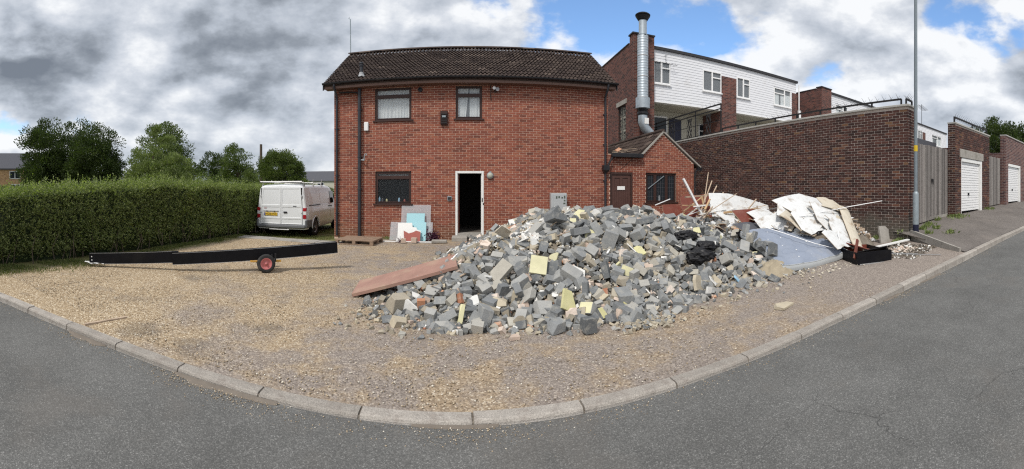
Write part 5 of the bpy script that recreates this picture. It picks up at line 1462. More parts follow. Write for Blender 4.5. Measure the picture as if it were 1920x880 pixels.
# (places worked out once from bearings and distances of the far trees)
x, y = at(86, 33); tree('maple_tree', 'dark spiky topped tree at the left end of the far tree group', x, y, [(0, 0, 4.6, 1.9, 2, 2.9), (-.6, .3, 3.0, 2.2, 2.2, 2.0)], 'leaf_dark', 34000, .17, clumps=150, spread=.20, hollow=.3, seed=2, up=.9)
x, y = at(163, 32); tree('beech_tree', 'broad rounded dark green tree, widest in the far group behind the hedge', x, y, [(0, 0, 3.6, 3.3, 3.0, 3.5), (.9, 0, 2.6, 2.5, 2.5, 2.9), (-1.3, -.3, 3.4, 2.0, 2.0, 2.6)], 'leaf_dark', 76000, .15, trunk_r=.25, clumps=330, spread=.12, hollow=.35, seed=3)
x, y = at(303, 36); tree('ash_tree', 'mid green tree with rounded top behind the pale willowy tree', x, y, [(0, 0, 4.6, 2.4, 2.2, 2.9), (1.8, 0, 3.2, 2.0, 2, 2.4)], 'leaf_mid', 36000, .16, clumps=150, spread=.16, seed=4, hollow=.35)
x, y = at(285, 27); tree('willow_tree', 'pale yellowish green willowy tree in the middle of the far group', x, y, [(-.9, 0, 2.7, 1.3, 1.3, 2.0), (.9, 0, 3.4, 1.1, 1.1, 2.4), (0, 0, 2.0, 2.5, 1.5, 1.4), (2.2, 0, 2.4, 1.1, 1.1, 1.7)], 'leaf_light', 48000, .12, clumps=240, spread=.16, seed=5, gap=.3, up=1.0)
x, y = at(398, 62); tree('far_tree', 'small dark tree with gaps, farthest away between the pale tree and the birch', x, y, [(0, 0, 4.9, 2.2, 2, 2.3), (0, 0, 3.0, 2.6, 2.3, 2.2)], 'leaf_dark', 11000, .26, clumps=70, spread=.2, seed=6)
x, y = at(448, 48); tree('birch_tree', 'tall olive green birch left of the telegraph pole', x, y, [(0, 0, 4.7, 2.0, 2, 2.6), (-.2, 0, 2.8, 2.4, 2.3, 2.2)], 'leaf_mid', 18000, .19, clumps=110, spread=.17, seed=7)
x, y = at(527, 33); tree('hazel_tree', 'bushy green tree directly behind the white van', x, y, [(0, 0, 2.9, 1.8, 1.7, 1.9), (-.8, 0, 3.4, 1.0, 1, 1.4), (1.0, 0, 2.4, 1.2, 1.2, 1.6)], 'leaf_mid', 34000, .14, clumps=170, spread=.17, seed=8, up=.7)
x, y = at(470, 19.5); tree('tall_shrub', 'tall narrow green shrub at the far end of the hedge, left of the van', x, y, [(0, 0, 1.35, .42, .4, 1.25)], 'leaf_mid', 6000, .07, trunk_r=.05, clumps=60, spread=.3, seed=9, cat='shrub')
x, y = at(1868, 62); tree('far_tree', 'dark tree beyond the garages at the right edge, left crown', x, y, [(0, 0, 9.0, 5.0, 3.5, 3.4), (3, 0, 8.4, 3.6, 3, 3.0)], 'leaf_dark', 22000, .34, clumps=130, spread=.16, seed=10)
x, y = at(1912, 70); tree('far_tree', 'dark tree beyond the garages at the very right edge of the street', x, y, [(0, 0, 9.0, 4.5, 3.5, 4.3), (3, 0, 8.6, 3.6, 3, 4.0)], 'leaf_dark', 14000, .36, clumps=90, spread=.18, seed=12)
# undergrowth behind the hedge, one mass
C = []
for (px, r, h, w_) in ((60, 40, 2.3, 6), (120, 42, 2.4, 6), (200, 40, 2.3, 7), (255, 38, 2.6, 5), (330, 38, 3.0, 5), (375, 52, 4.0, 6), (425, 55, 4.0, 6), (480, 45, 3.4, 5), (500, 40, 3.2, 5), (560, 50, 2.6, 6), (600, 60, 2.0, 6), (10, 50, 2.0, 6)):
    x, y = at(px, r); m = 1700
    u = RNG.normal(0, 1, (m, 3)); u /= np.linalg.norm(u, axis=1, keepdims=True)
    C.append(np.array([x, y, h * .45]) + u * np.array([w_ * .55, 1.5, h * .55]) * RNG.uniform(.7, 1.0, (m, 1)))
C = np.concatenate(C); C = C[C[:, 2] > 0]
tag(leaf_mesh('undergrowth', C, RNG.normal(0, 1, C.shape) * .5 + np.array([0, 0, .5]), .30, 'leaf_mid'), 'dark scrub and bushes filling the far edge of the field behind the hedge', 'scrub', kind='stuff')

# hedge: core and sprigs
hd = empty('hedge', (-8.4, 6, 0), 'long clipped green hedge running from the street to the white van', 'hedge')
HXF, HXB, HYA, HYB = -7.55, -9.1, -2.5, 16.5
def hedge_top(y): return float(np.interp(y, [2.4, 3.2, 4.4, 8, 14], [1.42, 1.48, 1.66, 1.70, 1.70])) + .05 * math.sin(y * .9) + .10 * mn.noise((y * .6, 3, 0)) 
b = MB(); V = []; Fc = []
ysx = np.arange(HYA, HYB, .3)
prof = [(0.28, 0.0), (0.22, .3), (0.16, .8), (.18, 1.0), (.35, 1.08), (1.2, 1.08), (1.35, .9), (1.3, 0)]
for y in ysx:
    tz = hedge_top(y) - .13
    for (d, f_) in prof:
        V.append((HXF - d + mn.noise((y * 1.2, f_ * 3, 1)) * .10, y, min(f_, 1) * tz - (.0 if f_ < 1 else -.02)))
m = len(prof)
for i in range(len(ysx) - 1):
    for j in range(m - 1): Fc.append((i * m + j, (i + 1) * m + j, (i + 1) * m + j + 1, i * m + j + 1))
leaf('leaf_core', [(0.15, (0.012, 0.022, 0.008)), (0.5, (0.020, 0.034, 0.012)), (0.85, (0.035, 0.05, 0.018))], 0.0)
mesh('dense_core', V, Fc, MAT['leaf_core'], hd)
NS = 21000
u = RNG.uniform(0, 1, NS)
face = RNG.uniform(0, 1, NS)
ys_ = HYA + (HYB - HYA) * RNG.uniform(0, 1, NS)
tops = np.array([hedge_top(v) for v in ys_])
zf = RNG.uniform(0.03, 1.0, NS) ** .9
onface = face < .72
P0 = np.zeros((NS, 3)); D0 = np.zeros((NS, 3))
bul = np.array([mn.noise((yy * 1.1, zz_ * 2.4, 5)) * .13 + mn.noise((yy * 3.3, zz_ * 6, 2)) * .06 for yy, zz_ in zip(ys_, zf)])
P0[:, 0] = np.where(onface, HXF - .14 + bul - np.where(zf < .18, (.18 - zf) * 1.0, 0), HXF - .1 - RNG.uniform(0, 1.2, NS)); P0[:, 1] = ys_
P0[:, 2] = np.where(onface, zf * (tops - .05), tops - .10 + RNG.uniform(-.05, .03, NS))
D0[:, 0] = np.where(onface, .75, .1); D0[:, 1] = RNG.normal(0, .35, NS) - .25; D0[:, 2] = np.where(onface, .45, 1.0)
D0 += RNG.normal(0, .28, (NS, 3)); D0 /= np.linalg.norm(D0, axis=1, keepdims=True)
LS = np.where(onface, RNG.uniform(.08, .17, NS), RNG.uniform(.12, .30, NS)) * np.where(RNG.uniform(0, 1, NS) > .975, 1.9, 1)
C = []; NN = []
KK = 7
for k_ in range(KK):
    t_ = (k_ + .5) / KK
    pts = P0 + D0 * (LS * t_)[:, None]
    side = RNG.normal(0, 1, (NS, 3)); side -= (side * D0).sum(1, keepdims=True) * D0; side /= np.linalg.norm(side, axis=1, keepdims=True)
    C.append(pts); NN.append(D0 * .7 + side * .8)
leaf_mesh('sprigs', np.concatenate(C), np.concatenate(NN), .050, 'leaf_hedge', hd, kind='stuff', jitter=.2)
b = MB(); rr = random.Random(5)
for i in range(70):
    y = rr.uniform(1, 15); x = HXF - rr.uniform(-.02, .2)
    b.tube([(x, y, 0), (x + rr.uniform(-.05, .08), y + rr.uniform(-.15, .15), .3), (x + rr.uniform(-.08, .1), y + rr.uniform(-.2, .2), .6)], [.012, .009, .004], 4)
b.build('stems', MAT['bark'], hd)['kind'] = 'stuff'

# long wispy shoots standing above the clipped top
n2_ = 900; yw = RNG.uniform(1, 13, n2_); xw = HXF - .1 - RNG.uniform(0, 1.0, n2_); tw = np.array([hedge_top(v) for v in yw])
Pw = np.stack([xw, yw, tw - .05], 1); Dw = RNG.normal(0, .22, (n2_, 3)) + np.array([0, 0, 1.0]); Lw_ = RNG.uniform(.08, .34, n2_)
C = []; NN = []
for k_ in range(9):
    C.append(Pw + Dw * (Lw_ * (k_ + 1) / 9)[:, None]); NN.append(Dw + RNG.normal(0, .7, Dw.shape))
leaf_mesh('shoots', np.concatenate(C), np.concatenate(NN), .05, 'leaf_hedge', hd, kind='stuff', jitter=.3)

# grass blades
def grass(name, n_, fx, label, size=.07):
    pts = []
    while len(pts) < n_:
        p = fx()
        if p: pts.append((p[0], p[1], ground(p[0], p[1]) - .005))
    C = np.array(pts); NN = RNG.normal(0, .35, C.shape) + np.array([0, 0, 1.0])
    tag(leaf_mesh(name, C, NN, size, 'leaf_grass', jitter=.25, aspect=.16), label, 'grass', kind='stuff')
rr = random.Random(21)
def f1():
    y = rr.uniform(1.8, 15); x = -7.45 + abs(rr.gauss(0, .16 + .12 * (mn.noise((y * .8, 0, 0)) + .5))) - .15
    if y < 5.2: x += rr.uniform(0, .75) * (1 if rr.random() < .6 else 0)
    return (x, y) if mn.noise((x * 1.5, y * 1.5, 4)) > -.15 else None
grass('hedge_grass', 15000, f1, 'short rough grass along the foot of the hedge')
def f2():
    x = rr.uniform(-8, -3.2); y = rr.uniform(12.2, 17)
    if x > -4.45 and y > 12.3: return None
    return (x, y) if mn.noise((x * 1.2, y * 1.2, 9)) > -.25 else None
grass('van_grass', 9000, f2, 'worn grass round the wheels of the white van', .06)
C = []
for (cx, cy, r_, k_) in ((9.55, 4.05, .07, 50), (9.9, 4.35, .10, 70), (10.4, 4.42, .14, 110), (10.25, 4.1, .10, 70), (12.4, 4.22, .28, 260), (11.4, 4.5, .1, 60), (9.15, 4.75, .12, 120), (15.5, 3.9, .2, 80), (10.0, 3.6, .12, 60), (9.3, 5.5, .1, 60)):
    for i in range(k_):
        x, y = cx + rr.gauss(0, r_), cy + rr.gauss(0, r_ * .5)
        C.append((x, y, (path_z(x, y) if x > 9.3 and y < front_y(x) + .3 else ground(x, y)) - .005))
C = np.array(C)
tag(leaf_mesh('weeds', C, RNG.normal(0, .6, C.shape) + np.array([0, 0, 1.0]), .10, 'leaf_light', aspect=.35), 'green weeds sprouting at the foot of the wall, gates and garages', 'weeds', kind='stuff')

# strip of old concrete slabs between gravel and grass
b = MB()
for i in range(5):
    x0 = -7.6 + i * .78
    o = MB().bbox(x0, x0 + .76, 10.80 - .02 * i, 11.36 - .02 * i, -.05, .018 + .004 * (i % 2), .008).build('slab', MAT['concrete']); tag(o, ['concrete path slab nearest the hedge', 'second concrete path slab from the hedge', 'third concrete path slab from the hedge, behind the beam', 'fourth concrete path slab, in front of the van', 'concrete path slab nearest the house corner'][i], 'slab', 'concrete slabs between gravel and grass')
b = MB(); b.bar((-3.84, 2.56, .004), (-3.74, 3.12, .006), .035, .03); tag(b.build('timber_edging', MAT['wood_splinter']), 'thin weathered timber strip half buried in the gravel near the left kerb', 'timber')

# ------------------------------------------------------------------ white van (built pointing along +Y from its rear bumper, then placed)
van = empty('van', (-6.50, 12.45, -.11), 'white panel van with grey bumper and yellow number plate parked between hedge and house', 'van', rz=R(4))
van.scale = (1.0, 1.0, .955)
Lm = 4.85
def van_section(y):
    # half widths at heights; the nose narrows and drops
    top = float(np.interp(y, [0, .05, .3, 2.9, 3.3, 4.0, 4.5, 4.85], [1.90, 1.955, 1.985, 1.985, 1.93, 1.30, 1.12, .80]))
    wk = float(np.interp(y, [0, .04, .2, 3.9, 4.6, 4.85], [.955, .985, 1, 1, .93, .82]))
    zs_ = [.30, .45, .80, 1.05, 1.10, 1.40, 1.70, 1.86, 1.93, 1.965, 1.985]
    ws = [.93, .965, .985, .975, .955, .925, .885, .855, .80, .70, .0]
    out = []
    f = (top - .3) / (1.985 - .3)
    for z, w_ in zip(zs_, ws): out.append((w_ * wk, .3 + (z - .3) * f))
    return out
ysv = [0.0, .04, .12, .3, 0.62, .75, .85, 1.0, 1.2, 1.35, 1.45, 1.6, 2.2, 2.9, 3.3, 3.65, 3.72, 3.8, 4.0, 4.3, 4.45, 4.6, 4.75, 4.85]
V = []; Fc = []; fm = []
sec = [van_section(y) for y in ysv]; m = len(sec[0])
def arch(y):    # raised lower edge over the wheels
    for cy in (.98, 3.98):
        d = abs(y - cy)
        if d < .40: return math.sqrt(max(.40 ** 2 - d ** 2, 0)) + .32
    return .30
for y, s_ in zip(ysv, sec):
    ring = []
    for sgn in (-1, 1):
        for (w_, z) in (s_ if sgn == -1 else s_[::-1][1:]):
            pass
    row = [(-w_, y, max(z, arch(y)) if i < 3 else z) for i, (w_, z) in enumerate(s_)] + [(w_, y, max(z, arch(y)) if i < 3 else z) for i, (w_, z) in reversed(list(enumerate(s_)))][1:]
    V += row
M_ = 2 * m - 1
for i in range(len(ysv) - 1):
    for j in range(M_ - 1):
        Fc.append((i * M_ + j, (i + 1) * M_ + j, (i + 1) * M_ + j + 1, i * M_ + j + 1))
Fc.append(tuple(range(M_))[::-1]); Fc.append(tuple((len(ysv) - 1) * M_ + j for j in range(M_)))
body = mesh('body', V, Fc, MAT['van_white'], van, world=False); smooth_by_angle(body, .45)
b = MB(); b.box(-.85, .85, .15, 4.6, .26, .5); b.box(-.70, .70, .3, 4.2, .5, .56); b.build('underbody', MAT['dark_void'], van, world=False)
# arch liners
for cy in (.98, 3.98):
    for sx in (-1, 1):
        b = MB(); pr = [(.395, -.0), (.395, .16)]
        b.lathe((sx * .94 - (.16 if sx > 0 else 0), cy, .33), [(.0, .0 if sx < 0 else 0.01), (.40, .0 if sx < 0 else .01), (.40, .165), (.0, .165)], 24, 'x'); b.build('wheel_arch', MAT['dark_void'], van, world=False)
        b = MB(); 
        pts = [(sx * .985, cy + .415 * math.cos(a_), .33 + .415 * math.sin(a_)) for a_ in np.linspace(-.05, PI + .05, 14)]
        b.tube(pts, .022, 6); b.build('arch_lip', MAT['van_white'], van, world=False, smooth=True)
        w = MB(); cx = sx * .87
        w.lathe((cx, cy, .33), [(.20, -.09), (.29, -.10), (.325, -.075), (.332, -.03), (.332, .03), (.325, .075), (.29, .10), (.20, .09)], 28, 'x'); wh = w.build('wheel', MAT['rubber'], van, world=False, smooth=True)
        r_ = MB(); r_.lathe((cx, cy, .33), [(.0, sx * .085), (.06, sx * .09), (.065, sx * .07), (.15, sx * .055), (.19, sx * .085), (.205, sx * .092), (.205, sx * .06)], 24, 'x')
        for k_ in range(8):
            a_ = k_ * PI / 4; r_.lathe((cx + sx * .066, cy + .115 * math.cos(a_), .33 + .115 * math.sin(a_)), [(.0, sx * .012), (.02, sx * .01), (.022, -.01)], 8, 'x')
        r_.build('rim', MAT['wheel_silver'], wh, world=False)
# rear doors, proud of the body, with a dark gap behind
b = MB(); b.box(-.80, .80, -.003, .02, .48, 1.84); b.build('door_seal', MAT['dark_void'], van, world=False)
for sx in (-1, 1):
    b = MB()
    x0, x1 = (.007, .80) if sx > 0 else (-.80, -.007)
    # lower and upper panel lean slightly, with a pressed rim
    def leaf_panel(xa, xb, za, zb, ins, k=None):
        la = lambda z: -.030 + max(0, z - 1.05) * .012
        wtop = lambda z: 1 - max(0, z - 1.1) * .085
        c = [(xa * wtop(za), la(za), za), (xb * wtop(za), la(za), za), (xb * wtop(zb), la(zb), zb), (xa * wtop(zb), la(zb), zb)]
        i_ = [(xa * wtop(za) + ins, la(za), za + ins), (xb * wtop(za) - ins, la(za), za + ins), (xb * wtop(zb) - ins, la(zb), zb - ins), (xa * wtop(zb) + ins, la(zb), zb - ins)]
        j_ = [(p[0] + (.012 if q in (0, 3) else -.012), p[1] + .010, p[2] + (.012 if q < 2 else -.012)) for q, p in enumerate(i_)]
        o_ = [(p[0], p[1] + .03, p[2]) for p in c]
        b.add(c + i_ + j_ + o_, [(0, 1, 5, 4), (1, 2, 6, 5), (2, 3, 7, 6), (3, 0, 4, 7), (4, 5, 9, 8), (5, 6, 10, 9), (6, 7, 11, 10), (7, 4, 8, 11), (8, 9, 10, 11), (0, 12, 13, 1), (1, 13, 14, 2), (2, 14, 15, 3), (3, 15, 12, 0)])
    leaf_panel(x0, x1, .49, .70, .02); leaf_panel(x0, x1, .701, 1.16, .035); leaf_panel(x0, x1, 1.161, 1.85, .045)
    dr = b.build('rear_door', MAT['van_white'], van, world=False)
    for z in (.95, 1.52):
        h = MB(); h.bbox(sx * .79 - .03, sx * .79 + .03, -.055 + max(0, z - 1.05) * .055, -.01, z - .045, z + .045, .008); h.build('hinge', MAT['van_white' if z < 1 else 'metal_edge'], dr, world=False)
    if sx > 0:
        h = MB(); h.bbox(.10, .24, -.05, -.025, .90, .96, .008); h.build('handle', MAT['black_plastic'], dr, world=False)
        h = MB(); h.bbox(.46, .60, -.036, -.02, 1.14, 1.175, .01)
        h.build('badge', MAT['slate_grey'], dr, world=False)
    else:
        h = MB(); h.bbox(-.70, -.10, -.045, -.022, .965, .99, .005); h.build('plate_lamp_strip', MAT['metal_edge'], dr, world=False)
        for u in (-.54, -.26):
            h = MB(); h.bbox(u - .04, u + .04, -.058, -.044, .955, .985, .005); h.build('plate_lamp', MAT['black_plastic'], dr, world=False)
        h = MB(); h.bbox(-.66, -.14, -.042, -.026, .80, .915, .004); pl = h.build('number_plate', MAT['plate_yellow'], dr, world=False)
        Mx = Matrix.Translation((-.385, -.0435, .857)) @ Matrix.Rotation(R(90), 4, 'X') @ Matrix.Diagonal((.80, 1.0, 1, 1))
        text_mesh('plate_text', 'HG08 FKR', .125, MAT['text_black'], pl, Mx)
        h = MB(); h.box(-.655, -.615, -.0432, -.0422, .805, .91); h.build('plate_band', MAT['text_blue'], pl, world=False)
        Mx = Matrix.Translation((-.68, -.0245, 1.135)) @ Matrix.Rotation(R(90), 4, 'X')
        text_mesh('badge_text', 'TRANSIT', .072, MAT['text_black'], dr, Mx, align='LEFT')
        Mx = Matrix.Translation((-.68, -.030, 1.075)) @ Matrix.Rotation(R(90), 4, 'X')
        text_mesh('badge_text', 'T260', .055, MAT['text_red'], dr, Mx, align='LEFT')
    # tail lamps at the corners
    h = MB(); xa, xb = (.83, .955) if sx > 0 else (-.955, -.83)
    for (za, zb, k_) in ((.70, .84, 0), (.842, .97, 1), (.972, 1.10, 0)): h.bbox(xa, xb, -.022, .10, za, zb, .012, k=k_)
    h.build('tail_light', [MAT['tail_red'], MAT['tail_clear']], van, world=False)
h = MB(); h.bbox(-.17, -.02, .012, .05, 1.862, 1.892, .006); h.build('brake_light', MAT['tail_red'], van, world=False)
h = MB(); h.bbox(-.94, .94, -.085, .06, .34, .475, .035); h.bbox(-.99, -.90, -.03, .55, .36, .66, .03); h.bbox(.90, .99, -.03, .55, .36, .66, .03); o = h.build('bumper', MAT['van_grey'], van, world=False)
h = MB(); h.tube([(-.45, -.03, .285), (.32, -.03, .285)], .022, 8); h.build('tow_bar', MAT['metal_edge'], van, world=False)
h = MB(); h.bbox(-.25, .25, .0, .2, .25, .33, .01); h.build('tow_bracket', MAT['black_plastic'], van, world=False)
# side details on the right flank
def flank(z): return float(np.interp(z, [.3, .45, .8, 1.05, 1.1, 1.4, 1.7, 1.86], [.93, .965, .985, .975, .955, .925, .885, .855]))
h = MB(); h.add([(flank(1.17) + .010, .32, 1.155), (flank(1.17) + .010, 1.62, 1.155), (flank(1.2) + .008, 1.62, 1.195), (flank(1.2) + .008, .32, 1.195), (flank(1.17) - .03, .32, 1.155), (flank(1.17) - .03, 1.62, 1.155), (flank(1.2) - .03, 1.62, 1.195), (flank(1.2) - .03, .32, 1.195)], [(0, 1, 2, 3), (0, 4, 5, 1), (3, 2, 6, 7), (0, 3, 7, 4), (1, 5, 6, 2)]); h.build('sliding_door_rail', MAT['black_plastic'], van, world=False)
def side_panel(ya, yb, za, zb, nm='side_panel', sgn=1, th=.006, mt_='van_white'):
    h = MB(); N = 4; V = []; Fc = []
    for i in range(N + 1):
        z = za + (zb - za) * i / N
        V += [(sgn * (flank(z) + th), ya, z), (sgn * (flank(z) + th), yb, z), (sgn * (flank(z) - .02), ya, z), (sgn * (flank(z) - .02), yb, z)]
    for i in range(N):
        a = 4 * i; Fc += [(a, a + 1, a + 5, a + 4), (a, a + 4, a + 6, a + 2), (a + 1, a + 3, a + 7, a + 5)]
    Fc += [(0, 2, 3, 1), (4 * N, 4 * N + 1, 4 * N + 3, 4 * N + 2)]
    h.add(V, Fc); o = h.build(nm, MAT[mt_], van, world=False); smooth_by_angle(o, .5); return o
for s_ in (1, -1):
    side_panel(.35, 1.62, 1.23, 1.80, sgn=s_); side_panel(1.66, 2.86, 1.23, 1.80, sgn=s_)
    side_panel(1.42, 2.86, .50, 1.13, sgn=s_)
    side_panel(.12, .55, .74, 1.13, sgn=s_)
    side_panel(2.90, 3.52, .42, 1.16, 'cab_door', s_, .008)
    side_panel(2.98, 3.50, 1.20, 1.72, 'side_window', s_, .010, 'glass_van')
    for (ya_, yb_) in ((2.66, 2.80), (2.94, 3.06)): MB().bbox(s_ * .98 - .015, s_ * .98 + .015, ya_, yb_, 1.04, 1.10, .006).build('handle', MAT['black_plastic'], van, world=False)
    h = MB(); h.bbox(s_ * 1.08 - .09, s_ * 1.08 + .09, 3.50, 3.62, 1.18, 1.45, .03); h.build('mirror', MAT['black_plastic'], van, world=False)
h = MB(); h.add([(-.80, 3.36, 1.88), (.80, 3.36, 1.88), (.90, 3.98, 1.335), (-.90, 3.98, 1.335)], [(0, 1, 2, 3)]); h.build('windscreen', MAT['glass_van'], van, world=False)
# roof rack
for y in (.16, 1.15, 2.2):
    h = MB(); h.tube([(-.80, y, 1.93), (-.80, y, 2.045), (.80, y, 2.045), (.80, y, 1.93)], .016, 6); h.bbox(-.84, -.76, y - .03, y + .03, 1.90, 1.96, .005); h.bbox(.76, .84, y - .03, y + .03, 1.90, 1.96, .005)
    if y > .5: h.tube([(.80, y, 2.04), (.82, y, 2.2)], .012, 6)
    h.tube([(-.45, y, 2.04), (-.45, y, 2.14)], .012, 6)
    h.build('roof_bar', MAT['metal_edge'], van, world=False)
h = MB(); h.tube([(-.85, .05, 2.07), (.78, .05, 2.07)], .028, 8); h.build('roof_roller', MAT['metal_edge'], van, world=False)
# board and rag on the ground left of the van
b = MB(); b.M = Matrix.Translation((-8.0, 14.0, -.07)) @ Euler((.05, .02, .3)).to_matrix().to_4x4(); b.bbox(-.5, .5, -.5, .4, -.02, .02, .005)
tag(b.build('sheet', MAT['board_edge']), 'dull board lying on the ground between the hedge end and the van', 'board')
V = []; Fc = []; N = 12
for i in range(N + 1):
    for j in range(N + 1): u, v = i / N, j / N; V.append((-7.9 - u * .9, 13.1 + v * .8, -.09 + .10 * abs(mn.noise((u * 3, v * 3, 2))) * 2 + .22 * max(0, .5 - abs(u - .75)) * (1 - v)))
for i in range(N):
    for j in range(N): k_ = i * (N + 1) + j; Fc.append((k_, k_ + 1, k_ + N + 2, k_ + N + 1))
tag(mesh('tarpaulin', V, Fc, MAT['cabinet_grey'], smooth=True), 'crumpled grey sheeting by the hedge foot left of the van', 'sheeting')

# ------------------------------------------------------------------ long black beam on its wheels
P0_ = Vector((-6.78, 4.66, .02)); P1_ = Vector((-2.64, 7.49, .335)); dirb = (P1_ - P0_); Lb = dirb.length; yaw = math.atan2(dirb.y, dirb.x); pit = math.asin(dirb.z / Lb)
bm_ = empty('black_beam', tuple(P0_), 'long black two section box beam on a red wheeled axle lying across the gravel', 'beam')
bm_.rotation_euler = (0, -pit, yaw)
J = 1.75
b = MB(); b.bbox(0, J + .12, -.035, .055, 0.022, .238, .004); b.build('beam_section', MAT['black_paint'], bm_, world=False)
b = MB(); b.bbox(J, Lb, -.06, .08, -.012, .205, .004); b.build('beam_section', MAT['black_paint'], bm_, world=False)
b = MB(); b.box(.02, J - .01, -.037, -.028, .2382, .242); b.box(J + .01, Lb - .01, -.062, -.052, .2052, .209); b.box(J + .01, Lb - .01, -.066, .084, -.020, -.0125); b.box(.02, J - .01, -.038, .058, .014, .0215); b.build('edge_trim', MAT['metal_edge'], bm_, world=False)
for z in (.17, .10):
    b = MB(); b.lathe((.06, -.038, z), [(.0, -.006), (.012, -.005), (.012, .004)], 10, 'y'); b.build('bolt', MAT['paper_white'], bm_, world=False)
V = []; Fc = []; N = 10
for i in range(N + 1):
    for j in range(5): u, v = i / N, j / 4; V.append((-.10 + .42 * u, -.10 + .16 * v, .028 + .03 * mn.noise((u * 4, v * 3, 0)) + .035 * (1 - u)))
for i in range(N):
    for j in range(4): k_ = i * 5 + j; Fc.append((k_, k_ + 5, k_ + 6, k_ + 1))
mesh('white_wrap', V, Fc, MAT['paper_white'], bm_, world=False, smooth=True)
wx = (Vector((-3.80, 6.62, 0)) - P0_); wx = wx.x * math.cos(yaw) + wx.y * math.sin(yaw)
t = empty('wheel_axle', (-3.80, 6.62, 0), 'pair of black tyred wheels with pink red rims and yellow plank under the beam', 'wheels', rz=yaw)
for (yy, nm) in ((-.14, 0), (.36, 1)):
    w = MB(); w.lathe((0, yy, .178), [(.105, -.035), (.15, -.045), (.172, -.032), (.178, -.012), (.178, .012), (.172, .032), (.15, .045), (.105, .035)], 30, 'y'); w = w.build('wheel', MAT['rubber'], t, world=False, smooth=True)
    r_ = MB(); r_.lathe((0, yy, .178), [(.0, -.045), (.022, -.045), (.026, -.02), (.06, -.012), (.085, -.022), (.100, -.038), (.112, -.036)], 24, 'y'); r_.lathe((0, yy, .178), [(.0, .04), (.10, .03), (.112, .036)], 24, 'y'); r_.build('rim', MAT['rim_pink'], w, world=False, smooth=True)
b = MB(); b.tube([(0, -.18, .178), (0, .40, .178)], .012, 8); b.build('axle', MAT['iron_black'], t, world=False)
b = MB(); b.bbox(-.30, .30, -.06, .04, .19, .215, .004); b.build('plank', MAT['plank_yellow'], t, world=False)
b = MB(); b.box(-.05, .05, -.05, .30, .17, .19); b.box(.10, .13, -.085, -.05, .18, .34); b.box(.17, .20, -.085, -.05, .20, .36); b.build('bracket', MAT['iron_black'], t, world=False)

# ------------------------------------------------------------------ things by the house wall
t = empty('pallet', (-3.25, 11.25, 0), 'weathered timber pallet lying flat at the foot of the house corner', 'pallet', rz=R(-4))
rr = random.Random(8)
for i in range(7):
    y0 = -.5 + i * .146; MB().bbox(-.58, .58, y0, y0 + .118, .115 + rr.uniform(-.002, .002), .137, .002).build('deck_board', MAT['wood_pallet'], t, world=False)
for y0 in (-.5, -.05, .40): MB().bbox(-.58, .58, y0, y0 + .1, 0.0, .02, .002).build('base_board', MAT['wood_pallet'], t, world=False)
for x0 in (-.58, -.05, .48):
    for y0 in (-.5, -.05, .40): MB().bbox(x0, x0 + .1, y0 + .002, y0 + .098, .021, .092, .002).build('block', MAT['wood_pallet'], t, world=False)
    MB().bbox(x0 + .001, x0 + .099, -.5, .5, .0925, .1145, .002).build('stringer', MAT['wood_pallet'], t, world=False)

def lean_sheet(name, x0, x1, z1, y0, lean, th, m_, label, cat, poly=None, z0=.015):
    """thin sheet stood on the ground and leaned back against the wall"""
    b = MB(); pl = poly or [(x0, z0), (x1, z0), (x1, z1), (x0, z1)]
    V = [(u, y0 + lean * (z - z0) / max(z1 - z0, .01), z) for u, z in pl] + [(u, y0 + th + lean * (z - z0) / max(z1 - z0, .01), z) for u, z in pl]
    k_ = len(pl); Fc = [tuple(range(k_)), tuple(range(k_, 2 * k_))[::-1]] + [(i, k_ + i, k_ + (i + 1) % k_, (i + 1) % k_) for i in range(k_)]
    b.add(V, Fc); return tag(b.build(name, m_), label, cat)
lean_sheet('glass_sheet', -2.17, -1.23, 1.10, 12.10, .27, .006, MAT['glass_sheet'], 'tall clear glass sheet leaning on the bricks under the lower window', 'glass')
lean_sheet('glass_sheet', -2.50, -1.16, .56, 12.02, .22, .006, MAT['glass_sheet'], 'low wide clear glass sheet leaning in front of the tall one', 'glass')
lean_sheet('panel', -1.98, -1.41, .84, 11.97, .24, .018, MAT['pale_blue'], 'upper pale blue framed panel leaning among the glass sheets', 'panel')
b = MB()
for (p, q, r_, s) in ((-1.98, -1.93, .45, .84), (-1.46, -1.41, .45, .84), (-1.929, -1.461, .79, .84), (-1.929, -1.461, .45, .50)):
    pass
lean_sheet('panel', -1.83, -1.35, .57, 11.90, .20, .018, MAT['pale_blue'], 'lower pale blue panel standing on the ground in front of the taller one', 'panel')
lean_sheet('broken_board', 0, 0, .55, 11.83, .16, .015, MAT['paper_white'], 'white broken board with jagged top leaning left of the pale blue panels', 'board', poly=[(-2.26, .015), (-1.52, .015), (-1.50, .32), (-1.62, .36), (-1.64, .42), (-1.76, .43), (-1.78, .56), (-2.22, .55), (-2.22, .2)])
lean_sheet('broken_board', 0, 0, .33, 11.74, .10, .015, MAT['pink_board'], 'dull pink broken board with notched top in front of the white one', 'board', poly=[(-1.98, .015), (-1.50, .015), (-1.50, .30), (-1.64, .335), (-1.72, .29), (-1.86, .25), (-2.02, .33)])
b = MB(); b.M = Matrix.Translation((-1.97, 11.50, 0)) @ Matrix.Rotation(.15, 4, 'Z'); b.bbox(-.075, .075, -.07, .07, 0, .13, .008); tag(b.build('concrete_cube', MAT['plaster_pink']), 'left of two small pale concrete cubes below the leaning boards', 'block')
b = MB(); b.M = Matrix.Translation((-1.66, 11.60, 0)) @ Matrix.Rotation(-.1, 4, 'Z'); b.bbox(-.085, .085, -.07, .07, 0, .15, .008); tag(b.build('concrete_cube', MAT['plaster_pink']), 'right of two small pale concrete cubes below the leaning boards', 'block')
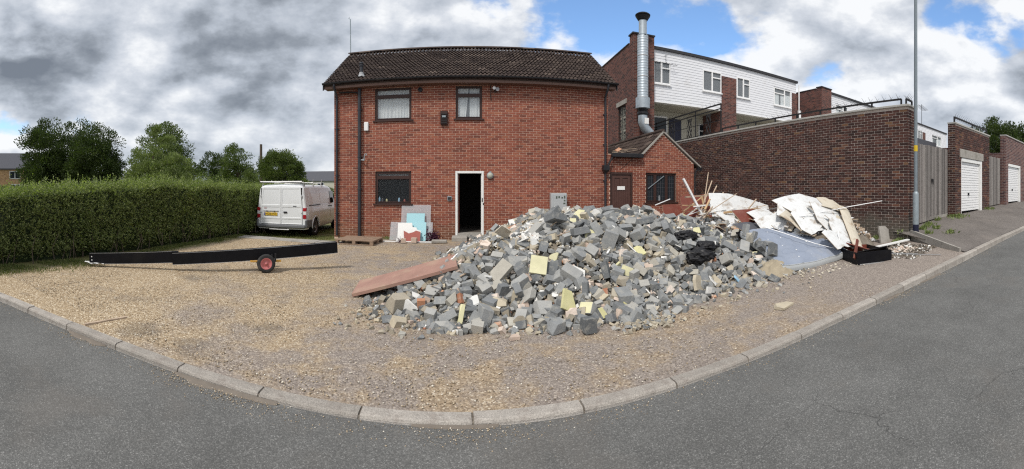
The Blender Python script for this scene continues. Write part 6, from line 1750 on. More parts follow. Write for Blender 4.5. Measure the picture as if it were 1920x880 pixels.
C = np.array([(-1.12, 11.92, .13)]) + RNG.normal(0, 1, (420, 3)) * np.array([.10, .07, .075]); C[:, 2] = np.abs(C[:, 2])
tag(leaf_mesh('purple_plant', C, C - np.array([(-1.12, 11.92, .05)]), .055, 'leaf_purple', aspect=.8, kind='stuff'), 'dark purple leafy plant at the foot of the wall beside the glass sheets', 'plant')
C = np.array([(-2.10, 11.62, .05)]) + RNG.normal(0, 1, (120, 3)) * np.array([.07, .05, .05]); C[:, 2] = np.abs(C[:, 2])
tag(leaf_mesh('small_plant', C, C - np.array([(-2.1, 11.62, 0)]), .045, 'leaf_purple', aspect=.5, kind='stuff'), 'small reddish green plant left of the pale concrete cubes', 'plant')
C = np.array([(-2.55, 12.2, .02)]) + RNG.normal(0, 1, (160, 3)) * np.array([.16, .05, .04]); C[:, 2] = np.abs(C[:, 2])
tag(leaf_mesh('small_plant', C, C * 0 + np.array([0, 0, 1.]), .05, 'leaf_light', aspect=.4, kind='stuff'), 'low green weeds at the wall foot left of the glass sheets', 'plant')
b = MB(); b.bbox(-2.75, -1.05, 11.70, 11.76, -.01, .022, .006); tag(b.build('white_strip', MAT['paper_white']), 'long thin white strip lying on the gravel below the leaning boards', 'strip')
b = MB(); b.M = Matrix.Translation((-.90, 11.65, .0)) @ Matrix.Rotation(.05, 4, 'Z'); b.bbox(-.24, .22, -.10, .10, 0, .09, .02); tag(b.build('kerb_piece', MAT['concrete']), 'grey concrete lump lying on the gravel just left of the door step', 'block')
# electric cabinet
t = empty('meter_cabinet', (2.80, 12.2, 0), 'pale grey meter cabinet covered in small stickers standing behind the rubble', 'cabinet')
b = MB(); b.bbox(2.55, 3.06, 12.10, 12.36, 0, 1.47, .012); b.build('casing', MAT['cabinet_grey'], t)
b = MB(); b.box(2.62, 3.04, 12.082, 12.099, .1, 1.43); dr = b.build('door', MAT['cabinet_grey'], t)
b = MB()
for (u, z, s, s2) in ((2.72, 1.34, .05, .08), (2.80, 1.35, .05, .07), (2.90, 1.33, .05, .05), (2.98, 1.35, .05, .09), (2.98, 1.24, .055, .055), (2.97, 1.15, .07, .05), (2.975, 1.02, .035, .035)): b.box(u - s / 2, u + s / 2, 12.079, 12.0815, z - s2 / 2, z + s2 / 2)
b.build('stickers', MAT['sticker_dark'], dr)['kind'] = 'stuff'

# ------------------------------------------------------------------ the rubble heap
OUT = [(-1.25, 5.35), (-.75, 4.85), (-.2, 4.55), (.5, 4.65), (1.55, 4.55), (2.2, 4.62), (3.1, 4.95), (4.2, 5.1), (5.3, 5.2), (6.0, 6.2), (6.2, 8.0), (5.5, 9.6), (3.5, 10.2), (1.5, 10.8), (.0, 11.3), (-.35, 10.4), (-.55, 8.4), (-1.0, 6.6)]
OP = np.array(OUT)
def poly_dist(px, py, poly):
    x = np.asarray(px); y = np.asarray(py); best = np.full(x.shape, 1e9); ins = np.zeros(x.shape, bool)
    n_ = len(poly)
    for i in range(n_):
        ax, ay = poly[i]; bx, by = poly[(i + 1) % n_]
        dx_, dy_ = bx - ax, by - ay; t_ = np.clip(((x - ax) * dx_ + (y - ay) * dy_) / (dx_ * dx_ + dy_ * dy_), 0, 1)
        d = np.hypot(x - ax - t_ * dx_, y - ay - t_ * dy_); best = np.minimum(best, d)
        c = ((ay > y) != (by > y)) & (x < dx_ * (y - ay) / (dy_ + 1e-12) + ax); ins ^= c
    return np.where(ins, best, -best)
def heap(x, y):
    d = float(poly_dist(np.array([x]), np.array([y]), OUT)[0])
    if d <= 0: return 0.0
    h = 1.10 * math.sin(min(d / 2.75, 1) * PI / 2)
    h *= float(np.interp(x, [-1, .4, 1.5, 3.8, 5.0, 6], [.80, .88, 1.0, 1.02, .86, .7]))
    h += mn.noise((x * .9, y * .9, 0)) * .14 * min(d, 1) + mn.noise((x * 2.6, y * 2.6, 1)) * .05 * min(d * 2, 1)
    return max(h, 0)
OUT2 = [(5.6, 5.9), (6.7, 5.2), (8.3, 4.85), (9.0, 5.4), (9.35, 7), (9.35, 11), (7.5, 11.3), (5.6, 10.8), (5.0, 8.5)]
def heap2(x, y):
    d = float(poly_dist(np.array([x]), np.array([y]), OUT2)[0])
    if d <= 0: return 0.0
    return (.66 + .22 * math.exp(-((x - 7.4) / .9) ** 2 - ((y - 6.1) / .8) ** 2)) * math.sin(min(d / 1.0, 1) * PI / 2) + mn.noise((x * 2, y * 2, 4)) * .08 * min(d, 1)
def hz(x, y): return ground(x, y) + max(heap(x, y), heap2(x, y))
def mound(name, x0, x1, y0, y1, st_, fn, m_, label):
    xs = np.arange(x0, x1, st_); ys = np.arange(y0, y1, st_); V = []; Fc = []
    H = {}
    for i, x in enumerate(xs):
        for j, y in enumerate(ys): h = fn(x, y); H[i, j] = h; V.append((x + mn.noise((x * 9, y * 9, 0)) * .03, y + mn.noise((x * 9, y * 9, 5)) * .03, ground(x, y) + (h - .05 if h > 0 else -.06) + (mn.noise((x * 8, y * 8, 3)) * .05 if h > 0 else 0)))
    n2 = len(ys)
    for i in range(len(xs) - 1):
        for j in range(n2 - 1):
            if max(H[i, j], H[i + 1, j], H[i, j + 1], H[i + 1, j + 1]) > 0: Fc.append((i * n2 + j, (i + 1) * n2 + j, (i + 1) * n2 + j + 1, i * n2 + j + 1))
    return tag(mesh(name, V, Fc, m_), label, 'rubble', kind='stuff')
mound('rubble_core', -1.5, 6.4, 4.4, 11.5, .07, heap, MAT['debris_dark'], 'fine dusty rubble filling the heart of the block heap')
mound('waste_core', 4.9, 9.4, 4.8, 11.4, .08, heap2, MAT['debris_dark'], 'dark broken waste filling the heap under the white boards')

# broken pieces: a cut, chipped box per variant
import bmesh
def chunk(a, b_, c, cuts, seed, rough=.006, sub=True):
    rr = random.Random(seed); bm = bmesh.new()
    bmesh.ops.create_cube(bm, size=1.0); bmesh.ops.scale(bm, vec=(a, b_, c), verts=bm.verts)
    for _ in range(cuts):
        nrm = Vector((rr.choice([-1, 1]) * rr.uniform(.3, 1), rr.choice([-1, 1]) * rr.uniform(.1, .8), rr.uniform(-.8, .8))).normalized()
        ext = abs(nrm.x) * a / 2 + abs(nrm.y) * b_ / 2 + abs(nrm.z) * c / 2
        co = nrm * ext * rr.uniform(.35, .72)
        r_ = bmesh.ops.bisect_plane(bm, geom=bm.verts[:] + bm.edges[:] + bm.faces[:], plane_co=co, plane_no=nrm, clear_outer=True)
        ed_ = [e for e in r_['geom_cut'] if isinstance(e, bmesh.types.BMEdge)]
        if ed_:
            try: bmesh.ops.contextual_create(bm, geom=ed_)
            except Exception: pass
    bmesh.ops.remove_doubles(bm, verts=bm.verts, dist=.001)
    if sub:
        try: bmesh.ops.bevel(bm, geom=bm.edges[:], offset=min(a, b_, c) * .035, segments=1, affect='EDGES')
        except Exception: pass
    for v in bm.verts:
        q = v.co * 14
        v.co += Vector((mn.noise(q + Vector((seed, 0, 0))), mn.noise(q + Vector((0, seed, 3))), mn.noise(q + Vector((5, 0, seed))))) * rough
    bmesh.ops.triangulate(bm, faces=[f for f in bm.faces if len(f.verts) > 4])
    bmesh.ops.recalc_face_normals(bm, faces=bm.faces)
    V = [tuple(v.co) for v in bm.verts]; bm.verts.index_update(); Fc = [tuple(v.index for v in f.verts) for f in bm.faces]
    bm.free(); return V, Fc
def chunk_data(name, VF, material, side_mat=None, face_fn=None):
    me = bpy.data.meshes.new(name); me.from_pydata(VF[0], [], VF[1]); me.materials.append(MAT[material])
    if side_mat:
        me.materials.append(MAT[side_mat]); me.update()
        for p in me.polygons:
            if face_fn(p): p.material_index = 1
    me.update(); return me
rv_ = random.Random(77)
GREY = []
for i in range(34):
    full = i < 7
    a = rv_.choice([.34, .28, .24]) if full else rv_.uniform(.12, .235); b_ = rv_.uniform(.16, .20) if full else rv_.uniform(.09, .17); c = rv_.choice([.10, .10, .12]) if full else rv_.uniform(.06, .11)
    VF = chunk(a, b_, c, 0 if i < 4 else (1 if full else rv_.choice([0, 0, 1, 1, 2])), 100 + i, .007)
    GREY.append((chunk_data('concrete_block', VF, 'block_grey'), max(a, b_, c)))
YEL = []
for i in range(10):
    a = rv_.uniform(.13, .22); b_ = rv_.uniform(.11, .17); c = rv_.uniform(.07, .10)
    YEL.append((chunk_data('painted_block', chunk(a, b_, c, rv_.choice([1, 2]), 200 + i, .004), 'block_grey', 'paint_yellow', lambda p: p.normal.z > .8), a))
def variants(name, material, dims, cuts, n_, seed, rough=.005):
    out = []; q = random.Random(seed)
    for i in range(n_):
        a, b_, c = (q.uniform(*d) for d in dims); out.append((chunk_data(name, chunk(a, b_, c, q.choice(cuts), seed + i, rough), material), a))
    return out
TAN = variants('mortar_lump', 'block_tan', ((.12, .24), (.10, .16), (.05, .10)), (1, 2, 3), 8, 300, .01)
BRK = variants('broken_brick', 'brick_orange', ((.14, .215), (.10, .102), (.063, .065)), (0, 1, 1, 2), 7, 400)
PNK = variants('plaster_piece', 'plaster_pink', ((.10, .20), (.08, .15), (.02, .05)), (1, 2, 3), 7, 500)
WHT = variants('plaster_piece', 'plaster_white', ((.12, .26), (.08, .18), (.012, .03)), (1, 2, 3), 7, 600, .004)
YSL = variants('insulation_slab', 'paint_yellow', ((.10, .20), (.08, .15), (.02, .04)), (1, 2), 5, 700, .003)
def BLUEV():
    out = []
    for i in range(3): out.append((chunk_data('painted_block', chunk(.22, .16, .09, 2, 800 + i, .003), 'block_grey', 'blue_paint', lambda p: p.normal.z > .8), .22))
    return out
BLU = BLUEV()
placed = []
rp = random.Random(2024)
def cam_score(x, y): return math.hypot(x, y)
def free_spot(size, tries=60, region=None, minr=.42):
    for _ in range(tries):
        x = rp.uniform(-1.3, 6.0); y = 4.5 + (rp.random() ** 1.35) * 6.0
        d = float(poly_dist(np.array([x]), np.array([y]), OUT)[0])
        if d < -.05: continue
        if d > 2.9 and y > 9.0: continue
        if region and not region(x, y): continue
        if any((x - p[0]) ** 2 + (y - p[1]) ** 2 < (minr * (size + p[2]) / 1.0 * .62) ** 2 for p in placed): continue
        return x, y
    return None
def normal_at(x, y, e=.12):
    return Vector((-(hz(x + e, y) - hz(x - e, y)) / (2 * e), -(hz(x, y + e) - hz(x, y - e)) / (2 * e), 1)).normalized()
def put(data, x, y, z, rot, label, cat, group, scale=1.0):
    o = bpy.data.objects.new(data.name.split('.')[0], data); COL.objects.link(o); o.location = (x, y, z); o.rotation_euler = rot; o.scale = (scale,) * 3
    return tag(o, label, cat, group)
def scatter(kinds, count, label, cat, group, lift=.35, flat=.35, region=None, minr=.42, face_cam=0.0, scale=(.9, 1.12)):
    k = 0
    for _ in range(count):
        data, a = kinds[rp.randrange(len(kinds))]
        s = free_spot(a, region=region, minr=minr)
        if not s: continue
        x, y = s; nrm = normal_at(x, y)
        if rp.random() < face_cam: nrm = (nrm * .5 + Vector((-x, -y, 2.0)).normalized()).normalized()
        q = nrm.to_track_quat('Z', 'Y').to_matrix().to_4x4()
        rot = (q @ Euler((rp.gauss(0, flat), rp.gauss(0, flat), rp.uniform(0, 6.28))).to_matrix().to_4x4())
        if rp.random() < .25: rot = rot @ Matrix.Rotation(PI / 2, 4, rp.choice('XY'))
        sc_ = rp.uniform(*scale)
        # stand the piece on the heap: lift by how far its lowest corner hangs below its middle
        R3 = rot.to_3x3(); low = min((R3 @ v.co).z for v in data.vertices) * sc_
        hh = hz(x, y)
        z = hh - low * lift + rp.uniform(-.01, .02)
        if hh < .12: z = max(z, ground(x, y) - low - .01)
        put(data, x, y, z, rot.to_euler(), label, cat, group, sc_); placed.append((x, y, a)); k += 1
    return k
# the pieces one can point to
def special(VF, material, x, y, dz, rot, name, label, cat='block', side=None, fn=None):
    me = chunk_data(name, VF, material, side, fn)
    me.transform(Matrix.Scale(.80, 4))
    o = bpy.data.objects.new(name, me); COL.objects.link(o); o.rotation_euler = rot
    Rm = Euler(rot).to_matrix(); low = min((Rm @ v.co).z for v in me.vertices)
    o.location = (x, y, (hz(x, y) if dz is not None else ground(x, y)) - low * (1 if dz is None else .5) + (dz or 0)); placed.append((x, y, .3))
    return tag(o, label, cat)
special(chunk(.21, .13, .21, 1, 31, .006), 'block_grey', 1.30, 4.16, None, (.03, .05, .25), 'concrete_block', 'upright grey block standing alone on the tarmac in front of the heap')
special(chunk(.23, .17, .15, 2, 32, .012), 'block_grey', .95, 4.26, None, (.1, -.08, .4), 'concrete_block', 'squat grey lump on the tarmac just left of the upright block')
special(chunk(.14, .10, .05, 1, 33, .004), 'plaster_pink', .47, 4.15, None, (0, 0, .2), 'brick_piece', 'flat pinkish brick piece lying nearest the camera')
special(chunk(.11, .09, .07, 1, 34, .004), 'brick_orange', .33, 4.50, None, (.1, 0, .5), 'broken_brick', 'small orange brick end at the front foot of the heap')
special(chunk(.30, .26, .25, 2, 35, .016), 'block_tan', -.92, 4.98, None, (.2, .1, .7), 'stone_block', 'big dark tan boulder like block at the left front foot of the heap')
special(chunk(.13, .10, .22, 0, 36, .003), 'brick_orange', -.62, 4.98, -.02, (.15, -.05, .15), 'hollow_brick', 'orange hollow brick standing on end at the left front of the heap')
special(chunk(.29, .045, .32, 0, 37, .004), 'paint_yellow', .93, 5.25, .12, (-.55, .16, -.12), 'insulation_slab', 'large pale yellow square slab leaning in the middle of the heap', 'slab')
special(chunk(.27, .04, .32, 1, 38, .004), 'paint_yellow', 1.22, 4.72, .05, (-.5, .5, .3), 'insulation_slab', 'pale yellow slanted slab low in the front of the heap', 'slab')
special(chunk(.40, .28, .14, 0, 39, .007), 'block_grey', 1.38, 6.2, .16, (-.35, .2, .55), 'concrete_block', 'large pale topped grey block lying level above the yellow slab')
special(chunk(.42, .20, .14, 1, 40, .008), 'block_grey', 1.75, 5.95, .13, (-.15, -.12, .15), 'concrete_block', 'longest grey block, lying level to the right of the yellow slab')
special(chunk(.40, .22, .16, 0, 41, .007), 'block_grey', 1.45, 6.8, .04, (-.3, -.5, .7), 'concrete_block', 'big tilted grey block high in the middle of the heap')
special(chunk(.28, .20, .17, 0, 42, .007), 'block_grey', 2.35, 5.9, .12, (-.5, .5, .3), 'concrete_block', 'grey block tipped on its corner right of the longest block')
special(chunk(.24, .24, .18, 0, 43, .007), 'block_grey', 2.75, 6.0, .10, (-.4, -.3, .8), 'concrete_block', 'square topped dark grey block near the middle right of the heap')
special(chunk(.36, .24, .03, 1, 44, .004), 'board_cream', .55, 6.0, .12, (-.75, .55, .3), 'board_piece', 'pale stained board leaning in the broken plaster left of the middle', 'board')
special(chunk(.26, .22, .18, 0, 45, .006), 'block_grey', 4.18, 5.45, .10, (-.55, .25, .5), 'concrete_block', 'ribbed square grey block tipped towards the camera below the black bags')
special(chunk(.20, .03, .12, 2, 46, .003), 'blue_paint', 4.1, 5.05, .03, (-.6, .7, .2), 'plaster_piece', 'sharp pale blue plaster wedge at the right front foot of the heap', 'plaster')
special(chunk(.12, .05, .16, 2, 47, .003), 'plaster_white', 3.35, 4.80, None, (0, .3, .2), 'plaster_piece', 'white plaster chip standing at the right front edge of the heap', 'plaster')
special(chunk(.26, .18, .12, 1, 48, .005), 'block_grey', 3.20, 6.2, .12, (-.5, .1, .4), 'painted_block', 'grey block with sky blue painted face right of the middle', side='blue_paint', fn=lambda p: p.normal.z > .8)
special(chunk(.07, .03, .28, 1, 49, .004), 'paint_yellow', -.10, 4.62, .05, (-.5, .3, .2), 'plaster_piece', 'narrow cream wedge standing among grey blocks at the left front', 'plaster')
special(chunk(.26, .18, .14, 1, 50, .006), 'block_grey', -.85, 7.6, None, (.1, .1, .5), 'concrete_block', 'dark grey block lying above the red board at the left flank of the heap')
special(chunk(.34, .06, .30, 1, 51, .006), 'block_tan', 3.25, 4.95, .1, (-.3, .3, .6), 'flagstone', 'flat grey flagstone tilted at the right front foot of the heap', 'stone')
special(chunk(.36, .26, .04, 2, 52, .02), 'block_tan', 3.78, 3.70, None, (0, 0, .3), 'stone_slab', 'tan flat stone lying alone on the tarmac near the right kerb', 'stone')

zone_fine = lambda x, y: (x < 1.3 and y > 5.6)
nz = lambda x, y: not zone_fine(x, y) or rp.random() < .30
scatter(GREY[:7], 50, 'large nearly whole grey concrete block lying in the heap', 'block', 'large grey blocks in the rubble heap', lift=.5, region=nz, minr=.5, scale=(.9, 1.15))
scatter(YEL, 24, 'broken block with one pale yellow painted face in the heap', 'block', 'yellow faced blocks in the rubble heap', lift=.6, region=lambda x, y: (x > 1.2 or rp.random() < .3), minr=.45, face_cam=.8)
scatter(GREY[7:], 248, 'broken grey concrete block piece in the heap', 'block', 'broken grey blocks in the rubble heap', lift=.5, region=nz, minr=.40)
scatter(YSL, 16, 'pale yellow slab piece lying in the heap', 'slab', 'yellow slab pieces in the rubble heap', region=lambda x, y: x > .8, minr=.3, face_cam=.6, lift=.7)
scatter(PNK, 34, 'pale pink plaster piece in the heap', 'plaster', 'pink plaster pieces in the rubble heap', minr=.26, lift=.7)
scatter(BRK, 18, 'broken orange brick in the heap', 'brick', 'broken orange bricks in the rubble heap', minr=.28, region=lambda x, y: x < 1.8 or rp.random() < .2)
scatter(TAN, 42, 'tan mortar lump in the heap', 'rubble piece', 'tan mortar lumps in the rubble heap', minr=.26)
scatter(WHT, 60, 'thin white plaster piece in the heap', 'plaster', 'white plaster pieces in the rubble heap', minr=.24, lift=.8)
scatter(BLU, 2, 'grey block with pale blue painted face in the heap', 'block', 'blue faced blocks in the rubble heap', minr=.28, face_cam=1, lift=.7, region=lambda x, y: x > 1.5)

# small stuff between them, joined by material
def small_bits(name, material, n_, fx, smin, smax, label, flat=.7, seed=1):
    q = random.Random(seed); protos = []
    for i in range(10): protos.append(chunk(1, q.uniform(.5, .9), q.uniform(.25, .6) if flat else q.uniform(.4, .7), q.choice([1, 2, 3]) if flat else q.choice([0, 0, 1, 2]), seed * 50 + i, .05 if flat else .03, sub=False))
    protos = [(np.array(v), f) for v, f in protos]
    VV = []; FF = []; base = 0
    for i in range(n_):
        p = fx(q)
        if not p: continue
        x, y, z = p; s = smin + (smax - smin) * q.random() ** 2
        v, f = protos[q.randrange(10)]
        Rm = np.array(Euler((q.gauss(0, .6), q.gauss(0, .6), q.uniform(0, 6.3))).to_matrix())
        w_ = (v * s) @ Rm.T + np.array([x, y, z + s * .10]); VV.append(w_)
        FF += [tuple(base + k for k in ff) for ff in f]; base += len(v)
    V = np.concatenate(VV)
    return tag(mesh(name, V, FF, MAT[material]), label, 'rubble', kind='stuff')
def on_heap(q, dmin=-.12, yr=(4.35, 10.2), xr=(-1.5, 6.1), pow_=1.6):
    for _ in range(30):
        x = q.uniform(*xr); y = yr[0] + (yr[1] - yr[0]) * q.random() ** pow_
        d = float(poly_dist(np.array([x]), np.array([y]), OUT)[0])
        if d > dmin * (1 if q.random() < .8 else 3): return (x, y, hz(x, y))
small_bits('shade_fragments', 'block_shade', 2600, on_heap, .03, .13, 'small fragments coloured dark for the shadow deep between the blocks', seed=61)
small_bits('grey_fragments', 'block_grey', 2600, on_heap, .03, .12, 'small grey block fragments filling the gaps of the heap', seed=1)
small_bits('grey_rubble', 'block_grey', 1500, on_heap, .10, .19, 'hand sized grey block pieces packed between the larger blocks', flat=0, seed=41)
small_bits('tan_fragments', 'block_tan', 1700, on_heap, .03, .10, 'small tan mortar and stone fragments in the heap', seed=2)
small_bits('tan_fragments', 'stone_tan', 1800, lambda q: on_heap(q, xr=(-1.3, 1.6), yr=(5.2, 10.5), pow_=1.0), .03, .10, 'brownish broken mortar crumbs on the left shoulder of the heap', seed=7)
small_bits('pale_fragments', 'plaster_pink', 700, on_heap, .03, .09, 'small pink plaster crumbs in the heap', seed=3)
small_bits('pale_fragments', 'plaster_white', 900, on_heap, .03, .10, 'small white plaster crumbs in the heap', seed=4)
small_bits('pale_fragments', 'plaster_white', 330, lambda q: (lambda a, r_: (a, r_, hz(a, r_)))(q.gauss(.85, .25), q.gauss(6.6, .45)), .03, .14, 'patch of broken white plaster in the left middle of the heap', seed=14)
small_bits('plaster_flakes', 'plaster_pink', 260, on_heap, .07, .19, 'thin pinkish plaster flakes strewn over the heap', seed=51)
small_bits('mortar_flakes', 'block_tan', 450, on_heap, .07, .19, 'thin tan mortar flakes strewn over the heap', seed=52)
small_bits('orange_fragments', 'brick_orange', 350, on_heap, .03, .08, 'small orange brick crumbs in the heap', seed=5)
def stray(q):
    a = q.choice([(2.05, 4.22, .22, .10), (2.05, 4.22, .22, .10), (-.9, 4.8, .35, .2), (3.6, 4.6, .8, .2), (5.4, 4.9, .5, .15), (.2, 4.3, .9, .12), (-1.2, 5.6, .2, .5)])
    x, y = q.gauss(a[0], a[2]), q.gauss(a[1], a[3]); return (x, y, hz(x, y))
small_bits('stray_fragments', 'block_tan', 420, stray, .02, .085, 'stray stone crumbs scattered round the foot of the heap', seed=6)
small_bits('stray_fragments', 'block_grey', 260, stray, .02, .09, 'stray grey crumbs scattered round the foot of the heap', seed=16)

# every loose piece is told apart by its place: height on the heap, what it lies below, its turn from the left
ORD = ['leftmost', 'second', 'third', 'fourth', 'fifth', 'sixth', 'seventh', 'eighth', 'ninth', 'tenth', 'eleventh', 'twelfth', 'thirteenth', 'fourteenth', 'fifteenth', 'sixteenth', 'seventeenth', 'eighteenth', 'nineteenth', 'twentieth']
KIND = {'large grey blocks in the rubble heap': 'large grey block', 'yellow faced blocks in the rubble heap': 'yellow faced block', 'broken grey blocks in the rubble heap': 'broken grey block',
        'yellow slab pieces in the rubble heap': 'yellow slab piece', 'pink plaster pieces in the rubble heap': 'pink plaster piece', 'broken orange bricks in the rubble heap': 'orange brick',
        'tan mortar lumps in the rubble heap': 'tan lump', 'white plaster pieces in the rubble heap': 'white plaster piece', 'blue faced blocks in the rubble heap': 'blue faced block',
        'torn plasterboard scraps in the waste': 'torn white scrap', 'brown board scraps in the waste': 'brown board scrap', 'splintered laths in the timber pile': 'splintered lath', 'wood slivers in the rubble heap': 'thin wood sliver'}
def name_by_place():
    bins = {}
    for o in COL.objects:
        g_ = o.get('group')
        if g_ not in KIND: continue
        c = Vector(o.location) if o.location.length > .01 else sum((Vector(v.co) for v in o.data.vertices), Vector()) / len(o.data.vertices)
        r_ = math.hypot(c.x, c.y); th = math.atan2(c.x, c.y); el = (EYE - c.z) / r_
        col = ['left of the doorway', 'below the doorway', 'right of the doorway', 'below the cabinet', 'right of the cabinet', 'below the brown door', 'below the leaded window', 'left of the timber', 'below the timber', 'above the mattress', 'behind the mattress', 'above the box', 'by the wall'][int(np.searchsorted([-.035, .045, .14, .20, .28, .38, .49, .57, .66, .77, .86, .95], th))]
        row = ['on the crest', 'high up', 'halfway up', 'low down', 'at the foot'][int(np.searchsorted([.085, .14, .20, .27], el))]
        bins.setdefault((g_, row, col), []).append((th, o))
    for (g_, row, col), L in bins.items():
        L.sort(key=lambda e: e[0])
        for i, (th, o) in enumerate(L):
            o['label'] = f"{(ORD[i] if i < 20 else 'number %d' % (i + 1))}{' from left' if i else ''} {KIND[g_]} {row}, {col}"

# red board sunk into the left flank
t = empty('red_board', (-1.7, 5.8, .02), 'long dull red door like board slanting up into the left end of the rubble heap', 'board')
b = MB(); p0 = Vector((-1.74, 5.84, .06)); p1 = Vector((.05, 5.74, .62)); b.M = None
dxv = (p1 - p0).normalized(); wv = Vector((-.08, .95, .08)).normalized(); nv = dxv.cross(wv).normalized()
b.M = Matrix((( dxv.x, wv.x, nv.x, p0.x), (dxv.y, wv.y, nv.y, p0.y), (dxv.z, wv.z, nv.z, p0.z), (0, 0, 0, 1)))
b.bbox(0, 1.62, -.32, .32, -.026, .026, .004); b.build('board', MAT['board_red'], t)

for (x, y, k_, s_) in ((5.22, 5.35, 3, 1.0), (5.35, 5.62, 9, 1.1), (5.28, 5.95, 12, 1.0), (5.30, 6.25, 5, .9), (5.12, 5.55, 15, 1.1), (5.1, 5.9, 22, 1.2), (5.2, 5.75, 8, .9)):
    me = GREY[k_][0]; o = put(me, x, y, max(hz(x, y), .30 + .33 * (y - 5.0)) + .03, (k_ * .7, k_ * .37, k_ * 1.3), 'grey block', 'block', 'broken grey blocks in the rubble heap', s_)
q = random.Random(66)
for i in range(26):
    x, y = q.uniform(-.6, 2.2), q.uniform(5.2, 7.6); a = q.uniform(-1.2, 1.2); L = q.uniform(.15, .42); z = hz(x, y) + .09
    b = MB(); b.bar((x - L / 2 * math.cos(a), y - L / 2 * math.sin(a), z - q.uniform(-.05, .1)), (x + L / 2 * math.cos(a), y + L / 2 * math.sin(a), z + q.uniform(-.02, .1)), q.uniform(.012, .03), .01)
    tag(b.build('wood_sliver', MAT[q.choice(['wood_splinter', 'wood_splinter', 'paper_white'])]), 'wood sliver', 'timber', 'wood slivers in the rubble heap')

# black plastic sacks
def sack(x, y, z, rx, ry, rz_, seed, label):
    V = []; Fc = []; A, B_ = 56, 30
    for i in range(B_ + 1):
        ph = PI * i / B_
        for j in range(A):
            th = 2 * PI * j / A
            d = Vector((math.sin(ph) * math.cos(th), math.sin(ph) * math.sin(th), math.cos(ph)))
            r_ = 1 + .30 * mn.noise(d * 1.7 + Vector((seed, 0, 0))) - .38 * abs(mn.noise(d * 3.1 + Vector((0, seed, 0)))) - .22 * abs(mn.noise(d * 7.5 + Vector((0, 4, seed)))) + .07 * math.sin(th * 11 + 7 * d.z + 3 * mn.noise(d * 3)) * math.sin(ph) + .10
            V.append((x + d.x * rx * r_, y + d.y * ry * r_, z + d.z * rz_ * r_))
    for i in range(B_):
        for j in range(A): Fc.append((i * A + j, i * A + (j + 1) % A, (i + 1) * A + (j + 1) % A, (i + 1) * A + j))
    return tag(mesh('plastic_sack', V, Fc, MAT['black_vinyl'], smooth=True), label, 'sack')
def sk(px, py, z): 
    x, y = px, py; return hz(x, y) + z
sack(3.72, 5.62, sk(3.72, 5.62, .09), .28, .20, .13, 1, 'lower bulging black plastic sack in the right part of the heap')
sack(3.98, 5.85, sk(3.98, 5.85, .09), .24, .18, .10, 2, 'black plastic sack right behind the lower bulging one')
sack(3.75, 6.15, sk(3.75, 6.15, .08), .28, .17, .09, 3, 'flattened black plastic sack topmost in the right part of the heap')
sack(5.9, 6.9, sk(5.9, 6.9, .05), .25, .2, .10, 4, 'small flat black sack between the heap and the red brown panel')

# sandy heap at the mattress foot
def sandh(x, y): d = math.hypot((x - 5.15) / .42, (y - 5.18) / .30); return max(0, .24 * (1 - d ** 1.6)) if d < 1 else 0
xs = np.arange(4.7, 5.62, .035); V = []; Fc = []; ys = np.arange(4.85, 5.55, .035)
for x in xs:
    for y in ys: h = sandh(x, y); V.append((x, y, hz(x, y) * .6 + ground(x, y) * .4 + (h + mn.noise((x * 14, y * 14, 0)) * .03 if h > 0 else -.05)))
n2 = len(ys)
for i in range(len(xs) - 1):
    for j in range(n2 - 1): Fc.append((i * n2 + j, (i + 1) * n2 + j, (i + 1) * n2 + j + 1, i * n2 + j + 1))
tag(mesh('sand_pile', V, Fc, MAT['stone_tan']), 'small heap of brown sandy mortar at the near corner of the mattress', 'sand', kind='stuff')

# mattress, sagging up over the heap
m_, n = mat('mattress_blue')
P = n.n('ShaderNodeTexCoord').outputs['Object']
v = n.noise(P, 3.0, 5.0, .6); wv_ = n.noise(P, 60.0, 3.0, .6)
c = n.mix(v, (.205, .24, .31), (.30, .335, .405)); c = n.mix(n.m('MULTIPLY', n.sm(n.noise(P, 2.1, 6.0, .65), .5, .7), .35), c, (.36, .36, .36))
n.out(c, .85, n.bump(wv_, .3, .003), 0, .2)
t = empty('mattress', (6.0, 5.6, 0), 'pale blue tufted mattress tilted on the edge of the rubble below the white boards', 'mattress')
A_, B_ = 24, 18; c00 = Vector((5.15, 5.0, .20)); c10 = Vector((6.98, 4.86, .24)); c01 = Vector((5.25, 6.35, .70)); c11 = Vector((7.10, 6.25, .62))
def mp(u, v):
    p = c00.lerp(c10, u).lerp(c01.lerp(c11, u), v); p.z += .05 * math.sin(u * PI) * v - .06 * math.sin(u * PI * 1.0) * (1 - v) + .04 * mn.noise((u * 3, v * 3, 2)) + ground(p.x, p.y) * .5
    return p
tuf = [(.12 + .19 * i + (.09 if j % 2 else 0), .14 + .18 * j) for i in range(5) for j in range(5)]
V = []; Fc = []; fm = []
for i in range(A_ * 3 + 1):
    for j in range(B_ * 3 + 1):
        u, v = i / (A_ * 3), j / (B_ * 3); p = mp(u, v)
        dd_ = min(math.hypot((u - a) * 1.85, (v - b__) * 1.35) for a, b__ in tuf)
        e = min(u * 1.85, (1 - u) * 1.85, v * 1.35, (1 - v) * 1.35)
        p.z += -.018 * math.exp(-(dd_ / .05) ** 2) - .02 * math.exp(-(e / .03) ** 2) + .012 * mn.noise((u * 14, v * 14, 7)) + .022 * (1 - abs(mn.noise((u * 3.5 + v * 2, v * 5 - u * 2, 3))) * 3)
        V.append(p)
W_ = B_ * 3 + 1
for i in range(A_ * 3):
    for j in range(B_ * 3): k_ = i * W_ + j; Fc.append((k_, k_ + W_, k_ + W_ + 1, k_ + 1))
mesh('top_cover', V, Fc, MAT['mattress_blue'], t, smooth=True)
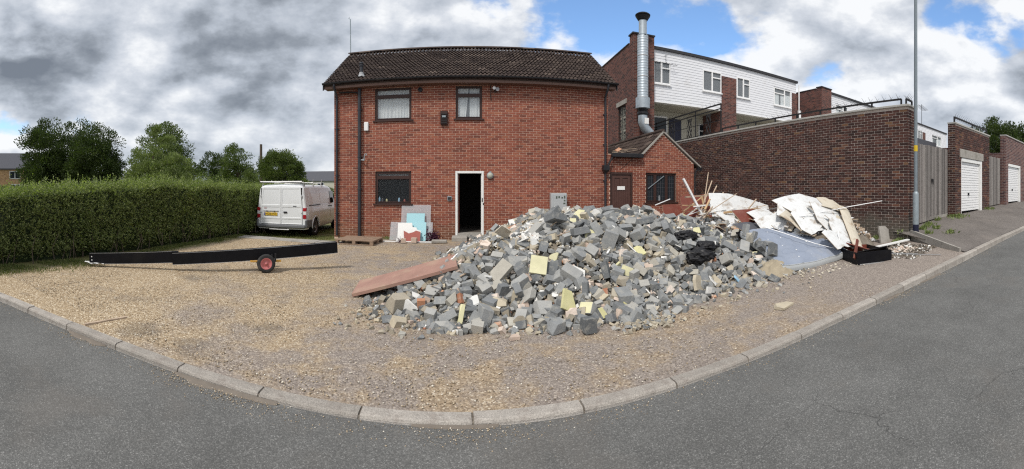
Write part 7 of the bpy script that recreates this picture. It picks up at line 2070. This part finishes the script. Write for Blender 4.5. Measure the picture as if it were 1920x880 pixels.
peri = [(i / 40, 0) for i in range(41)] + [(1, j / 30) for j in range(1, 31)] + [(1 - i / 40, 1) for i in range(1, 41)] + [(0, 1 - j / 30) for j in range(1, 30)]
V = []; Fc = []
for (u, v) in peri:
    p = mp(u, v); out_ = Vector(((u - .5) * .03, (v - .5) * .03, 0))
    for (dz_, o_) in ((-.012, 0), (-.045, .8), (-.09, .9), (-.13, .2)): V.append(p + out_ * o_ + Vector((0, 0, dz_)))
k_ = len(peri)
for i in range(k_):
    for j in range(3): a = i * 4 + j; b2 = ((i + 1) % k_) * 4 + j; Fc.append((a, b2, b2 + 1, a + 1))
mesh('side_band', V, Fc, MAT['cabinet_grey'], t, smooth=True)
b = MB(); b.tube([mp(u, v) + Vector((0, 0, -.012)) for u, v in peri] + [mp(0, 0) + Vector((0, 0, -.012))], .009, 6, cap=False); b.build('piping', MAT['cabinet_grey'], t, smooth=True)
for (u, v) in tuf:
    if u < 1:
        p = mp(u, v); b = MB(); b.lathe(tuple(p), [(.0, .0), (.014, -.002), (.018, -.014)], 8); b.build('tuft', MAT['paper_white'], t)

# black drawer box at the right
bx0 = Vector((6.52, 4.28, 0)); e1 = Vector((.74, -.36, 0)); e2 = Vector((.46, .90, 0)); gz = ground(6.6, 4.3) - .002
t = empty('drawer_box', (6.9, 4.6, gz), 'black open topped drawer box with broken boards at the right end of the waste', 'box')
def slab4(p, q, th, z0, z1, nm, m_):
    d = (q - p).normalized(); s = Vector((-d.y, d.x, 0)) * th; V = []
    for z in (z0, z1): V += [p + Vector((0, 0, z)), q + Vector((0, 0, z)), q + s + Vector((0, 0, z)), p + s + Vector((0, 0, z))]
    return MB().add(V, [(0, 3, 2, 1), (4, 5, 6, 7), (0, 1, 5, 4), (1, 2, 6, 5), (2, 3, 7, 6), (3, 0, 4, 7)]).build(nm, m_, t)
slab4(bx0, bx0 + e1, .022, gz, gz + .25, 'front_panel', MAT['black_paint'])
slab4(bx0 + e1 * 1.002, bx0 + e1 * 1.002 + e2, .022, gz, gz + .24, 'side_panel', MAT['black_paint'])
slab4(bx0 + e2 * .999 - e1 * .004, bx0 - e1 * .004, .022, gz, gz + .24, 'side_panel', MAT['black_paint'])
slab4(bx0 + e1 + e2, bx0 + e2, .022, gz, gz + .24, 'back_panel', MAT['mahogany'])
V = [bx0 + e1 * .02, bx0 + e1 * .98, bx0 + e1 * .98 + e2 * .98, bx0 + e1 * .02 + e2 * .98]
MB().add([v + Vector((0, 0, gz + .02)) for v in V], [(0, 1, 2, 3)]).build('base_panel', MAT['black_paint'], t)
b = MB(); b.bar(bx0 + Vector((.03, -.03, gz + .012)), bx0 + e1 * .72 + Vector((.0, -.03, gz + .012)), .02, .02); tag(b.build('metal_strip', MAT['metal_edge']), 'silver strip lying along the foot of the black drawer box', 'strip')
b = MB(); b.bar((7.05, 4.75, gz + .08), (7.42, 4.10, gz + .24), .30, .018, up=(.5, .2, 1)); tag(b.build('black_board', MAT['black_paint']), 'thin black board sloping off the right side of the drawer box', 'board')
b = MB(); b.bar((7.15, 5.0, gz + .30), (7.45, 4.35, gz + .12), .22, .02, up=(.3, .2, 1)); tag(b.build('brown_board', MAT['mahogany']), 'brown edged board behind the black drawer box', 'board')
b = MB(); b.bar((6.55, 4.38, gz + .12), (6.84, 4.50, gz + .46), .07, .035, up=(0, 1, 0)); tag(b.build('brown_batten', MAT['mahogany']), 'short brown batten leaning out of the black drawer box', 'batten')

# sheets: crumpled, bent and broken boards thrown over the waste core
def sheet(label, x, y, z, w_, h_, rot, material, seed, bend=.05, jag=.08, th=.012, name='plasterboard_sheet', cat='board', nn=12, edge='board_edge'):
    q = random.Random(seed); jag *= .6; Rm = Euler(rot).to_matrix(); V = []; Fc = []; mi = []
    jl = [1 - jag * q.random() for _ in range(nn + 1)]; jr = [jag * q.random() for _ in range(nn + 1)]; jt = [jag * q.random() for _ in range(nn + 1)]; jb = [1 - jag * q.random() for _ in range(nn + 1)]
    for lay in (0, 1):
        for i in range(nn + 1):
            for j in range(nn + 1):
                u = jr[j] + (jl[j] - jr[j]) * i / nn; v = jt[i] + (jb[i] - jt[i]) * j / nn
                p = Vector(((u - .5) * w_, (v - .5) * h_, -bend * ((u - .5) ** 2) * 4 * w_ + .05 * mn.noise((u * 1.1 + seed, v * 1.1, 0)) * min(w_, h_) + .006 * mn.noise((u * 8, v * 8, seed)) - lay * th))
                V.append(Rm @ p + Vector((x, y, z)))
    N1 = nn + 1; o_ = N1 * N1
    for i in range(nn):
        for j in range(nn): k_ = i * N1 + j; Fc.append((k_, k_ + N1, k_ + N1 + 1, k_ + 1)); mi.append(0); Fc.append((o_ + k_, o_ + k_ + 1, o_ + k_ + N1 + 1, o_ + k_ + N1)); mi.append(0)
    for i in range(nn):
        for (a, b2) in ((i * N1, (i + 1) * N1), ((i + 1) * N1 + nn, i * N1 + nn)): Fc.append((a, o_ + a, o_ + b2, b2)); mi.append(1)
        for (a, b2) in ((i + 1, i), (nn * N1 + i, nn * N1 + i + 1)): Fc.append((a, o_ + a, o_ + b2, b2)); mi.append(1)
    return tag(mesh(name, V, Fc, [MAT[material], MAT[edge]], fm=mi), label, cat)

def board(label, x, y, z, w_, h_, rot, material, seed, th=.012, name='plasterboard_sheet', cat='board', cuts=2, rag=1, edge='board_edge', bow=.0, group=None):
    # flat sheet with snapped corners and one torn side
    q = random.Random(seed); pts = []
    cs = [(-.5, -.5), (.5, -.5), (.5, .5), (-.5, .5)]; cutset = q.sample(range(4), min(cuts, 4)); ragset = q.sample(range(4), rag)
    for i in range(4):
        c = Vector(cs[i]); pv = Vector(cs[i - 1]); nx_ = Vector(cs[(i + 1) % 4])
        if i in cutset: pts += [c.lerp(pv, q.uniform(.10, .38)), c.lerp(nx_, q.uniform(.10, .38))]
        else: pts.append(c)
        if i in ragset:
            a_, b_ = pts[-1], nx_
            inn = (Vector((0, 0)) - (a_ + b_) / 2).normalized(); n3 = q.randint(4, 7)
            for k in range(1, n3): pts.append(a_.lerp(b_, (k + q.uniform(-.3, .3)) / n3 * .92) + inn * q.uniform(0, .12))
    pts = [Vector((p.x * w_, p.y * h_)) for p in pts]
    Rm = Euler(rot).to_matrix(); C_ = Vector((x, y, z)); bm = bmesh.new()
    vs = [bm.verts.new((p.x, p.y, 0)) for p in pts]
    f = bm.faces.new(vs)
    for k in range(1, 6):
        co = Vector((-w_ / 2 + w_ * k / 6, 0, 0)); bmesh.ops.bisect_plane(bm, geom=bm.verts[:] + bm.edges[:] + bm.faces[:], plane_co=co, plane_no=(1, 0, 0))
        co = Vector((0, -h_ / 2 + h_ * k / 6, 0)); bmesh.ops.bisect_plane(bm, geom=bm.verts[:] + bm.edges[:] + bm.faces[:], plane_co=co, plane_no=(0, 1, 0))
    bmesh.ops.triangulate(bm, faces=bm.faces)
    r_ = bmesh.ops.extrude_face_region(bm, geom=bm.faces[:]); ev = [g for g in r_['geom'] if isinstance(g, bmesh.types.BMVert)]
    bmesh.ops.translate(bm, vec=(0, 0, -th), verts=ev); bmesh.ops.recalc_face_normals(bm, faces=bm.faces)
    for v in bm.verts:
        v.co.z += -(bow + .03 * w_) * (v.co.x / w_ * 2) ** 2 + .03 * min(w_, 1) * mn.noise(Vector((v.co.x * 1.3, v.co.y * 1.6 + seed, 3))) + .010 * mn.noise(Vector((v.co.x * 2 + seed, v.co.y * 2, 0)))
    bm.verts.index_update(); V = [tuple(Rm @ v.co + C_) for v in bm.verts]; Fc = [tuple(v.index for v in f.verts) for f in bm.faces]; fm = [0 if abs(f.normal.z) > .5 else 1 for f in bm.faces]; bm.free()
    return tag(mesh(name, V, Fc, [MAT[material], MAT[edge]], fm=fm), label, cat, group)
W_ = 'board_white'; CR = 'board_cream'
board('large white board lying over the top of the waste next to the wall', 7.35, 6.35, 1.26, 1.5, 1.0, (.40, -.10, .10), W_, 1)
board('white board with a torn hole edge high on the left shoulder of the waste', 6.85, 6.30, 1.10, 1.1, .8, (.62, -.28, .25), W_, 61, rag=2)
board('broad white board sloping down to the mattress from the top of the waste', 7.0, 5.80, .92, 1.15, .9, (.72, .02, -.08), W_, 2, rag=1)
board('white board overlapping the broad one on its right side', 7.42, 5.62, .92, .95, .9, (.78, .22, -.22), W_, 62)
board('white board on the right slope of the waste above the drawer box', 7.42, 5.22, .62, .95, .8, (.78, .30, -.2), W_, 15, rag=2)
sheet('long cream board curving down into the right end of the drawer box', 7.72, 5.22, .70, .42, 1.45, (.78, .42, -.22), CR, 3, .10, .05)
board('lowest white board hanging over the black drawer box', 6.98, 5.05, .52, .95, .62, (.66, .12, .12), W_, 4, rag=2)
board('stained torn board near the top right of the waste', 7.80, 5.92, 1.24, .75, .5, (.55, .30, -.35), CR, 5, rag=2)
board('stained board bridging the middle of the white waste', 6.62, 6.05, .93, .8, .6, (.62, -.12, .5), CR, 16, rag=2)
board('white board at the far left foot of the white waste', 6.35, 6.45, .86, .8, .6, (.50, -.18, -.3), W_, 6)
board('flat white board with a ragged rim beside the red brown panel', 6.6, 7.1, .98, .75, .5, (.45, -.1, .2), W_, 7, rag=0, cuts=0)
board('long white tapering board leaning on the timber behind the red brown panel', 7.3, 8.7, 1.02, 2.2, .9, (.95, .22, -.1), W_, 8, cuts=2, rag=0)
board('second white board lying under the loose timber', 6.7, 8.2, .80, 1.3, .9, (.5, .1, .3), W_, 9)
board('red brown veneered panel lying tilted in the middle of the waste', 6.30, 7.15, .90, .95, .62, (.68, .05, .10), 'mahogany', 10, name='veneer_panel', cat='panel', rag=0, cuts=1)
board('dark red brown panel standing behind the blocks below the annex window', 5.55, 9.75, 1.0, .6, .36, (1.15, 0, .05), 'mahogany', 11, name='veneer_panel', cat='panel', rag=0, cuts=0)
board('dark panel leaning behind the loose timber', 6.6, 9.9, 1.08, 1.2, .9, (1.1, 0, -.1), 'mahogany', 12, name='veneer_panel', cat='panel', cuts=1)
board('grey slab remnant standing against the tall wall at the far right of the waste', 8.95, 5.02, .38, .36, .52, (1.35, .05, -.2), 'concrete', 13, th=.05, name='concrete_slab', cat='slab', edge='concrete', cuts=1, rag=0)
board('dark grey sheet lying behind the top edge of the mattress', 5.95, 6.75, .74, .9, .5, (.35, 0, .2), 'slate_grey', 14, name='felt_sheet', cat='sheet')
q = random.Random(31)
for i in range(64):
    x, y = q.uniform(5.7, 8.3), q.uniform(5.5, 7.6)
    z = hz(x, y) + q.uniform(.05, .14)
    board('scrap', x, y, z, q.uniform(.15, .42), q.uniform(.10, .28), (q.gauss(.4, .35), q.gauss(0, .3), q.uniform(-1.5, 1.5)), q.choice([W_, W_, CR]), 100 + i, name='plasterboard_scrap', cuts=q.choice([1, 2, 3]), rag=1, group='torn plasterboard scraps in the waste')
for i in range(22):
    x, y = q.uniform(5.6, 8.3), q.uniform(5.6, 9.5); z = hz(x, y) + .12
    board('scrap', x, y, z, q.uniform(.2, .5), q.uniform(.05, .16), (q.gauss(.3, .4), q.gauss(0, .3), q.uniform(-1.5, 1.5)), q.choice(['wood_new', 'mahogany', 'wood_splinter']), 200 + i, name='board_scrap', cuts=1, rag=1, group='brown board scraps in the waste')
def plank(label, p, q_, w_, h_, m_='wood_splinter', name='timber_length', group=None):
    b = MB(); b.bar(p, q_, w_, h_); return tag(b.build(name, MAT[m_]), label, 'timber', group)
plank('thick white painted plank leaning up in front of the annex window', (6.05, 8.9, .80), (5.45, 9.0, 1.88), .085, .05, 'white_upvc')
plank('long thin stick pointing highest from the timber pile', (6.15, 9.1, .95), (6.62, 9.5, 2.10), .025, .02)
plank('second thin stick leaning beside the highest one', (6.0, 9.0, .95), (6.75, 9.5, 1.85), .03, .02)
plank('third thin stick leaning to the right in the timber pile', (5.85, 8.7, .85), (6.85, 9.4, 1.70), .03, .02)
plank('splintered lath leaning lowest over the timber pile', (5.7, 8.4, .85), (7.1, 9.4, 1.50), .035, .025)
plank('horizontal timber across the top of the timber pile', (5.7, 9.3, 1.38), (7.5, 9.8, 1.45), .05, .04)
plank('second horizontal timber under the top one', (6.3, 8.3, .98), (7.9, 8.6, 1.02), .07, .05, 'wood_new')
plank('pale stick slanting over the white tapering board', (6.15, 7.6, .75), (7.35, 8.2, 1.32), .03, .025)
plank('upright new timber prop in the timber pile', (6.35, 9.2, .85), (6.25, 9.3, 1.40), .09, .05, 'wood_new')
plank('white rail slanting down through the timber pile', (7.05, 8.7, .8), (7.25, 9.3, 1.42), .05, .04, 'white_paint')
plank('short upright peg standing in front of the tall wall', (7.2, 8.0, .85), (7.2, 8.0, 1.15), .025, .025)
plank('small white stick low at the heap top in front of the annex door', (4.7, 9.2, 1.18), (5.1, 9.1, 1.34), .03, .02, 'white_upvc')
b = MB(); b.tube([(6.6, 5.9, .98), (8.0, 5.55, 1.16), (8.75, 5.0, 1.30)], .011, 6); tag(b.build('conduit', MAT['white_upvc']), 'thin white conduit reaching right over the white waste towards the lamp post', 'conduit')
b = MB(); b.tube([(6.3, 7.4, 1.02), (8.9, 8.2, 1.10)], .012, 6); tag(b.build('conduit', MAT['metal_edge']), 'thin grey rod lying level along the tall wall behind the waste', 'conduit')
pts = [(5.75, 6.1, .78), (6.0, 5.8, .66), (6.35, 5.25, .46), (6.62, 5.0, .36), (6.85, 4.95, .40), (6.92, 5.05, .60), (6.98, 5.1, .68)]
b = MB(); b.tube(pts, .009, 6); tag(b.build('white_cable', MAT['white_upvc']), 'white cable looping over the blue mattress', 'cable')
q = random.Random(5)
for i in range(34):
    x, y = q.uniform(5.5, 7.6), q.uniform(8.2, 9.9); z = hz(x, y) + q.uniform(.1, .5); a = q.uniform(-1, 1); L = q.uniform(.4, 1.1); el = q.gauss(.25, .3)
    plank('splintered lath in the loose timber pile below the annex', (x - L / 2 * math.cos(a), y - L / 2 * math.sin(a), z - L / 2 * math.sin(el)), (x + L / 2 * math.cos(a), y + L / 2 * math.sin(a), z + L / 2 * math.sin(el)), q.uniform(.02, .05), q.uniform(.012, .03), q.choice(['wood_splinter', 'wood_new', 'wood_splinter', 'white_paint']), group='splintered laths in the timber pile')
def waste_bits(q):
    x, y = q.uniform(5.5, 9.0), q.uniform(5.2, 9.6)
    return (x, y, hz(x, y)) if heap2(x, y) > 0.02 else None
small_bits('waste_scraps', 'board_white', 900, waste_bits, .04, .16, 'small white board scraps all over the waste by the wall', seed=21)
small_bits('waste_scraps', 'wood_splinter', 600, waste_bits, .04, .16, 'small wood scraps all over the waste by the wall', seed=22)
def front_bits(q):
    x = q.uniform(5.2, 8.6); y = 4.75 - (x - 5.2) * .18 + q.gauss(0, .16); return (x, y, ground(x, y))
small_bits('waste_scraps', 'board_cream', 240, front_bits, .015, .06, 'crumbs of plaster on the ground in front of the mattress', seed=23)
def corner_bits(q):
    x = q.uniform(7.4, 8.9); y = q.uniform(3.5, 4.7)
    return (x, y, ground(x, y)) if x < edge_x(y) - .05 else None
small_bits('corner_debris', 'debris_dark', 700, corner_bits, .02, .07, 'dark grit and crumbs in the corner by the wall end', seed=24)
small_bits('corner_debris', 'plaster_pink', 130, lambda q: (lambda x, y: (x, y, ground(x, y)))(q.gauss(8.25, .22), q.gauss(4.2, .12)), .03, .09, 'pinkish plaster crumbs in the corner by the wall end', seed=25)
small_bits('corner_debris', 'plaster_white', 120, corner_bits, .02, .08, 'white crumbs in the corner by the wall end', seed=26)
plank('white painted board lying along the foot of the tall wall end', (7.9, 4.85, .20), (9.1, 4.42, .30), .10, .03, 'white_paint')
plank('long thin silver strip lying on the tarmac near the kerb at the right', (7.6, 4.2, .17), (8.0, 3.1, .17), .02, .012, 'metal_edge', 'metal_strip')
plank('second silver strip lying beside the long one on the tarmac', (7.6, 4.3, .18), (7.9, 3.6, .17), .03, .012, 'metal_edge', 'metal_strip')

# loose pebbles over the yard
def pebbles(name, n_, fx, smin, smax, seed, label):
    q = np.random.default_rng(seed); base = np.array([(1, 0, 0), (-1, 0, 0), (0, 1, 0), (0, -1, 0), (0, 0, .7), (0, 0, -.7)], float)
    F8 = [(0, 2, 4), (2, 1, 4), (1, 3, 4), (3, 0, 4), (2, 0, 5), (1, 2, 5), (3, 1, 5), (0, 3, 5)]
    P_ = fx(q, n_); n_ = len(P_)
    s = smin + (smax - smin) * q.random(n_) ** 3
    an = q.uniform(0, 6.28, n_); ca, sa = np.cos(an), np.sin(an)
    V = base[None] * (s[:, None, None] * q.uniform(.6, 1.2, (n_, 6, 1)))
    Vx = V[:, :, 0] * ca[:, None] - V[:, :, 1] * sa[:, None]; Vy = V[:, :, 0] * sa[:, None] + V[:, :, 1] * ca[:, None]
    V = np.stack([Vx, Vy, V[:, :, 2]], 2) + P_[:, None, :]
    me = bpy.data.meshes.new(name); me.vertices.add(6 * n_); me.vertices.foreach_set('co', V.astype(np.float32).ravel())
    idx = (np.array(F8)[None] + (np.arange(n_) * 6)[:, None, None]).ravel().astype(np.int32)
    me.loops.add(len(idx)); me.loops.foreach_set('vertex_index', idx); me.polygons.add(8 * n_)
    me.polygons.foreach_set('loop_start', np.arange(0, 24 * n_, 3, dtype=np.int32)); me.polygons.foreach_set('loop_total', np.full(8 * n_, 3, dtype=np.int32))
    me.materials.append(MAT['pebble']); me.update(); me.validate()
    o = bpy.data.objects.new(name, me); COL.objects.link(o); return tag(o, label, 'gravel', kind='stuff')
def yard_pts(q, n_):
    x = q.uniform(-7.2, 5.5, n_); y = 2.82 + q.random(n_) ** 1.5 * 8.5
    dens = np.clip(.62 - .11 * x, .22, 1)
    dens *= np.array([.3 + 1.4 * max(0, mn.noise((a * 1.3, b__ * 1.3, 6)) + .35) for a, b__ in zip(x, y)])
    k = (q.random(n_) < dens) & (y > np.array([smooth_kerb_y(v) for v in x]) + .17)
    x, y = x[k], y[k]; return np.stack([x, y, np.array([ground(a, b__) for a, b__ in zip(x, y)]) + .002], 1)
pebbles('gravel', 70000, yard_pts, .003, .014, 3, 'loose golden gravel strewn over the yard')
def road_pts(q, n_):
    x = q.uniform(-7, 10, n_); y = np.array([smooth_kerb_y(v) for v in x]) - .01 - np.abs(q.normal(0, .12, n_))
    return np.stack([x, y, np.array([g0(a) - upstand(a) for a in x]) + .003], 1)
def spot_pts(q, n_):
    c = q.choice(np.array([-2.3, -1.9, -1.6, -3.7, .0, 5.4]), n_); x = c + q.normal(0, .22, n_); y = np.array([smooth_kerb_y(v) for v in x]) - .01 - np.abs(q.normal(0, .10, n_))
    return np.stack([x, y, np.array([g0(a) - upstand(a) for a in x]) + .006], 1)
pebbles('road_grit', 1300, spot_pts, .003, .009, 14, 'patches of gravel spilled over the kerb into the road channel')
pebbles('road_grit', 2600, road_pts, .002, .009, 4, 'grit strewn in the road channel along the kerb')
name_by_place()
for o in COL.objects:
    if len((o.get('label') or '').split()) > 16: print('LONG', o.name, o['label'])
